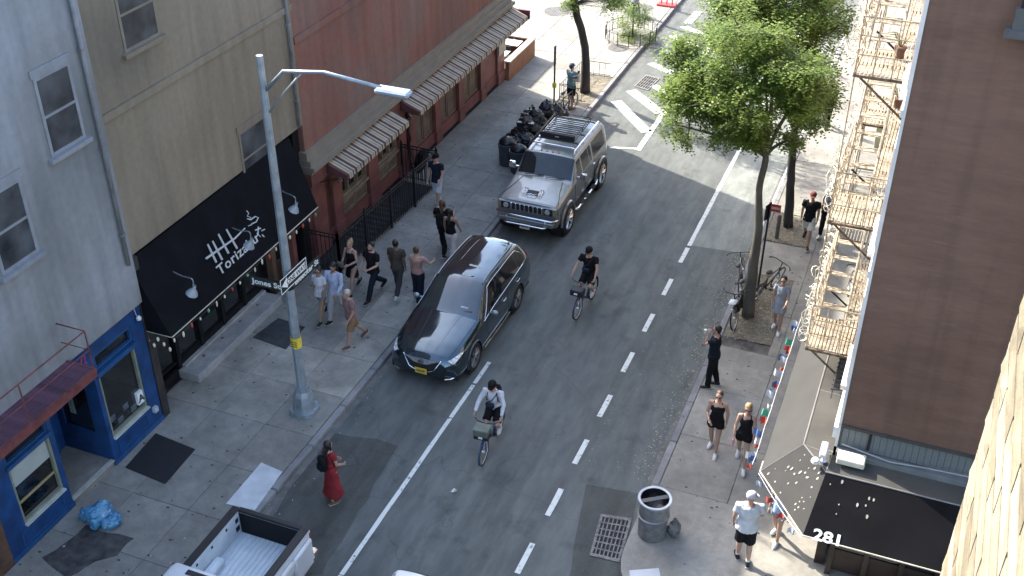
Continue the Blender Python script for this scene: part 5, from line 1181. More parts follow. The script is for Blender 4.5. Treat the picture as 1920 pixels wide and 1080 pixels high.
    npq = B(-.155,.155,-.075,-.065,.44,.60,'number_plate',mat('plate_cream', (.6,.58,.45), .5),root); q = MB(); [q.box(-.11+i*.037,-.09+i*.037,-.079,-.075,.49,.55) for i in range(6)]; q.build('plate_marks', mat('plate_ink', (.05,.05,.12), .6), npq)
    # hood: centre vent with two handle bars
    q = MB(); q.tube([(-.92,.2,1.22),(-.72,.9,1.30),(-.62,1.4,1.365)], .008, 4); q.tube([(.92,.2,1.22),(.72,.9,1.30),(.62,1.4,1.365)], .008, 4); q.build('hood_seam', DARK, root)
    B(-.17,.17,.50,.72,1.29,1.315,'hood_vent',PLASTIC,root,bev=.008)
    q = MB(); q.tube([(-.16,.50,1.325),(-.12,.42,1.335),(-.05,.40,1.335),(0,.45,1.335),(.05,.40,1.335),(.12,.42,1.335),(.16,.50,1.325)], .014, 6); q.build('vent_trim', CHROME, root, smooth=True)
    for x in (-.28,-.21,.21,.28): q = MB(); q.tube([(x,.42,1.30),(x,.45,1.34),(x,.73,1.355),(x,.76,1.325)], .014, 6); q.build('hood_handle', CHROME, root, smooth=True)
    for x in (-.3,-.12,.06,.24): q = MB(); q.blob((x,2.07,1.95), .028,.02,.022, 8,6); q.build('marker_lamp', mat('amber', (.35,.2,.05), .3), root)
    q = MB()
    for x0, x1 in ((-.6,-.02),(.05,.65)): q.tube([(x0,1.46,1.40),(x1,1.52,1.43)], .012, 4)
    q.build('wiper', PLASTIC, root)
    # cross bars and basket
    for y in (2.25, 2.6, 3.2, 4.2): q = MB(); q.tube([(-.72,y,2.05),(-.6,y,2.09),(.6,y,2.09),(.72,y,2.05)], .022, 6); q.build('cross_bar', PLASTIC if y > 2.3 else CHROME, root, smooth=True)
    rk_ = empty('roof_basket', (-.02, 3.4, 2.12), 0); rk_.parent = root
    fb = MB(); W_, D_ = .55, .72
    for z_, rr_ in ((0,.016),(.14,.016)): fb.tube([(-W_,-D_,z_),(W_,-D_,z_),(W_,D_,z_),(-W_,D_,z_),(-W_,-D_,z_)], rr_, 6)
    for sx in (-1,1):
        for sy in (-1,0,1): fb.tube([(sx*W_,sy*D_,0),(sx*W_,sy*D_,.14)], .012, 5)
    fb.build('frame', PLASTIC, rk_)
    for i in range(11): q = MB(); q.box(-W_,W_,-D_+.06+i*.13,-D_+.10+i*.13,-.01,.012); q.build('slat', BLACK_METAL, rk_)
    B(-W_+.01,W_-.01,-D_-.05,-D_-.02,-.02,.15,'wind_deflector',PLASTIC,rk_); 
    B(-.06,.06,-D_-.055,-D_-.051,.05,.07,'maker_plate',mat('plate_pale', (.5,.5,.5), .4),rk_)
    return root
offroader((-10.27, 26.60, 0))
# ---------- white pickup, tail towards the far end of the street
def pickup(loc):
    root = empty('pickup_truck', loc, 0, 'white pickup truck with empty open bed and black rails at the bottom edge', 'pickup truck')
    W_ = mat('truck_white', (.62,.64,.65), .3, var=.03, coat=.7); BW = mat('bed_white', (.52,.58,.61), .5, var=.08, scale=3)
    # local y: 0 at the tailgate, negative towards the cab
    def pr(name, pts, x0, x1, m_, par=root): q = MB(); q.prism([(x0, a, c) for a, c in pts], (x1-x0,0,0)); return q.build(name, m_, par, auto=30)
    B(-.80,.80,-2.02,-.07,.72,.76,'bed_floor',BW,root)
    rb = MB(); rb.bevbox(-.03,.03,-1.98,-.09,0,.018,.006); rb = rb.mesh('floor_rib', BW)
    for i in range(12): inst(rb, 'floor_rib', root, (-.69+i*.125, 0, .76))
    for s_ in (1,-1):
        x0, x1 = (.80, .99)
        arch = [(-1.30+.45*math.cos(t), .42+.45*math.sin(t)) for t in [math.pi*k/14 for k in range(15)]]
        prof = [(0,.45),(0,1.33),(-2.05,1.33),(-2.05,.45)] + [(a, c) for a, c in arch[::-1]]
        prof = [p for p in prof]
        q = MB(); P3 = [(s_*.985, a, c) for a, c in prof]; q.prism([(s_*.93,a,c) for a,c in prof], (s_*.055,0,0)); q.build('bed_side', W_, root, auto=30)
        q = MB(); q.bevbox(min(s_*.80,s_*.93),max(s_*.80,s_*.93),-2.03,-.03,.74,1.33,.004); q.build('inner_wall', BW, root)
        q = MB(); q.bevbox(min(s_*.79,s_*.985),max(s_*.79,s_*.985),-2.04,-.005,1.33,1.365,.012); q.build('bed_rail', PLASTIC, root)
        q = MB(); q.bevbox(min(s_*.97,s_*1.075),max(s_*.97,s_*1.075),-.72,-.04,.62,1.20,.05); q.bevbox(min(s_*.97,s_*1.075),max(s_*.97,s_*1.075),-2.02,-.70,.92,1.20,.05); q.build('flared_wing', W_, root, auto=40)
        q = MB(); q.bevbox(min(s_*.55,s_*.80),max(s_*.55,s_*.80),-1.75,-.95,.76,.96,.06); q.build('wheel_housing', BW, root, auto=40)
        wheel(root, s_*.88, -1.30, .40, .26, 6, None, s_)
        q = MB(); q.bevbox(min(s_*.86,s_*.99),max(s_*.86,s_*.99),-.05,.015,.85,1.28,.015); q.build('tail_light', mat('tail_red', (.35,.02,.02), .15, coat=.6), root)
        for k in range(3): B(min(s_*.792,s_*.80),max(s_*.792,s_*.80),-.55-k*.5,-.50-k*.5,1.18,1.24,'tie_down',DARK,root)
        B(min(s_*.79,s_*.80),max(s_*.79,s_*.80),-.22,-.13,1.10,1.20,'bed_light',DARK,root); B(min(s_*.79,s_*.80),max(s_*.79,s_*.80),-.24,-.12,.88,1.0,'bed_outlet',DARK,root)
        # cab side
        pf = [(-2.07,.45),(-2.07,1.12),(-2.12,1.30),(-2.28,1.86),(-3.6,1.90),(-4.3,1.30),(-4.35,1.2),(-5.5,1.1),(-5.6,.9),(-5.6,.5)]
    B(-.80,.80,-2.06,-2.03,.74,1.33,'bulkhead',BW,root)
    tg = B(-.80,.80,-.075,-.0,.50,1.30,'tailgate',W_,root,bev=.015); B(-.79,.79,-.085,-.076,.77,1.29,'tailgate_liner',BLK,tg); B(-.80,.80,-.09,.02,1.30,1.375,'tailgate_cap',PLASTIC,tg,bev=.015)
    q = MB(); q.bevbox(-.98,.98,.02,.22,.46,.66,.04); q.build('rear_bumper', CHROME, root)
    cabp = [(-.96,.45),(-.99,.9),(-.95,1.2),(-.80,1.82),(-.70,1.89),(.70,1.89),(.80,1.82),(.95,1.2),(.99,.9),(.96,.45)]
    def ring(y, sc, z0): return [(x*sc, y, .45+(z-.45)*z0) for x, z in cabp]
    secs = [(-2.10,.99,.985),(-2.2,1,1.0),(-3.5,1,1.0),(-3.75,.99,.97),(-4.35,.97,.60),(-5.5,.95,.52),(-5.7,.9,.45)]
    q = MB(); rs = []
    for y, sc, zz1 in secs:
        b0 = len(q.v); q.v += ring(y, sc, zz1); rs.append(b0)
    for i in range(len(rs)-1):
        for k in range(9): q.face((rs[i]+k, rs[i]+k+1, rs[i+1]+k+1, rs[i+1]+k))
    q.face([rs[0]+k for k in range(10)]); q.face([rs[-1]+k for k in range(10)][::-1]); q.build('cab', W_, root, auto=35)
    B(-.66,.66,-2.10,-2.085,1.25,1.70,'rear_window',CARGLASS,root); B(-.35,.35,-2.30,-2.19,1.885,1.905,'high_brake_light',PLASTIC,root)
    for s_ in (1,-1): B(min(s_*.90,s_*.965),max(s_*.90,s_*.965),-3.6,-2.3,1.22,1.66,'side_window',CARGLASS,root); wheel(root, s_*.88, -4.75, .40, .26, 6, None, s_)
    return root
PK = pickup((-10.24, 12.97, 0)); PK.scale = (.87,.96,.985)
# ============================================================ TREES
BARK = mat('bark', (.055,.048,.036), .9, var=.4, scale=5, bump=.8, bscale=18, stretch=(1,1,.25), col2=(.12,.108,.082))
BARKD = mat('dark_bark', (.035,.03,.028), .9, var=.35, scale=5, bump=.8, bscale=18, stretch=(1,1,.25))
m, n, l, b = nodes('honey_locust_leaves'); geo = n.new('ShaderNodeNewGeometry'); tc = n.new('ShaderNodeTexCoord')
q = n.new('ShaderNodeTexNoise'); q.inputs['Scale'].default_value = 1.1; q.inputs['Detail'].default_value = 4; l.new(geo.outputs['Position'], q.inputs['Vector'])
q2 = n.new('ShaderNodeTexWhiteNoise'); q2.noise_dimensions = '1D'; l.new(geo.outputs['Random Per Island'], q2.inputs['W'])
c0 = mixc(mr(q.outputs[0], .38, .62, 0, 1), (.105,.165,.032), (.18,.24,.052)); c1 = scale_c(c0, mr(geo.outputs['Random Per Island'], 0, 1, .6, 1.45))
l.new(c1, b.inputs['Base Color']); b.inputs['Roughness'].default_value = .55; b.inputs['Specular IOR Level'].default_value = .3
tr = n.new('ShaderNodeBsdfTranslucent'); l.new(scale_c(c1, mr(q.outputs[0], 0, 1, 1.3, 1.5)), tr.inputs[0]); ms = n.new('ShaderNodeMixShader'); ms.inputs[0].default_value = .42
l.new(b.outputs[0], ms.inputs[1]); l.new(tr.outputs[0], ms.inputs[2]); l.new(ms.outputs[0], n['Material Output'].inputs[0]); LEAF = m
def fast_quads(name, V_, m_, parent=None):
    me = bpy.data.meshes.new(name); nv = len(V_)//3; nf = nv//4
    me.vertices.add(nv); me.vertices.foreach_set('co', V_); me.loops.add(nv); me.loops.foreach_set('vertex_index', list(range(nv)))
    me.polygons.add(nf); me.polygons.foreach_set('loop_start', list(range(0, nv, 4))); me.polygons.foreach_set('loop_total', [4]*nf); me.update(calc_edges=True); me.materials.append(m_)
    o = bpy.data.objects.new(name, me); C.objects.link(o); o.parent = parent; return o
def leafing(rnd, tips, per, spread, size, V_):
    ru, gs = rnd.uniform, rnd.gauss
    for (c, rad) in tips:
        for k in range(per):
            # a compound leaf: rachis direction + paired leaflets
            ox, oy, oz = gs(0, rad*.5), gs(0, rad*.5), gs(0, rad*.36)
            a = ru(0, 6.283); e = ru(-.7, .35); dx, dy, dz = math.cos(a)*math.cos(e), math.sin(a)*math.cos(e), math.sin(e)
            sx, sy = -math.sin(a), math.cos(a); L = size*ru(.7, 1.3)
            for i in range(3):
                t = (i+.6)*L*.36; px, py, pz = c[0]+ox+dx*t, c[1]+oy+dy*t, c[2]+oz+dz*t-.03*i
                wv = size*.26*ru(.7,1.2); lv = size*.19; tz = ru(-.4,.4)
                V_ += (px-dx*lv, py-dy*lv, pz-dz*lv, px+sx*wv, py+sy*wv, pz+tz*wv, px+dx*lv, py+dy*lv, pz+dz*lv, px-sx*wv, py-sy*wv, pz-tz*wv*.5)
def grow(rnd, start, targets, r0, root, bark, sub=5, per=26, leaf=.13, rad=.34):
    """limbs from start to every crown clump target, twigs around, leaves at the twigs"""
    V_ = []; tips = []; lb = MB(); top = Vector(start[0]); T = [Vector(t) for t, _ in targets]
    prim = [max(T, key=lambda t: t.z-top.z-.3*(t-top).length)]
    while len(prim) < min(9, len(T)): prim.append(max(T, key=lambda t: min((t-p).length for p in prim)))
    nd = []
    for p in prim:
        d = p-top; hz = Vector((d.x, d.y, 0)); c1 = top+hz*.22+Vector((0,0,max(.3, d.z*.45))); c2 = top+hz*.62+Vector((0,0,max(.35, d.z*.8)))
        pts = []
        for k in range(9):
            t = k/8; q_ = top*(1-t)**3+c1*3*t*(1-t)**2+c2*3*t*t*(1-t)+p*t**3; q_ = q_+Vector((noise.noise(q_*1.7), noise.noise(q_*1.7+Vector((9,0,0))), 0))*.12*t; pts.append(q_)
        lb.tube(pts, [r0*(1.15-.9*k/8) for k in range(9)], 6); nd += pts[3:]
    for T_, cr_ in targets:
        T_ = Vector(T_); s_ = min(nd, key=lambda p: (p-T_).length+max(0, p.z-T_.z)*.5); d = T_-s_
        mid = s_+d*.5+Vector((rnd.uniform(-.06,.06), rnd.uniform(-.06,.06), .04))
        if d.length > .1: lb.tube([s_, mid, T_], [r0*.33, r0*.24, r0*.12], 4)
        for k in range(sub):
            a = rnd.uniform(0, 6.28); e = rnd.uniform(-.6, .9); rr_ = cr_*rnd.uniform(.35, 1.0)
            p = T_+Vector((math.cos(a)*math.cos(e)*rr_, math.sin(a)*math.cos(e)*rr_, math.sin(e)*rr_*.75)); tips.append((p, rad))
            if k % 2 == 0: lb.tube([T_, (T_+p)/2+Vector((0,0,.04)), p], [r0*.2, r0*.13, r0*.05], 3, cap=False)
    leafing(rnd, tips, per, .3, leaf, V_)
    lb.build('branches', bark, root, recalc=False); fast_quads('crown', V_, LEAF, root)
def tree(name, base, trunk, rs, targets, label, bark, seed, **kw):
    rnd = random.Random(seed); root = empty(name, base, 0, label, 'tree')
    q = MB(); b0 = Vector(base); pts = [Vector(p)-b0 for p in trunk]; 
    # resample + wobble
    out = []; ro = []
    for i in range(len(pts)-1):
        for k in range(5):
            t = k/5; p = cr(pts[max(i-1,0)], pts[i], pts[i+1], pts[min(i+2,len(pts)-1)], t, .5); out.append(p+Vector((noise.noise(p*2+Vector((seed,0,0)))*.03, noise.noise(p*2+Vector((0,seed,0)))*.03, 0))); ro.append(rs[i]+(rs[i+1]-rs[i])*t)
    out.append(pts[-1]); ro.append(rs[-1]); q.tube(out, ro, 12); q.build('trunk', bark, root, smooth=True)
    grow(rnd, [pts[-1], (pts[-1]+pts[-2])/2*1.0 if len(pts) > 1 else pts[-1], pts[-1]], [((Vector(t)-b0), c) for t, c in targets], kw.pop('r0', rs[-1]*.8), root, bark, **kw)
    return root
rt = random.Random(5)
# near tree on the right sidewalk: crown survey in the picture plane at the tree's own distance, given real depth
b1 = G(1402, 592, KH); Y1 = b1.y
tk = [b1, OY(1412,500,Y1), OY(1422,430,Y1), OY(1424,360,Y1+.05), OY(1436,292,Y1+.1)]
tg = []
def crown(cx, cy, hw, hh, Yc, dpt, num, rnd, cr_=(.35,.6)):
    k = 0
    while k < num:
        u_, v_ = rnd.uniform(-1,1), rnd.uniform(-1,1); w_ = rnd.uniform(-1,1)
        if u_*u_+v_*v_+w_*w_*.8 > 1.0: continue
        p = OY(cx+u_*hw, cy+v_*hh, Yc+w_*dpt); tg.append((p, rnd.uniform(*cr_))); k += 1
crown(1385, 180, 125, 85, Y1, 1.2, 58, rt); crown(1300, 205, 58, 72, Y1-.2, .8, 20, rt, (.25,.45)); crown(1500, 165, 62, 65, Y1+.1, .8, 22, rt, (.25,.45)); crown(1385, 60, 75, 55, Y1+.4, 1.1, 16, rt); crown(1310, 115, 55, 50, Y1+.3, .9, 14, rt, (.25,.45)); crown(1430, 255, 60, 25, Y1, .7, 8, rt, (.15,.3))
tree('locust_tree', b1, tk, [.17,.13,.105,.085,.075], tg, 'leafy green tree with a pale crooked trunk on the right sidewalk beside the leaning bicycles', BARK, 2, r0=.055, sub=6, per=24, leaf=.15, rad=.26)
tg = []
b2 = G(1478, 424, KH); Y2 = b2.y
tk2 = [b2, OY(1482,350,Y2), OY(1486,290,Y2), OY(1490,245,Y2)]
crown(1480, 60, 120, 95, Y2, 1.8, 62, rt, (.4,.7)); crown(1390, 30, 75, 70, Y2+.2, 1.3, 24, rt, (.4,.6)); crown(1530, 195, 45, 40, Y2-.1, .7, 9, rt, (.25,.4)); crown(1480, -60, 140, 60, Y2+.5, 2, 30, rt, (.5,.7))
tree('locust_tree', b2, tk2, [.15,.12,.11,.10], tg, 'taller leafy tree with a straight dark trunk further along the right sidewalk', BARKD, 4, r0=.06, sub=6, per=22, leaf=.18, rad=.33)
# curving dark tree on the far left sidewalk
tg = []
b3 = G(1097, 172, KH); Y3 = b3.y
tk3 = [b3, OY(1098,110,Y3), OY(1092,60,Y3), OY(1080,20,Y3), OY(1074,-40,Y3), OY(1078,-90,Y3)]
crown(1085, -190, 90, 60, Y3, 1.4, 14, rt, (.3,.5)); crown(1150, 5, 35, 18, Y3-.3, .4, 6, rt, (.2,.3)); crown(1110,-15,40,20,Y3-.2,.6,7,rt,(.2,.35)); crown(1062,8,14,14,Y3,.3,3,rt,(.12,.2))
k_ = 0
while k_ < 80:
    u_, v_, w_ = rt.uniform(-1,1), rt.uniform(-1,1), rt.uniform(-1,1)
    if u_*u_+v_*v_+w_*w_ < 1: tg.append((Vector((b3.x+1.2+u_*2.4, b3.y+.6+v_*3.2, 10.2+w_*1.3)), rt.uniform(.5,.8))); k_ += 1
tree('street_tree', b3, tk3, [.20,.15,.14,.135,.13,.12], tg, 'dark tree with an S curved trunk beside the far left kerb', BARKD, 6, r0=.05, sub=6, per=16, leaf=.15, rad=.3)
# sapling inside the round guard
tg = []
b4 = G(1187, 72, KH); Y4 = b4.y
crown(1185, 25, 32, 34, Y4, .7, 22, rt, (.15,.3))
tree('sapling', b4, [b4, OY(1187,45,Y4), OY(1188,15,Y4)], [.035,.03,.025], tg, 'thin sapling growing inside the rounded iron guard at the top', BARKD, 8, r0=.018, sub=4, per=12, leaf=.13, rad=.2)
V_ = []; leafing(rt, [((b4.x+rt.uniform(-.6,.8), b4.y+rt.uniform(-.6,.9), KH+.12), .2) for i in range(46)], 14, .2, .12, V_)
o = fast_quads('pit_plants', V_, LEAF); tag(o, 'low green ground plants round the sapling', 'plants', kind='stuff')
# hoop guards
def guard(name, pts, h, label, closed=True, pitch=.16):
    root = empty(name, pts[0], 0, label, 'tree guard'); b0 = Vector(pts[0]); P = [Vector(p)-b0 for p in pts]
    if closed: P.append(P[0])
    for z in (.08, h): q = MB(); q.tube([p+Vector((0,0,z)) for p in P], .013, 5); q.build('rail', BLACK_METAL, root)
    for i in range(len(P)-1):
        L = (P[i+1]-P[i]).length; k = max(1, int(L/pitch))
        for j in range(k):
            p = P[i].lerp(P[i+1], j/k); big = j == 0; q = MB(); q.tube([p, p+Vector((0,0,h+(.08 if big else 0)))], .018 if big else .008, 5); q.build('post' if big else 'picket', BLACK_METAL, root)
guard('tree_guard', [(b4.x-.1+1.05*math.cos(a)*1.0, b4.y+1.15*math.sin(a), KH) for a in [k*math.pi/7 for k in range(14)]], .5, 'rounded iron guard around the sapling at the top', True, .22)
guard('tree_guard', [(-12.72,36.3,KH),(-12.72,38.9,KH),(KL-.25,38.9,KH)], .55, 'low black iron guard behind the curving tree', False, .2)
guard('tree_guard', [(-12.72,36.3,KH),(-11.7,36.25,KH)], .55, 'low black iron guard in front of the curving tree', False, .17)
# ============================================================ STREET PROPS
# rubbish bags and bins beside the off-road vehicle
BAGM = mat('bin_bag', (.007,.007,.009), .32, var=.3, scale=5, bump=.9, bscale=9)
def bag(p, s, m_, label, cat='rubbish bag', group=None, seed=0, knot=True, name='rubbish_bag'):
    rb = random.Random(seed); q = MB(); nn_, mm_ = 30, 20; b0 = Vector(p)
    off = Vector((rb.uniform(0,50), rb.uniform(0,50), rb.uniform(0,50))); rot = rb.uniform(0,6.3)
    for i in range(mm_+1):
        ph = math.pi*i/mm_
        for k in range(nn_):
            a = 2*math.pi*k/nn_; v = Vector((math.sin(ph)*math.cos(a), math.sin(ph)*math.sin(a), math.cos(ph)))
            f = 1+.25*noise.noise(v*1.6+off)-.22*abs(noise.noise(v*3.5+off))-.13*abs(noise.noise(v*8+off))+.05*noise.noise(v*17+off)
            if v.z > .6: f *= 1+.25*(v.z-.6)
            z = v.z*f*s[2]; z = max(z, -s[2]*.78)
            q.v.append((v.x*f*s[0], v.y*f*s[1], z+s[2]*.78))
    for i in range(mm_):
        for k in range(nn_): a0 = i*nn_+k; a1 = i*nn_+(k+1) % nn_; q.face((a0, a0+nn_, a1+nn_, a1))
    o = q.build(name, m_, None, auto=24); o.location = p; o.rotation_euler = (rb.uniform(-.1,.1), rb.uniform(-.1,.1), rot); tag(o, label, cat, group)
    if knot:
        q = MB(); q.tube([(0,0,s[2]*1.7),(0.01,0,s[2]*1.9),(.03,.02,s[2]*2.1)], [.03,.02,.05], 6); q.build('knot', m_, o)
    return o
pos = [(968,312,0),(992,306,0),(952,298,0),(975,290,0),(1003,288,0),(963,274,0),(990,270,0),(1018,268,0),(1008,252,0),(1035,250,0),(985,255,0),(1030,236,0),(1052,234,0),
       (965,300,.36),(985,296,.38),(975,280,.38),(998,276,.40),(1012,262,.38),(1030,250,.36),(1045,240,.34),(985,282,.74),(1004,268,.72),(1024,252,.68),(992,262,.6)]
GB = 'heap of black rubbish bags beside the off road vehicle'
for i, (px, py, dz) in enumerate(pos):
    p = G(px, py, KH); p.z = KH+dz
    bag(p, (rr.uniform(.27,.36), rr.uniform(.27,.36), rr.uniform(.24,.31)), BAGM, 'full black rubbish bag in the heap beside the silver off road vehicle', group=GB, seed=i)
def bin_(px, py, label):
    p = G(px, py, KH); root = empty('rubbish_bin', p, 0, label, 'bin')
    q = MB(); q.lathe([(.22,0),(.25,.02),(.29,.72),(.31,.74),(.31,.78),(.27,.78)], 20); q.build('body', mat('bin_grey', (.03,.034,.04), .5, var=.2), root, auto=40)
    q = MB(); q.blob((0,0,.80), .27,.27,.18, 14, 8, .25); q.build('liner', BAGM, root, auto=50)
bin_(951, 308, 'dark bin with a black liner at the near left of the bag heap'); bin_(972, 322, 'dark bin with a black liner nearest the off road vehicle bonnet')
q = MB(); q.bevbox(-.28,.28,-.05,.05,0,.03,.01); o = q.build('cardboard_strip', mat('card_pale', (.5,.48,.44), .8)); p = G(985,286,KH); o.location = (p.x,p.y,KH+1.08); o.rotation_euler = (.1,.05,.25); tag(o, 'pale strip of cardboard lying on top of the black bag heap', 'cardboard')
q = MB(); q.tube([(0,0,0),(.02,.02,.12),(-.05,.04,.22),(-.09,.06,.30)], [.16,.12,.07,.015], 9, flat=.6); o = q.build('torn_bag', BAGM, auto=40); p = G(1000,262,KH); o.location = (p.x,p.y,KH+1.0); tag(o, 'torn black bag end sticking up at the back of the heap', 'rubbish bag')
# blue bags by the blue shop
BB = mat('blue_plastic', (.02,.13,.28), .22, var=.5, scale=5, bump=1.0, bscale=8, coat=.3, col2=(.10,.28,.42))
p = G(188,975,KH); bag(p, (.34,.28,.24), BB, 'crumpled translucent blue plastic bag on the sidewalk by the blue shop', seed=40, knot=False, name='blue_bag')
p = G(212,985,KH); bag(p, (.20,.24,.17), BB, 'smaller blue plastic bag bunched against the larger one', seed=41, knot=False, name='blue_bag'); p = G(165,970,KH); bag(p, (.17,.15,.14), BB, 'small end of blue plastic bag nearest the blue shop wall', seed=44, knot=False, name='blue_bag')
tag(plate('wet_stain', wobble([G(80,1045,KH), G(165,985,KH), G(250,1010,KH), G(215,1040,KH), G(120,1085,KH)], .12, .15), KH+.004, .002, mat('stain', (.055,.053,.05), .55, var=.3, scale=6), 'x', 'x'), kind='structure'); o = C.objects['wet_stain']; del o['label']; del o['category']
# mesh litter bin on the near right corner
tp = G(1222,1000,KH); tbn = empty('litter_bin', tp, 0, 'round grey metal litter bin with a black liner on the near right corner', 'litter bin')
q = MB(); q.lathe([(.27,0),(.29,.03),(.31,.9),(.335,.92),(.335,.96),(.30,.965),(.29,.9)], 28, cap=False); q.build('drum', mat('bin_steel', (.19,.195,.20), .5, metal=.4, var=.2, scale=7), tbn, auto=40)
q = MB(); q.lathe([(.32,.95),(.345,.965),(.34,.99),(.29,.985)], 28, cap=False); q.build('rim', mat('rim_pale', (.42,.44,.45), .4, metal=.3), tbn, auto=60)
q = MB(); q.lathe([(.29,.97),(.28,.85),(.2,.72),(.01,.68)], 20, cap=False); q.build('liner', BAGM, tbn, auto=50)
q = MB(); q.box(-.29,.29,-.05,.05,.955,.97,Matrix.Rotation(R(35),4,'Z')); q.build('lid_bar', mat('lid_grey', (.06,.06,.06), .5), tbn)
q = MB(); q.lathe([(.3,.55),(.33,.57),(.3,.59)], 24, cap=False); q.build('hoop', MATS['bin_steel'], tbn)
p = tp+Vector((.42,.12,0)); bag(p, (.17,.15,.2), mat('grey_plastic', (.13,.13,.13), .4, var=.3, bump=.6), 'small grey plastic bag tied to the side of the litter bin', seed=50, name='plastic_bag')
# scrap of paper on the road
q = MB(); q.poly([(-.06,-.04,.0),(.03,-.06,.03),(.06,.02,.01),(-.01,.05,.05)]); q.poly([(-.02,.0,.03),(.05,-.02,.06),(.05,.06,.02)]); o = q.build('paper_scrap', WHITE_PAINT); o.location = G(851,921,.012); tag(o, 'crumpled white paper scrap lying on the road near the parking line', 'litter')
# small rubbish on pavement
for px, py in ((436,1009),(320,1056),(347,1010),(283,1043),(532,1000),(120,1025)):
    q = MB(); a = rr.uniform(0,3); q.blob((0,0,.01), .03, .02, .012, 6, 4, .3); o = q.build('litter_piece', mat('litter_pale', (.4,.4,.36), .7)); o.location = G(px,py,KH); o.rotation_euler = (0,0,a); tag(o, 'small pale scrap of litter on the near left sidewalk', 'litter', 'small scraps of litter on the sidewalk')
# red base and lamp base at the top edge
p = G(1190,26,KH); rb_ = empty('lamp_post', p, 0, 'pale grey lamp post base at the top edge by the kerb', 'street light'); q = MB(); q.lathe([(.28,0),(.26,.1),(.2,.5),(.14,.7),(.1,.9),(.08,7.5)], 10); q.build('shaft', GALV, rb_, auto=30)
p = G(1250,10,KH); hy = empty('red_barrier', p, 0, 'bright red steel stand at the kerb near the top edge', 'street furniture')
HR = mat('hydrant_red', (.55,.04,.03), .45)
q = MB(); q.bevbox(-.42,.42,-.22,.22,0,.08,.02); q.build('base', HR, hy)
for x in (-.25,.0,.25): q = MB(); q.tube([(x,0,.08),(x*.6,.05,1.0)], .03, 6); q.build('leg', HR, hy)
# sign posts on the right sidewalk
p = G(1418,560,KH); s1 = empty('parking_sign_post', p, 0, 'black sign post with a small red edged sign beside the near right tree', 'sign post')
q = MB(); q.tube([(0,0,0),(.02,0,2.95)], .03, 6); q.build('post', BLACK_METAL, s1); q = MB(); q.box(-.02,-.005,-.15,.15,2.45,2.9,Matrix.Rotation(R(-20),4,'Z')); q.build('sign_plate', BLACK_METAL, s1)
q = MB(); q.box(.04,.30,-.03,-.02,2.72,2.93); q.build('red_sign', mat('sign_red', (.3,.03,.03), .5), s1); q = MB(); q.box(.06,.28,-.035,-.031,2.79,2.86); q.build('sign_stripe', mat('sign_pale', (.5,.3,.28), .5), s1)
p = G(1456,446,KH); q = MB(); q.lathe([(.06,0),(.06,.7),(.05,.76),(.02,.78)], 10); o = q.build('bollard', mat('bollard_brown', (.09,.08,.07), .7), auto=40); o.location = p; tag(o, 'short brown stub post beside the straight dark trunk', 'bollard')
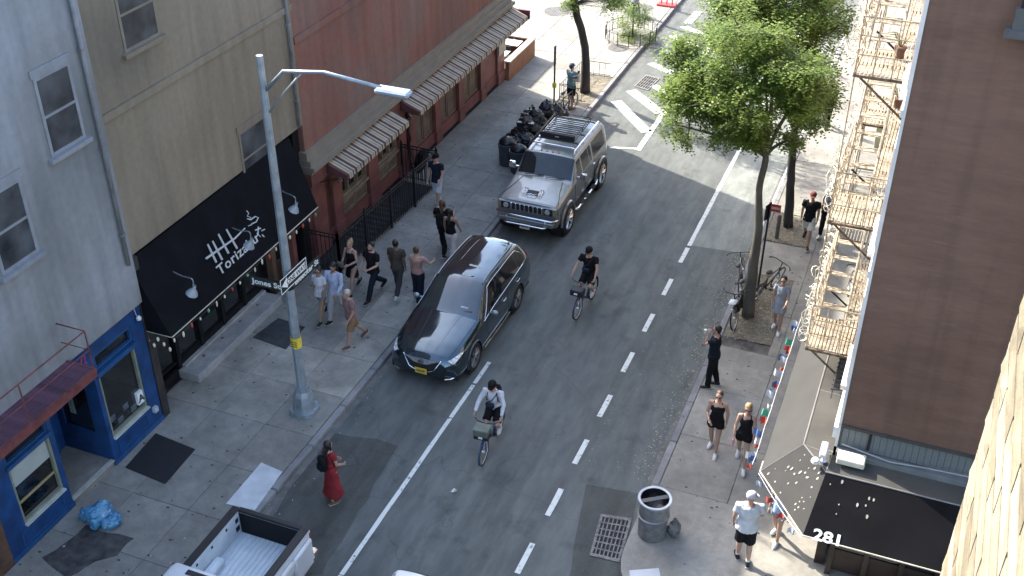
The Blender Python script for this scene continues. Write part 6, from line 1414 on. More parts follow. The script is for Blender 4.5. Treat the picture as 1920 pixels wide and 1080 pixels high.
# ---------------- bicycles
def bike(loc, rz, label, col, share=False, basket=None, lean=0, group=None, wr=.33):
    root = empty('bicycle', loc, rz, label, 'bicycle', group); root.rotation_euler = (0, lean, rz)
    FM_ = mat('bike_%d' % int(sum(col)*1000), col, .35, var=.1, coat=.5)
    for nm, y in (('rear_wheel', -.54), ('front_wheel', .54)):
        q = MB(); 
        def tor(Rr, r_, n1=28, n2=6):
            q.tube([(0, y+Rr*math.cos(2*math.pi*k/n1), wr+Rr*math.sin(2*math.pi*k/n1)) for k in range(n1+1)], r_, n2, cap=False)
        tor(wr-.018, .019); w_ = q.build('wheel', RUBBER, root, smooth=True)
        q = MB(); tor(wr-.042, .010); q.build('rim', mat('bike_rim', (.5,.5,.5), .3, metal=.7), w_, smooth=True)
        q = MB()
        for k in range(14): a = 2*math.pi*k/14; q.tube([(.02*(-1)**k, y, wr),(0, y+(wr-.045)*math.cos(a), wr+(wr-.045)*math.sin(a))], .0022, 3)
        q.tube([(-.04,y,wr),(.04,y,wr)], .022, 8); q.build('spokes', MATS['bike_rim'], w_)
        if share:
            q = MB(); a0, a1 = (-.3, 2.6) if y > 0 else (.4, 3.6)
            q.tube([(0, y+(wr+.02)*math.cos(a0+(a1-a0)*k/12), wr+(wr+.02)*math.sin(a0+(a1-a0)*k/12)) for k in range(13)], .03, 6, flat=.5); q.build('mudguard', FM_ if y > 0 else FM_, root, smooth=True)
    fr = MB(); bb = Vector((0,-.10,.29)); hd = Vector((0,.38,.80 if not share else .86)); hl = Vector((0,.41,.62)); st_ = Vector((0,-.24,.62 if share else .72)); rw_ = Vector((0,-.54,wr))
    fr.tube([bb, st_], .022, 7); fr.tube([hl, bb], .032 if share else .02, 7)
    if not share: fr.tube([hd, st_], .018, 7)
    else: fr.tube([hd-Vector((0,.0,.1)), bb+Vector((0,.12,.06))], .03, 7)
    for s_ in (-1,1): fr.tube([bb, rw_+Vector((s_*.05,0,0))], .013, 5); fr.tube([st_, rw_+Vector((s_*.05,0,0))], .011, 5); fr.tube([hl, (s_*.05,.54,wr)], .015, 5)
    fr.tube([hl, hd], .022, 7); fr.build('frame', FM_, root, smooth=True)
    q = MB(); q.tube([st_, (0,-.28,.93)], .013, 6); q.build('seat_post', CHROME, root); q = MB(); q.blob((0,-.29,.955), .075,.13,.035, 10, 6); q.build('saddle', PLASTIC, root, smooth=True)
    q = MB(); q.tube([hd, hd+Vector((0,-.0,.16))], .014, 6); hz = hd.z+.17; q.tube([(-.30,.26,hz+.03),(-.20,.36,hz),(0,.38,hz-.02),(.20,.36,hz),(.30,.26,hz+.03)], .012, 6); hb = q.build('handlebar', BLACK_METAL, root, smooth=True)
    for s_ in (-1,1): q = MB(); q.tube([(s_*.30,.26,hz+.03),(s_*.33,.19,hz+.03)], .017, 6); q.build('grip', PLASTIC, hb)
    q = MB(); q.tube([(-.05,-.10,.29),(.05,-.10,.29)], .03, 8); q.tube([(.06,-.10,.29),(.07,.05,.22)], .011, 5); q.tube([(-.06,-.10,.29),(-.07,-.25,.36)], .011, 5); q.bevbox(.07,.16,.02,.09,.20,.23,.005); q.bevbox(-.16,-.07,-.29,-.21,.35,.38,.005); q.build('crankset', PLASTIC, root)
    if share:
        q = MB(); q.prism([(-.15,.46,.80),(.15,.46,.80),(.18,.50,1.02),(-.18,.50,1.02)], (0,.22,0)) if False else q.bevbox(-.17,.17,.47,.73,.80,.98,.02); bk_ = q.build('front_carrier', PLASTIC, root)
        q = MB(); q.bevbox(-.05,.05,.735,.755,.86,.92,.01); q.build('headlight', mat('lamp_white', (.6,.62,.65), .3), root)
    if basket:
        q = MB(); q.bevbox(-.17,.17,.48,.76,.90,1.08,.03); bo = q.build('crate', basket, root); q = MB(); q.bevbox(-.175,.175,.475,.765,1.08,1.10,.01); q.build('crate_lid', mat('lid_sage', (.12,.145,.115), .7), bo)
    return root
# ============================================================ PEOPLE
JOBS = []   # (temp object, voxel, final name, material, parent, displace)
def remesh_job(b_, vox, name, m_, parent, wr=0.0, smooth=2, extra=None):
    me = b_.mesh('tmp', m_); bm = bmesh.new(); bm.from_mesh(me); bmesh.ops.recalc_face_normals(bm, faces=bm.faces); bm.to_mesh(me); bm.free()
    o = bpy.data.objects.new('tmp_'+name, me); C.objects.link(o); md = o.modifiers.new('r', 'REMESH'); md.mode = 'VOXEL'; md.voxel_size = vox
    if smooth: s_ = o.modifiers.new('s', 'SMOOTH'); s_.iterations = smooth; s_.factor = .5
    JOBS.append((o, name, m_, parent, wr, extra))
def flush_jobs():
    dg = bpy.context.evaluated_depsgraph_get(); dg.update()
    for o, name, m_, parent, wr, extra in JOBS:
        me = bpy.data.meshes.new_from_object(o.evaluated_get(dg)); me.materials.clear(); me.materials.append(m_); me.polygons.foreach_set('use_smooth', [True]*len(me.polygons))
        if wr:
            for v in me.vertices:
                c = v.co; v.co = c + v.normal*wr*(noise.noise(Vector((c.x*9, c.y*9, c.z*5)))+.6*noise.noise(Vector((c.x*20, c.y*20, c.z*11))))
        if extra:
            e_ = extra.mesh('x', m_, True); bm = bmesh.new(); bm.from_mesh(e_); bmesh.ops.recalc_face_normals(bm, faces=bm.faces); bm.from_mesh(me); bm.to_mesh(me); bm.free()
        me.update(); n_ = bpy.data.objects.new(name, me); C.objects.link(n_); n_.parent = parent
    for o, *_ in JOBS: bpy.data.objects.remove(o)
    JOBS.clear()
def ball(b_, c, r, sx=1, sy=1, sz=1, M_=None): b_.blob(c, r*sx, r*sy, r*sz, 12, 8, M=M_)
def limb(b_, pts, rs, ends=True, n=10):
    b_.tube(pts, rs, n); 
    if ends:
        for p, r_ in ((pts[0], rs[0]), (pts[-1], rs[-1])): b_.blob(p, r_*.98, r_*.98, r_*.98, 10, 6)
def erings(b_, rings, M_, n=16):   # rings (z, rx, ry, yoff)
    base = len(b_.v)
    for z, rx, ry, yo in rings:
        for k in range(n): a = 2*math.pi*k/n; b_.v.append(tuple(M_ @ Vector((rx*math.cos(a), yo+ry*math.sin(a), z))))
    for i in range(len(rings)-1):
        for k in range(n): a0 = base+i*n+k; a1 = base+i*n+(k+1) % n; b_.face((a0, a1, a1+n, a0+n))
    b_.face([base+k for k in range(n)][::-1]); e = base+(len(rings)-1)*n; b_.face([e+k for k in range(n)])
def ik(a, t, l1, l2, pole):
    a = Vector(a); t = Vector(t); d = t-a; L = min(d.length, (l1+l2)*.999); u = d.normalized(); x = (l1*l1-l2*l2+L*L)/(2*L); h = math.sqrt(max(0, l1*l1-x*x))
    p = Vector(pole); p = (p-u*p.dot(u)).normalized(); return a+u*x+p*h, a+u*L
def aim(o, fwd, up):   # matrix with local y = fwd
    y = Vector(fwd).normalized(); x = y.cross(Vector(up)).normalized(); z = x.cross(y); M_ = Matrix((x, y, z)).transposed().to_4x4(); M_.translation = Vector(o); return M_
SKIN = [mat('skin_light', (.36,.225,.165), .5, var=.05), mat('skin_tan', (.27,.165,.11), .5, var=.05), mat('skin_brown', (.13,.075,.05), .5, var=.05), mat('skin_deep', (.09,.05,.035), .5, var=.05)]
EYEW = mat('eye_white', (.6,.58,.55), .3, var=.02); EYED = mat('eye_dark', (.02,.015,.012), .3); LIP = mat('lips', (.35,.12,.10), .5)
CL = {}
def cloth(name, c, rough=.85, var=.10): return mat('cloth_'+name, c, rough, var=var, spec=.2 if max(c) < .1 else .4, scale=6, bump=.5, bscale=16)
def person(loc, rz, label, h=1.72, fem=False, skin=0, top=None, top_kind='tee', bottom=None, bot_kind='trousers', bot_len=1.0, shoes=None, hair=None, hair_kind='short', hat=None, hat_brim=True,
           lean=0, legs=((25,10),(-18,30)), arms=((20,25,8),(-15,20,8)), pelvis=None, feet=None, hands=None, head_turn=0, head_tilt=0, glasses=False, socks=None, bulk=1.0, name='person', baby=False, seated=False, beard=None):
    root = empty(name, loc, R(rz), label, 'person'); s = h/1.75; sk = SKIN[skin]
    bl = bulk; Pz = 0.0
    P = Vector(pelvis)/s if pelvis else Vector((0,0,.93))
    hipw = .088 if not fem else .092
    shw = (.178 if not fem else .158)*(.5+.5*bl)
    Mt = Matrix.Translation(P) @ Matrix.Rotation(R(-lean), 4, 'X')
    th, sh = .43, .43
    J = {}
    for i, sd in enumerate((-1,1)):
        hp = P+Vector((sd*hipw,0,-.02)); J['hip',sd] = hp
        if feet:
            an = Vector(feet[i])/s; kn, an = ik(hp, an, th, sh, (sd*.12,1,.15)); toe = Vector((sd*.08,1,-.08))
        else:
            a, k = legs[i]; a = R(a); k = R(k); kn = hp+Vector((sd*.01, math.sin(a), -math.cos(a)))*th; an = kn+Vector((sd*.0, math.sin(a-k), -math.cos(a-k)))*sh
            pitch = R(-32 if (legs[i][0] < -8 and legs[i][1] > 18) else (14 if legs[i][0] > 18 else 0)); toe = Vector((sd*.14, math.cos(pitch), math.sin(pitch)))
        J['knee',sd] = kn; J['ankle',sd] = an; J['toe',sd] = toe.normalized()
    if not pelvis:
        low = min(min((J['ankle',sd]+J['toe',sd]*.17).z, (J['ankle',sd]-J['toe',sd]*.06).z)-.065 for sd in (-1,1))
        dz = Vector((0,0,-low))
        for k in list(J):
            if k[0] != 'toe': J[k] = J[k]+dz
        P = P+dz; Mt = Matrix.Translation(P) @ Matrix.Rotation(R(-lean), 4, 'X')
    for i, sd in enumerate((-1,1)):
        sp_ = Mt @ Vector((sd*shw, 0, .49)); J['sho',sd] = sp_
        if hands and hands[i] is not None:
            tgt = Vector(hands[i])/s; el, wr_ = ik(sp_, tgt, .285, .255, (sd*.7,-.4,-.7)); 
        else:
            f, e, ab = arms[i][:3]; f = R(f); e = R(e); ab = R(ab); M3 = Mt.to_3x3()
            el = sp_ + (M3 @ Vector((sd*math.sin(ab), math.sin(f)*math.cos(ab), -math.cos(f)*math.cos(ab))))*.285
            inw = R(arms[i][3]) if len(arms[i]) > 3 else 0
            wr_ = el + (M3 @ Vector((-sd*math.sin(inw), math.sin(f+e)*math.cos(inw), -math.cos(f+e)*math.cos(inw))))*.255
        J['elb',sd] = el; J['wri',sd] = wr_
    S_ = Matrix.Scale(s, 4)
    def fin(b_): b_.v = [tuple(Vector(v)*s) for v in b_.v]; return b_
    # ---- torso rings
    w0 = (.150,.125,.150) if not fem else (.158,.112,.135)
    def torso(off=0, z0=-.10, z1=.53):
        rg = [(-.12,.10,.09,0),(-.08,w0[0]-.01,.105,-.005),(0,w0[0],.115,-.008),(.10,(w0[0]+w0[1])/2,.102,.0),(.20,w0[1],.092,.004),(.32,w0[2],.108,.004 + (.012 if fem else 0)),(.42,w0[2]+.012,.105,.0),(.49,w0[2]-.002,.078,-.006),(.53,.075,.06,-.008)]
        out = []
        for z, rx, ry, yo in rg:
            if z < z0-1e-6 or z > z1+1e-6: continue
            belly = (bl-1)*.5*math.exp(-((z-.15)/.16)**2)
            out.append((z, rx*(1+(bl-1)*.7)+off, ry*(1+(bl-1)*.8)+belly*.05+off, yo+belly*.03))
        return out
    hb = Matrix.Translation(Mt @ Vector((0,.012,.675))) @ Matrix.Rotation(R(head_turn), 4, 'Z') @ Matrix.Rotation(R(-lean*.2-head_tilt), 4, 'X')
    B_ = MB(); X_ = MB(); erings(B_, torso(), Mt)
    B_.tube([Mt @ Vector((0,-.012,.49)), Mt @ Vector((0,0,.60)), hb @ Vector((0,-.015,-.03))], [.062,.052,.052], 10)
    # head
    hs = Matrix.Identity(3)
    B_.blob(hb @ Vector((0,-.012,.035)), .074,.092,.098, 16, 12, M=hb.to_3x3().to_4x4()); B_.blob(hb @ Vector((0,.022,-.035)), .054,.062,.068, 14, 10, M=hb.to_3x3().to_4x4())
    X_.tube([hb @ Vector((0,.070,.026)), hb @ Vector((0,.098,-.012))], [.010,.014], 6); ball(B_, hb @ Vector((0,.072,-.078)), .022)
    for sd in (-1,1): X_.blob(hb @ Vector((sd*.074,-.01,.0)), .012,.018,.028, 8, 6, M=hb.to_3x3().to_4x4())
    # limbs
    for sd in (-1,1):
        hp, kn, an = J['hip',sd], J['knee',sd], J['ankle',sd]; k_ = .6+.4*bl
        limb(B_, [hp, hp.lerp(kn,.35), kn, kn.lerp(an,.3)+(Vector((0,-.012,0))), an], [.088*k_,.078*k_,.054*k_,.053*k_,.034])
        toe = J['toe',sd]; M_ = aim(an+Vector((0,0,-.035)), toe, (0,0,1)); limb(B_, [M_ @ Vector((0,-.045,0)), M_ @ Vector((0,.06,-.008)), M_ @ Vector((0,.15,-.018))], [.033,.036,.026])
        sp_, el, wr_ = J['sho',sd], J['elb',sd], J['wri',sd]
        limb(B_, [Mt @ Vector((sd*(shw-.05),-.005,.475)), sp_, sp_.lerp(el,.5), el, el.lerp(wr_,.3), wr_], [.055*k_,.052*k_,.043*k_,.036*k_,.036*k_,.024])
        # hand: palm + 5 bent fingers
        fd = (wr_-el).normalized(); side = Vector((sd,0,0)); side = (side-fd*side.dot(fd)).normalized() if abs(fd.x) < .9 else Vector((0,1,0)); M_ = aim(wr_, fd, side)   # local x across palm, y along, z outward
        grip_ = bool(hands and hands[i] is not None)
        B_.tube([M_ @ Vector((0,0,0)), M_ @ Vector((0,.045,-.002)), M_ @ Vector((0,.088,-.006))], [.024,.034,.033], 8, flat=.45)
        for q_, (fx, fl) in enumerate(((-.030,.055),(-.010,.070),(.011,.074),(.031,.066))):
            curl = .55 if not grip_ else 1.0
            p0 = Vector((fx,.075,-.005)); p1 = p0+Vector((fx*.15, fl*.48*math.cos(curl*.5), -fl*.48*math.sin(curl*.5))); p2 = p1+Vector((0, fl*.35*math.cos(curl*1.2), -fl*.35*math.sin(curl*1.2))); p3 = p2+Vector((0, fl*.3*math.cos(curl*1.8), -fl*.3*math.sin(curl*1.8)))
            X_.tube([M_ @ (p0+Vector((0,-.012,0)))]+[M_ @ p for p in (p1,p2,p3)], [.0105,.010,.0095,.0085], 6)
        fwdx = 1 if (M_.to_3x3() @ Vector((1,0,0))).y > 0 else -1
        X_.tube([M_ @ Vector((fwdx*.012,.015,-.006)), M_ @ Vector((fwdx*.046,.045,-.016)), M_ @ Vector((fwdx*.050,.075,-.026))], [.013,.012,.010], 6)
    fin(X_); remesh_job(fin(B_), .0145*s, 'body', sk, root, smooth=1, extra=X_)
    def acc(b_, nm, m_, sm=True): return fin(b_).build(nm, m_, root, smooth=sm)
    # face
    for sd in (-1,1):
        if not glasses:
            q = MB(); q.blob(hb @ Vector((sd*.030,.075,.018)), .013,.008,.007, 8, 5); e_ = acc(q, 'eye', EYEW); q = MB(); q.blob(hb @ Vector((sd*.030,.082,.018)), .006,.004,.006, 6, 4); q.tube([hb @ Vector((sd*.012,.082,.037)), hb @ Vector((sd*.045,.074,.038))], .004, 4); acc(q, 'iris_and_brow', EYED)
    if glasses: q = MB(); [q.blob(hb @ Vector((sd*.032,.082,.018)), .027,.010,.019, 8, 6) for sd in (-1,1)]; q.tube([hb @ Vector((-.075,.02,.024)), hb @ Vector((-.05,.078,.024)), hb @ Vector((.05,.078,.024)), hb @ Vector((.075,.02,.024))], .005, 4); acc(q, 'sunglasses', mat('sunglass_black', (.01,.01,.012), .1))
    q = MB(); q.tube([hb @ Vector((-.022,.078,-.042)), hb @ Vector((0,.086,-.044)), hb @ Vector((.022,.078,-.042))], .005, 5); acc(q, 'mouth', LIP)
    if beard: q = MB(); q.blob(hb @ Vector((0,.035,-.062)), .056,.056,.042, 12, 8); acc(q, 'beard', beard)
    # ---- hair
    if hair and hair_kind != 'none':
        q = MB(); M3 = hb.to_3x3().to_4x4()
        big = 1.0 if hair_kind != 'long' else 1.06
        q.blob(hb @ Vector((0,-.030,.058)), .083*big,.092*big,.090*big, 16, 12, M=M3); q.blob(hb @ Vector((0,-.05,.01)), .074,.066,.075, 14, 10, M=M3)
        if hair_kind == 'long':
            q.tube([hb @ Vector((0,-.05,.04)), hb @ Vector((0,-.085,-.07)), Mt @ Vector((0,-.105,.47)), Mt @ Vector((0,-.12,.36))], [.078,.078,.070,.04], 10, flat=.6)
            for sd in (-1,1): q.tube([hb @ Vector((sd*.055,-.01,.07)), hb @ Vector((sd*.075,-.01,-.03)), hb @ Vector((sd*.072,-.03,-.12))], [.026,.024,.014], 8)
        if hair_kind == 'pony': q.tube([hb @ Vector((0,-.11,.07)), hb @ Vector((0,-.165,.03)), hb @ Vector((0,-.16,-.08)), hb @ Vector((0,-.14,-.15))], [.022,.034,.026,.010], 8)
        if hair_kind == 'bun': q.blob(hb @ Vector((0,-.09,.125)), .042,.042,.040, 10, 8)
        remesh_job(fin(q), .013*s, 'hair', hair, root, wr=.006)
    if hat:
        q = MB(); M3 = hb.to_3x3().to_4x4(); prof = [(.094,.045),(.096,.075),(.088,.11),(.065,.138),(.03,.15),(.001,.153)]
        q.lathe(prof, 18, hb @ Matrix.Translation((0,-.012,0)) @ Matrix.Scale(1.1,4,(0,1,0)), cap=False); 
        if hat_brim: q.prism([hb @ Vector(p) for p in ((-.075,.06,.052),(-.066,.115,.046),(-.035,.155,.040),(.035,.155,.040),(.066,.115,.046),(.075,.06,.052))], hb.to_3x3() @ Vector((0,0,.007)))
        fin(q).build('cap', hat, root, auto=50)
    # ---- clothes
    def leg_cloth(b_, frac, off, flare=0.0, sd_=(-1,1)):
        for sd in sd_:
            hp, kn, an = J['hip',sd], J['knee',sd], J['ankle',sd]; k_ = .6+.4*bl; hp0 = hp+Vector((0,0,.03))
            if frac <= 1.0:
                e_ = hp.lerp(kn, frac); b_.tube([hp0, hp.lerp(kn,frac*.4), e_], [(.090+off)*k_, (.084+off+flare*.4)*k_, (.076-.012*frac+off+.010+flare)*k_], 12)
            else:
                f2 = min(.94, (frac-1)); e_ = kn.lerp(an, f2); dn = (an-kn).normalized()
                b_.tube([hp0, hp.lerp(kn,.4), kn+Vector((0,.004,0)), kn.lerp(an, f2*.5), e_], [(.090+off)*k_, (.080+off)*k_, (.060+off+flare*.4)*k_, (.055+off+flare*.8)*k_, (.045+off+flare)*k_], 12)
    if bottom:
        q = MB(); 
        if bot_kind == 'skirt':
            rg = torso(.012, -.13, .12); z_ = -.10-.30*bot_len; rg = [(z_, .185+.03*bot_len, .16+.03*bot_len, .01)] + [(-.12,.172,.135,0)] + rg[1:]
            erings(q, rg, Mt)
        else:
            erings(q, torso(.012, -.12, .14), Mt); leg_cloth(q, bot_len, .012 if bot_kind != 'wide' else .018, .012 if bot_kind == 'shorts' else (.035 if bot_kind == 'wide' else .004))
        remesh_job(fin(q), .0165*s, {'skirt':'skirt','shorts':'shorts','wide':'trousers','trousers':'trousers'}[bot_kind], bottom, root, wr=.013)
    if top:
        q = MB(); z0 = -.06 if top_kind not in ('dress','crop') else -.1
        if top_kind == 'crop': z0 = .08
        rg = torso(.016, z0, .49); 
        if top_kind in ('tee','long','polo','loose'): rg = [(z0-.03, rg[0][1]+.014, rg[0][2]+.014, 0)] + rg + [(.525,.085,.07,-.008)]
        elif top_kind in ('tank','vest'): rg = rg[:-1] + [(.455,.115,.09,-.004)]
        elif top_kind == 'offshoulder': rg = rg[:-1]
        elif top_kind == 'dress': rg = [(z0-.03, rg[0][1]+.01, rg[0][2]+.01, 0)] + rg + [(.52,.085,.07,-.008)]
        if top_kind == 'loose': rg = [(a, b1_+.015, c_+.015, d_) for a, b1_, c_, d_ in rg]
        if top_kind == 'dress':
            zz1 = -.02-.62*bot_len if bot_len else -.3
            fl_ = .16+.10*bot_len; kmid = (J['knee',-1]+J['knee',1])/2; 
            rg = [(zz1, fl_, fl_*.85, .0+ (kmid-P).y*.4), (zz1*.55, (fl_+.165)/2+.005, .15, (kmid-P).y*.2), (-.10,.172,.135,0)] + rg[2:]
        erings(q, rg, Mt)
        sl = {'tee':.52,'polo':.55,'loose':.6,'long':2,'dress':.45,'tank':0,'vest':0,'offshoulder':.45,'crop':0}[top_kind]
        for sd in (-1,1):
            sp_, el, wr_ = J['sho',sd], J['elb',sd], J['wri',sd]; k_ = .6+.4*bl; a0 = Mt @ Vector((sd*(shw-.07),-.005,.475 if top_kind != 'offshoulder' else .40))
            if sl == 2: q.tube([a0, sp_, sp_.lerp(el,.5), el, el.lerp(wr_,.5), el.lerp(wr_,.93)], [.066*k_,.067*k_,.058*k_,.050*k_,.044,.038], 12)
            elif sl > 0: q.tube([a0, sp_ if top_kind != 'offshoulder' else sp_.lerp(el,.18), sp_.lerp(el,sl)], [.066*k_,.066*k_,.066*k_], 12)
            elif top_kind in ('tank','vest'): q.tube([Mt @ Vector((sd*.085,.072,.42)), Mt @ Vector((sd*.095,.03,.525)), Mt @ Vector((sd*.09,-.06,.50)), Mt @ Vector((sd*.08,-.095,.41))], .019, 6)
        remesh_job(fin(q), .016*s, 'dress' if top_kind == 'dress' else 'top', top, root, wr=.014)
    # shoes
    if shoes:
        for sd in (-1,1):
            an = J['ankle',sd]; M_ = aim(an+Vector((0,0,-.035)), J['toe',sd], (0,0,1)); q = MB()
            q.tube([M_ @ Vector((0,-.075,.002)), M_ @ Vector((0,-.04,.012)), M_ @ Vector((0,.05,.004)), M_ @ Vector((0,.13,-.010)), M_ @ Vector((0,.19,-.016))], [.034,.046,.050,.047,.026], 12, flat=.82); q.tube([M_ @ Vector((0,-.03,.01)), an+Vector((0,-.004,.045))], [.044,.040], 10)
            remesh_job(fin(q), .013*s, 'shoe', shoes, root)
            q = MB(); q.prism([M_ @ Vector(p) for p in ((-.036,-.08,-.042),(.036,-.08,-.042),(.045,.05,-.042),(.044,.14,-.042),(.0,.21,-.036),(-.044,.14,-.042),(-.045,.05,-.042))], M_.to_3x3() @ Vector((0,0,.018))); acc(q, 'sole', mat('sole_pale', (.45,.44,.42), .7) if shoes.name != 'cloth_shoe_white' else WHITE_PAINT, False)
    if socks:
        for sd in (-1,1): kn, an = J['knee',sd], J['ankle',sd]; q = MB(); q.tube([an.lerp(kn,.28), an], [.044,.040], 10); acc(q, 'sock', socks)
    root['_s'] = s; del root['_s']
    return root, J, Mt, hb, s
def backpack(P_, m_, label, size=1.0):
    root, J, Mt, hb, s = P_
    bp_ = empty('backpack', root.location, root.rotation_euler.z, label, 'backpack')
    q = MB(); q.bevbox(-.14*size,.14*size,-.27,-.13,.08,.48,.05,Mt); q.bevbox(-.10*size,.10*size,-.31,-.265,.12,.30,.02,Mt); b_ = MB(); b_.v = [tuple(Vector(v)*s) for v in q.v]; b_.f = q.f; b_.mi = q.mi; b_.build('pack', m_, bp_, auto=60)
    for sd in (-1,1):
        q = MB(); q.tube([Mt @ Vector((sd*.10,-.14,.46)), Mt @ Vector((sd*.10,-.05,.545)), Mt @ Vector((sd*.105,.07,.50)), Mt @ Vector((sd*.13,.115,.33)), Mt @ Vector((sd*.15,.02,.16)), Mt @ Vector((sd*.12,-.13,.12))], .010, 6, flat=.5); q.v = [tuple(Vector(v)*s) for v in q.v]; q.build('strap', m_, bp_, smooth=True)
    return bp_
def handheld(P_, side, name, label, cat, m_, dims, off=(0,.08,-.02), rnd=False):
    root, J, Mt, hb, s = P_; w_ = J['wri',side]*s; e_ = J['elb',side]*s; d = (w_-e_).normalized(); p = w_+d*.08
    Mw = Matrix.Translation(root.location) @ Matrix.Rotation(root.rotation_euler.z, 4, 'Z')
    q = MB(); a, b_, c_ = dims
    if rnd: q.lathe([(a*.8,-c_),(a,c_*.6),(a*.9,c_)], 12)
    else: q.bevbox(-a,a,-b_,b_,-c_,c_,min(dims)*.4)
    o = q.build(name, m_, None, auto=50); o.location = Mw @ (p+Vector(off)); o.rotation_euler = (0,0,root.rotation_euler.z); return tag(o, label, cat)
def crossbag(P_, m_, label, side=1, z=.08):
    root, J, Mt, hb, s = P_; bg_ = empty('shoulder_bag', root.location, root.rotation_euler.z, label, 'bag')
    q = MB(); q.bevbox(side*.06-.10, side*.06+.10, .12,.18, z, z+.15,.02, Mt); q.v = [tuple(Vector(v)*s) for v in q.v]; q.build('pouch', m_, bg_, auto=50)
    q = MB(); q.tube([Mt @ Vector((side*.14,.125,z+.14)), Mt @ Vector((0,.14,.34)), Mt @ Vector((-side*.10,.085,.50)), Mt @ Vector((-side*.11,-.03,.545)), Mt @ Vector((0,-.135,.36)), Mt @ Vector((side*.15,-.10,z+.1)), Mt @ Vector((side*.17,.04,z+.1))], .012, 5); q.v = [tuple(Vector(v)*s) for v in q.v]; q.build('strap', m_, bg_, smooth=True); return bg_
K = cloth('black', (.006,.006,.007)); W_ = cloth('white', (.46,.47,.50)); NAVY = cloth('navy', (.008,.012,.022)); DENIM = cloth('denim', (.10,.17,.25)); KHAKI = cloth('khaki', (.22,.13,.07)); GREYT = cloth('grey', (.26,.27,.29)); PALE = cloth('pale_grey', (.42,.45,.50))
SHW = cloth('shoe_white', (.5,.5,.48)); SHK = cloth('shoe_black', (.015,.015,.015), .5); SHB = cloth('sandal_brown', (.12,.07,.04)); RUSTR = cloth('crimson', (.20,.014,.018)); 
HD = mat('hair_dark', (.007,.006,.005), .45, var=.3, scale=20, bump=.4); HBR = mat('hair_brown', (.07,.035,.018), .45, var=.3, scale=20, bump=.4); HBL = mat('hair_blonde', (.27,.18,.09), .5, var=.3, scale=20, bump=.4); HWH = mat('hair_white', (.42,.40,.36), .6, var=.1, scale=20, bump=.3); HRD = mat('hair_auburn', (.14,.055,.025), .45, var=.3, scale=20, bump=.4)
gk = lambda x, y: G(x, y, KH)
road = lambda x, y: G(x, y, 0.0)
WALK = ((24,8),(-18,28)); WALK2 = ((-16,28),(22,8)); STAND = ((3,4),(-2,3)); ARM = ((22,22,8),(-16,18,8)); ARM2 = ((-14,18,8),(22,24,8)); HANG = ((4,12,7),(3,14,7))
P = person(road(627,937), -25, 'woman in a long red dress with dark hair walking on the road', 1.64, True, 0, RUSTR, 'dress', None, bot_len=1.12, shoes=SHB, hair=HD, hair_kind='long', legs=((5,3),(-5,6)), arms=((6,50,10,10),(8,48,8,14)), head_turn=10)
backpack(P, cloth('black', (.006,.006,.007)), 'small black backpack worn by the woman in the red dress', .9)
person(gk(664,645), 150, 'white haired man in a faded pink shirt and tan shorts near the grey pole', 1.70, False, 0, cloth('faded_pink', (.22,.125,.12)), 'loose', KHAKI, 'shorts', .92, SHB, HWH, 'short', legs=((20,6),(-20,22)), arms=((10,35,8),(-8,25,8)), lean=7)
person(gk(606,598), 178, 'woman in a white shirt and short denim shorts walking beside the man in pale blue', 1.62, True, 1, W_, 'loose', DENIM, 'shorts', .45, SHK, HD, 'bun', legs=WALK, arms=((6,18,8),(-6,14,8)), glasses=True)
person(gk(634,598), 182, 'man in a pale blue shirt looking down, grey trousers, dark beard', 1.76, False, 1, cloth('pale_blue', (.33,.37,.50)), 'long', cloth('ash', (.26,.27,.29)), 'trousers', 1.95, SHK, HD, 'short', legs=WALK2, arms=((18,45,10,5),(10,30,10)), head_tilt=22, beard=HD, bulk=1.1)
P = person(gk(664,548), 172, 'blonde woman in a white top with black overlay and short black skirt near the fence', 1.68, True, 0, K, 'tank', K, 'skirt', .75, SHK, HBL, 'bun', legs=WALK, arms=((10,70,14,25),(15,85,10,30)))
handheld(P, 1, 'handbag', 'small dark bag held by the blonde woman near the fence', 'bag', cloth('bag_olive', (.10,.09,.07)), (.10,.05,.07))
P = person(gk(703,556), 165, 'bearded man in a black tee and dark blue trousers striding near the fence', 1.76, False, 0, K, 'loose', NAVY, 'trousers', 1.95, SHK, HD, 'short', legs=((28,6),(-26,26)), arms=((15,60,10,25),(15,65,10,25)), beard=HD, bulk=1.12)
person(gk(748,552), 8, 'man seen from behind in a brown shirt and dark trousers with white shoes', 1.74, False, 2, cloth('brown', (.05,.041,.033)), 'loose', cloth('charcoal', (.035,.035,.038)), 'trousers', 1.9, SHW, HD, 'short', legs=((20,8),(-20,26)), arms=((8,14,8),(-6,20,8)), bulk=1.05)
person(gk(786,566), 2, 'woman seen from behind in a pink off shoulder top and wide dark trousers', 1.74, True, 0, cloth('blush', (.30,.17,.145)), 'offshoulder', NAVY, 'wide', 1.97, SHK, HBR, 'bun', legs=((10,4),(-8,10)), arms=((4,10,8),(25,55,35)))
person(gk(821,386), 172, 'man in a black tee and pale shorts walking by the end of the fence', 1.78, False, 0, NAVY, 'tee', PALE, 'shorts', .9, SHW, HD, 'short', legs=((14,6),(-10,14)), arms=((10,30,10),(6,20,9)), bulk=1.1, hat=K)
P = person(gk(833,474), 12, 'person all in black with a backpack seen from behind on the sidewalk', 1.76, False, 1, K, 'tee', K, 'trousers', 1.95, SHK, HBR, 'long', legs=WALK, arms=((10,60,15,5),(25,80,14,5)), bulk=1.1)
backpack(P, cloth('black', (.006,.006,.007)), 'black backpack on the person in black beside the fence', 1.1)
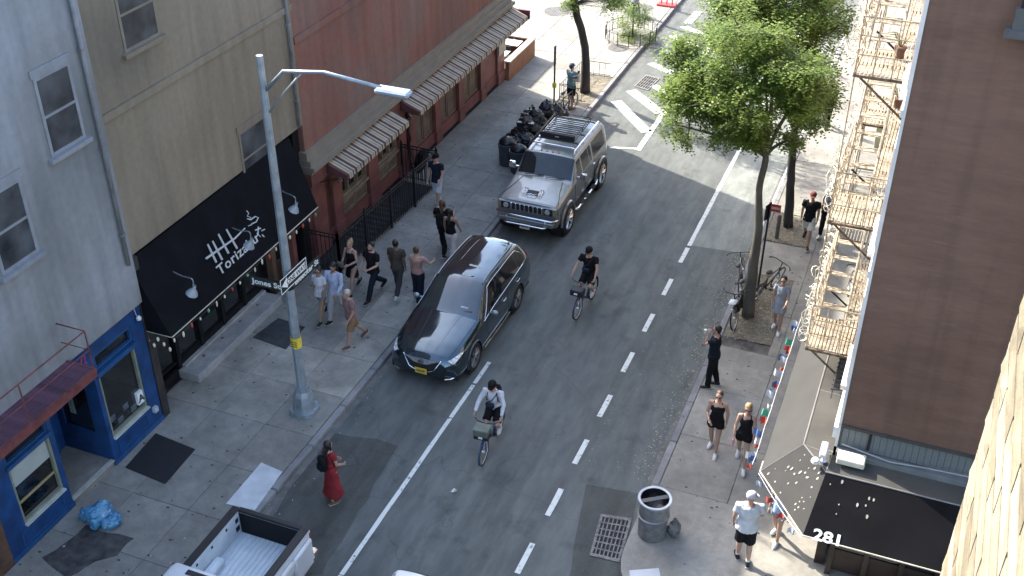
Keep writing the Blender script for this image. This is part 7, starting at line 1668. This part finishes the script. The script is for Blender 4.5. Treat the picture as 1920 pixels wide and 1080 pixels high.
person(gk(847,488), 4, 'woman seen from behind in a black sleeveless top and pale trousers', 1.68, True, 1, K, 'vest', cloth('cream', (.50,.47,.45)), 'trousers', 1.95, SHW, HD, 'long', legs=((12,6),(-10,14)), arms=((6,12,8),(12,25,14)))
P = person(gk(1070,204), -20, 'person in a teal tee, black shorts and cap holding a baby beside the curving tree', 1.72, False, 0, cloth('teal', (.11,.22,.24)), 'loose', K, 'shorts', .85, SHB, HBR, 'short', hat=cloth('cap_blue', (.04,.07,.12)), legs=STAND, arms=((25,75,8,25),(20,80,6,20)), head_turn=-10)
bp2 = P[0].location+Vector((.27,-.04,1.05)); person(bp2, 95, 'small dark haired child held in the arms of the person in teal', .78, False, 1, cloth('oat', (.5,.45,.36)), 'tee', cloth('oat2', (.4,.36,.3)), 'trousers', 1.8, None, HD, 'short', pelvis=(0,0,.10), feet=((-.08,.16,-.06),(.08,.16,-.06)), arms=((70,20,20),(70,25,20)), bulk=1.25)
person(gk(1332,724), 95, 'man in a navy polo and dark trousers drinking at the right kerb', 1.78, False, 0, cloth('navy_polo', (.006,.010,.018)), 'polo', cloth('ink', (.005,.006,.008)), 'trousers', 1.95, SHK, HD, 'short', legs=((6,4),(-6,6)), hands=(( -.02,.19,1.52),(.14,.26,1.12)), bulk=1.12, glasses=True)
q = MB(); q.lathe([(.028,0),(.036,.10),(.038,.10),(.038,.108)], 12); o = q.build('paper_cup', WHITE_PAINT); o.location = gk(1332,724)+Vector((-.27,-.02,1.50)); tag(o, 'small white cup held to the mouth of the man in the navy polo', 'cup')
P = person(gk(1336,846), 178, 'woman with a dark ponytail, black tank top and black shorts beside the blonde woman', 1.70, True, 0, K, 'tank', K, 'shorts', .38, SHW, HBR, 'pony', legs=((12,6),(-8,12)), arms=((-8,20,14),(14,65,10,25)), bulk=1.12, glasses=True)
P = person(gk(1388,872), 184, 'blonde woman in a black tank top and tight black shorts in sunglasses', 1.70, True, 0, K, 'tank', K, 'shorts', .42, SHW, HBL, 'long', legs=((18,6),(-14,20)), arms=((8,14,10),(10,24,12)), glasses=True, bulk=1.0)
handheld(P, 1, 'water_bottle', 'pink water bottle held by the blonde woman', 'bottle', mat('pink_bottle', (.55,.28,.32), .4), (.035,.035,.10), (0,.02,-.06), True)
person(gk(1455,620), 176, 'woman in a short pale grey tee dress and white shoes with sunglasses', 1.66, True, 0, GREYT, 'dress', None, bot_len=.42, shoes=SHW, hair=HD, hair_kind='pony', legs=((10,4),(-8,12)), arms=((18,55,10),(2,14,9)), glasses=True)
person(gk(1510,458), 180, 'man in a black tee, white shorts and red cap walking under the trees', 1.74, False, 1, K, 'tee', cloth('cream_shorts', (.52,.50,.44)), 'shorts', .85, SHK, HD, 'short', hat=cloth('cap_red', (.14,.04,.035)), legs=WALK, arms=HANG, bulk=1.15)
person(gk(1546,440), 176, 'person in a grey tee, blue cap and black trousers beside the fire escape', 1.72, True, 1, cloth('slate', (.16,.18,.21)), 'tee', K, 'trousers', 1.9, SHW, HBR, 'short', hat=cloth('cap_azure', (.06,.16,.28)), legs=WALK2, arms=HANG)
person(gk(1548,238), 165, 'person in black half hidden behind the leaves on the far right sidewalk', 1.76, False, 1, K, 'tee', K, 'trousers', 1.95, SHK, HD, 'short', legs=((12,6),(-10,14)), arms=HANG, bulk=1.1)
person(gk(1391,1048), 15, 'heavy man in a white tee, white cap and black shorts by the awning', 1.78, False, 0, W_, 'loose', K, 'shorts', .95, SHK, HD, 'none', hat=cloth('cap_white', (.45,.43,.48)), hat_brim=True, legs=((4,4),(-8,8)), arms=((0,18,10),(10,50,10,10)), bulk=1.35, socks=WHITE_PAINT, head_turn=-60, head_tilt=8)
person(gk(1452,1012), 160, 'person in light blue denim shorts and white sneakers half hidden under the awning edge', 1.66, True, 0, cloth('light_blue', (.30,.40,.55)), 'tee', cloth('light_denim', (.22,.32,.45)), 'shorts', .5, SHW, HBR, 'long', legs=((8,4),(-10,12)), arms=HANG)
# cyclists
def cyclist(loc, rz, blabel, plabel, **kw):
    bk = bike(loc, R(rz), blabel, kw.pop('bcol'), True, kw.pop('basket', None))
    return person(loc, rz, plabel, pelvis=(0,-.27,1.02), feet=((-.12,-.235,.45),(.12,.03,.29)), hands=((-.31,.20,1.13),(.31,.20,1.13)), **kw)
c1 = road(905,866)*.5+road(938,812)*.5; c1 = Vector((-9.22+0, 0, 0)); 
fw = road(903,868); rw2 = road(938,815)
def between(a, b_): d = (a-b_); return (a+b_)/2, math.degrees(math.atan2(-d.x, d.y))
c_, ang = between(road(902,870), road(930,812)); ctr = Vector((road(902,868).x+.02, road(902,868).y+.56, 0))
P = cyclist(ctr, 180+4, 'bike share bicycle with a sage green crate on the front ridden in the near lane', 'cyclist in a white long sleeved shirt and black shorts with a dark cap', h=1.76, skin=0, top=W_, top_kind='long', bottom=K, bot_kind='shorts', bot_len=.8, shoes=SHW, hair=HD, hair_kind='short', hat=K, lean=14, glasses=True, bcol=(.03,.06,.14), basket=mat('crate_sage', (.09,.105,.08), .7), head_tilt=6)
crossbag(P, cloth('bag_navy', (.02,.03,.05)), 'small dark pouch slung across the cyclist in white'); backpack(P, K, 'black backpack worn by the cyclist in white', .8)
ctr = Vector((road(1082,598).x+.03, road(1082,598).y+.56, 0))
P = cyclist(ctr, 180-3, 'dark bike share bicycle ridden in the middle of the lane behind', 'cyclist in a black tee and black shorts with a black cap riding toward the camera', h=1.78, skin=0, top=K, top_kind='tee', bottom=K, bot_kind='shorts', bot_len=.8, shoes=SHW, hair=HD, hair_kind='short', hat=K, lean=12, bcol=(.03,.05,.12), bulk=1.1)
crossbag(P, cloth('bag_navy', (.02,.03,.05)), 'small dark pouch slung across the cyclist in black')
flush_jobs()
# parked bicycles
p = G(1058,215,KH); bike((p.x, p.y, KH), R(-12), 'dark bicycle parked against the sign post by the rubbish bags', (.02,.02,.022), lean=R(6))
p = G(1398,548,KH); bike((p.x-.1, p.y+.1, KH), R(8), 'dark bicycle leaning on the left side of the crooked tree trunk', (.015,.016,.018), lean=R(-12))
p = G(1428,560,KH); bike((p.x, p.y+.25, KH), R(-20), 'second dark bicycle leaning on the right side of the crooked tree trunk', (.03,.03,.03), lean=R(14))
p = G(1384,600,KH); b_ = bike((p.x+.05, p.y+.1, KH), R(176), 'black electric bicycle with a pale grey mudguard at the foot of the crooked tree', (.02,.02,.022), lean=R(10))
q = MB(); q.bevbox(-.10,.10,.42,.66,.78,.84,.03); q.tube([(.0,.70,.05),(.0,.74,.35),(.0,.64,.66)], [.05,.06,.06], 8, flat=.5); q.build('mudguard', mat('guard_pale', (.48,.51,.53), .4), b_, auto=50)
q = MB(); q.bevbox(-.06,.06,-.05,.30,.35,.62,.03); q.build('battery_case', PLASTIC, b_)
p = G(1640,425,KH); bike((-1.0, 26.6, KH), R(10), 'dark bicycle seen through the fire escape rungs by the shopfront', (.02,.02,.02), lean=R(8))
p = G(1605,560,KH); bike((-1.05, 22.6, KH), R(-6), 'dark bicycle propped by the shopfront below the fire escape', (.02,.02,.02), lean=R(8))
# things on the pavement seen through the fire escape
o = B(-.36,.36,-.02,.02,0,.9,'menu_stand',mat('menu_pale', (.5,.48,.3), .7)); o.location = (-1.2, 36.6, KH); o.rotation_euler = (R(-12),0,R(15)); tag(o, 'pale yellow sandwich board seen through the fire escape hatch', 'sign')
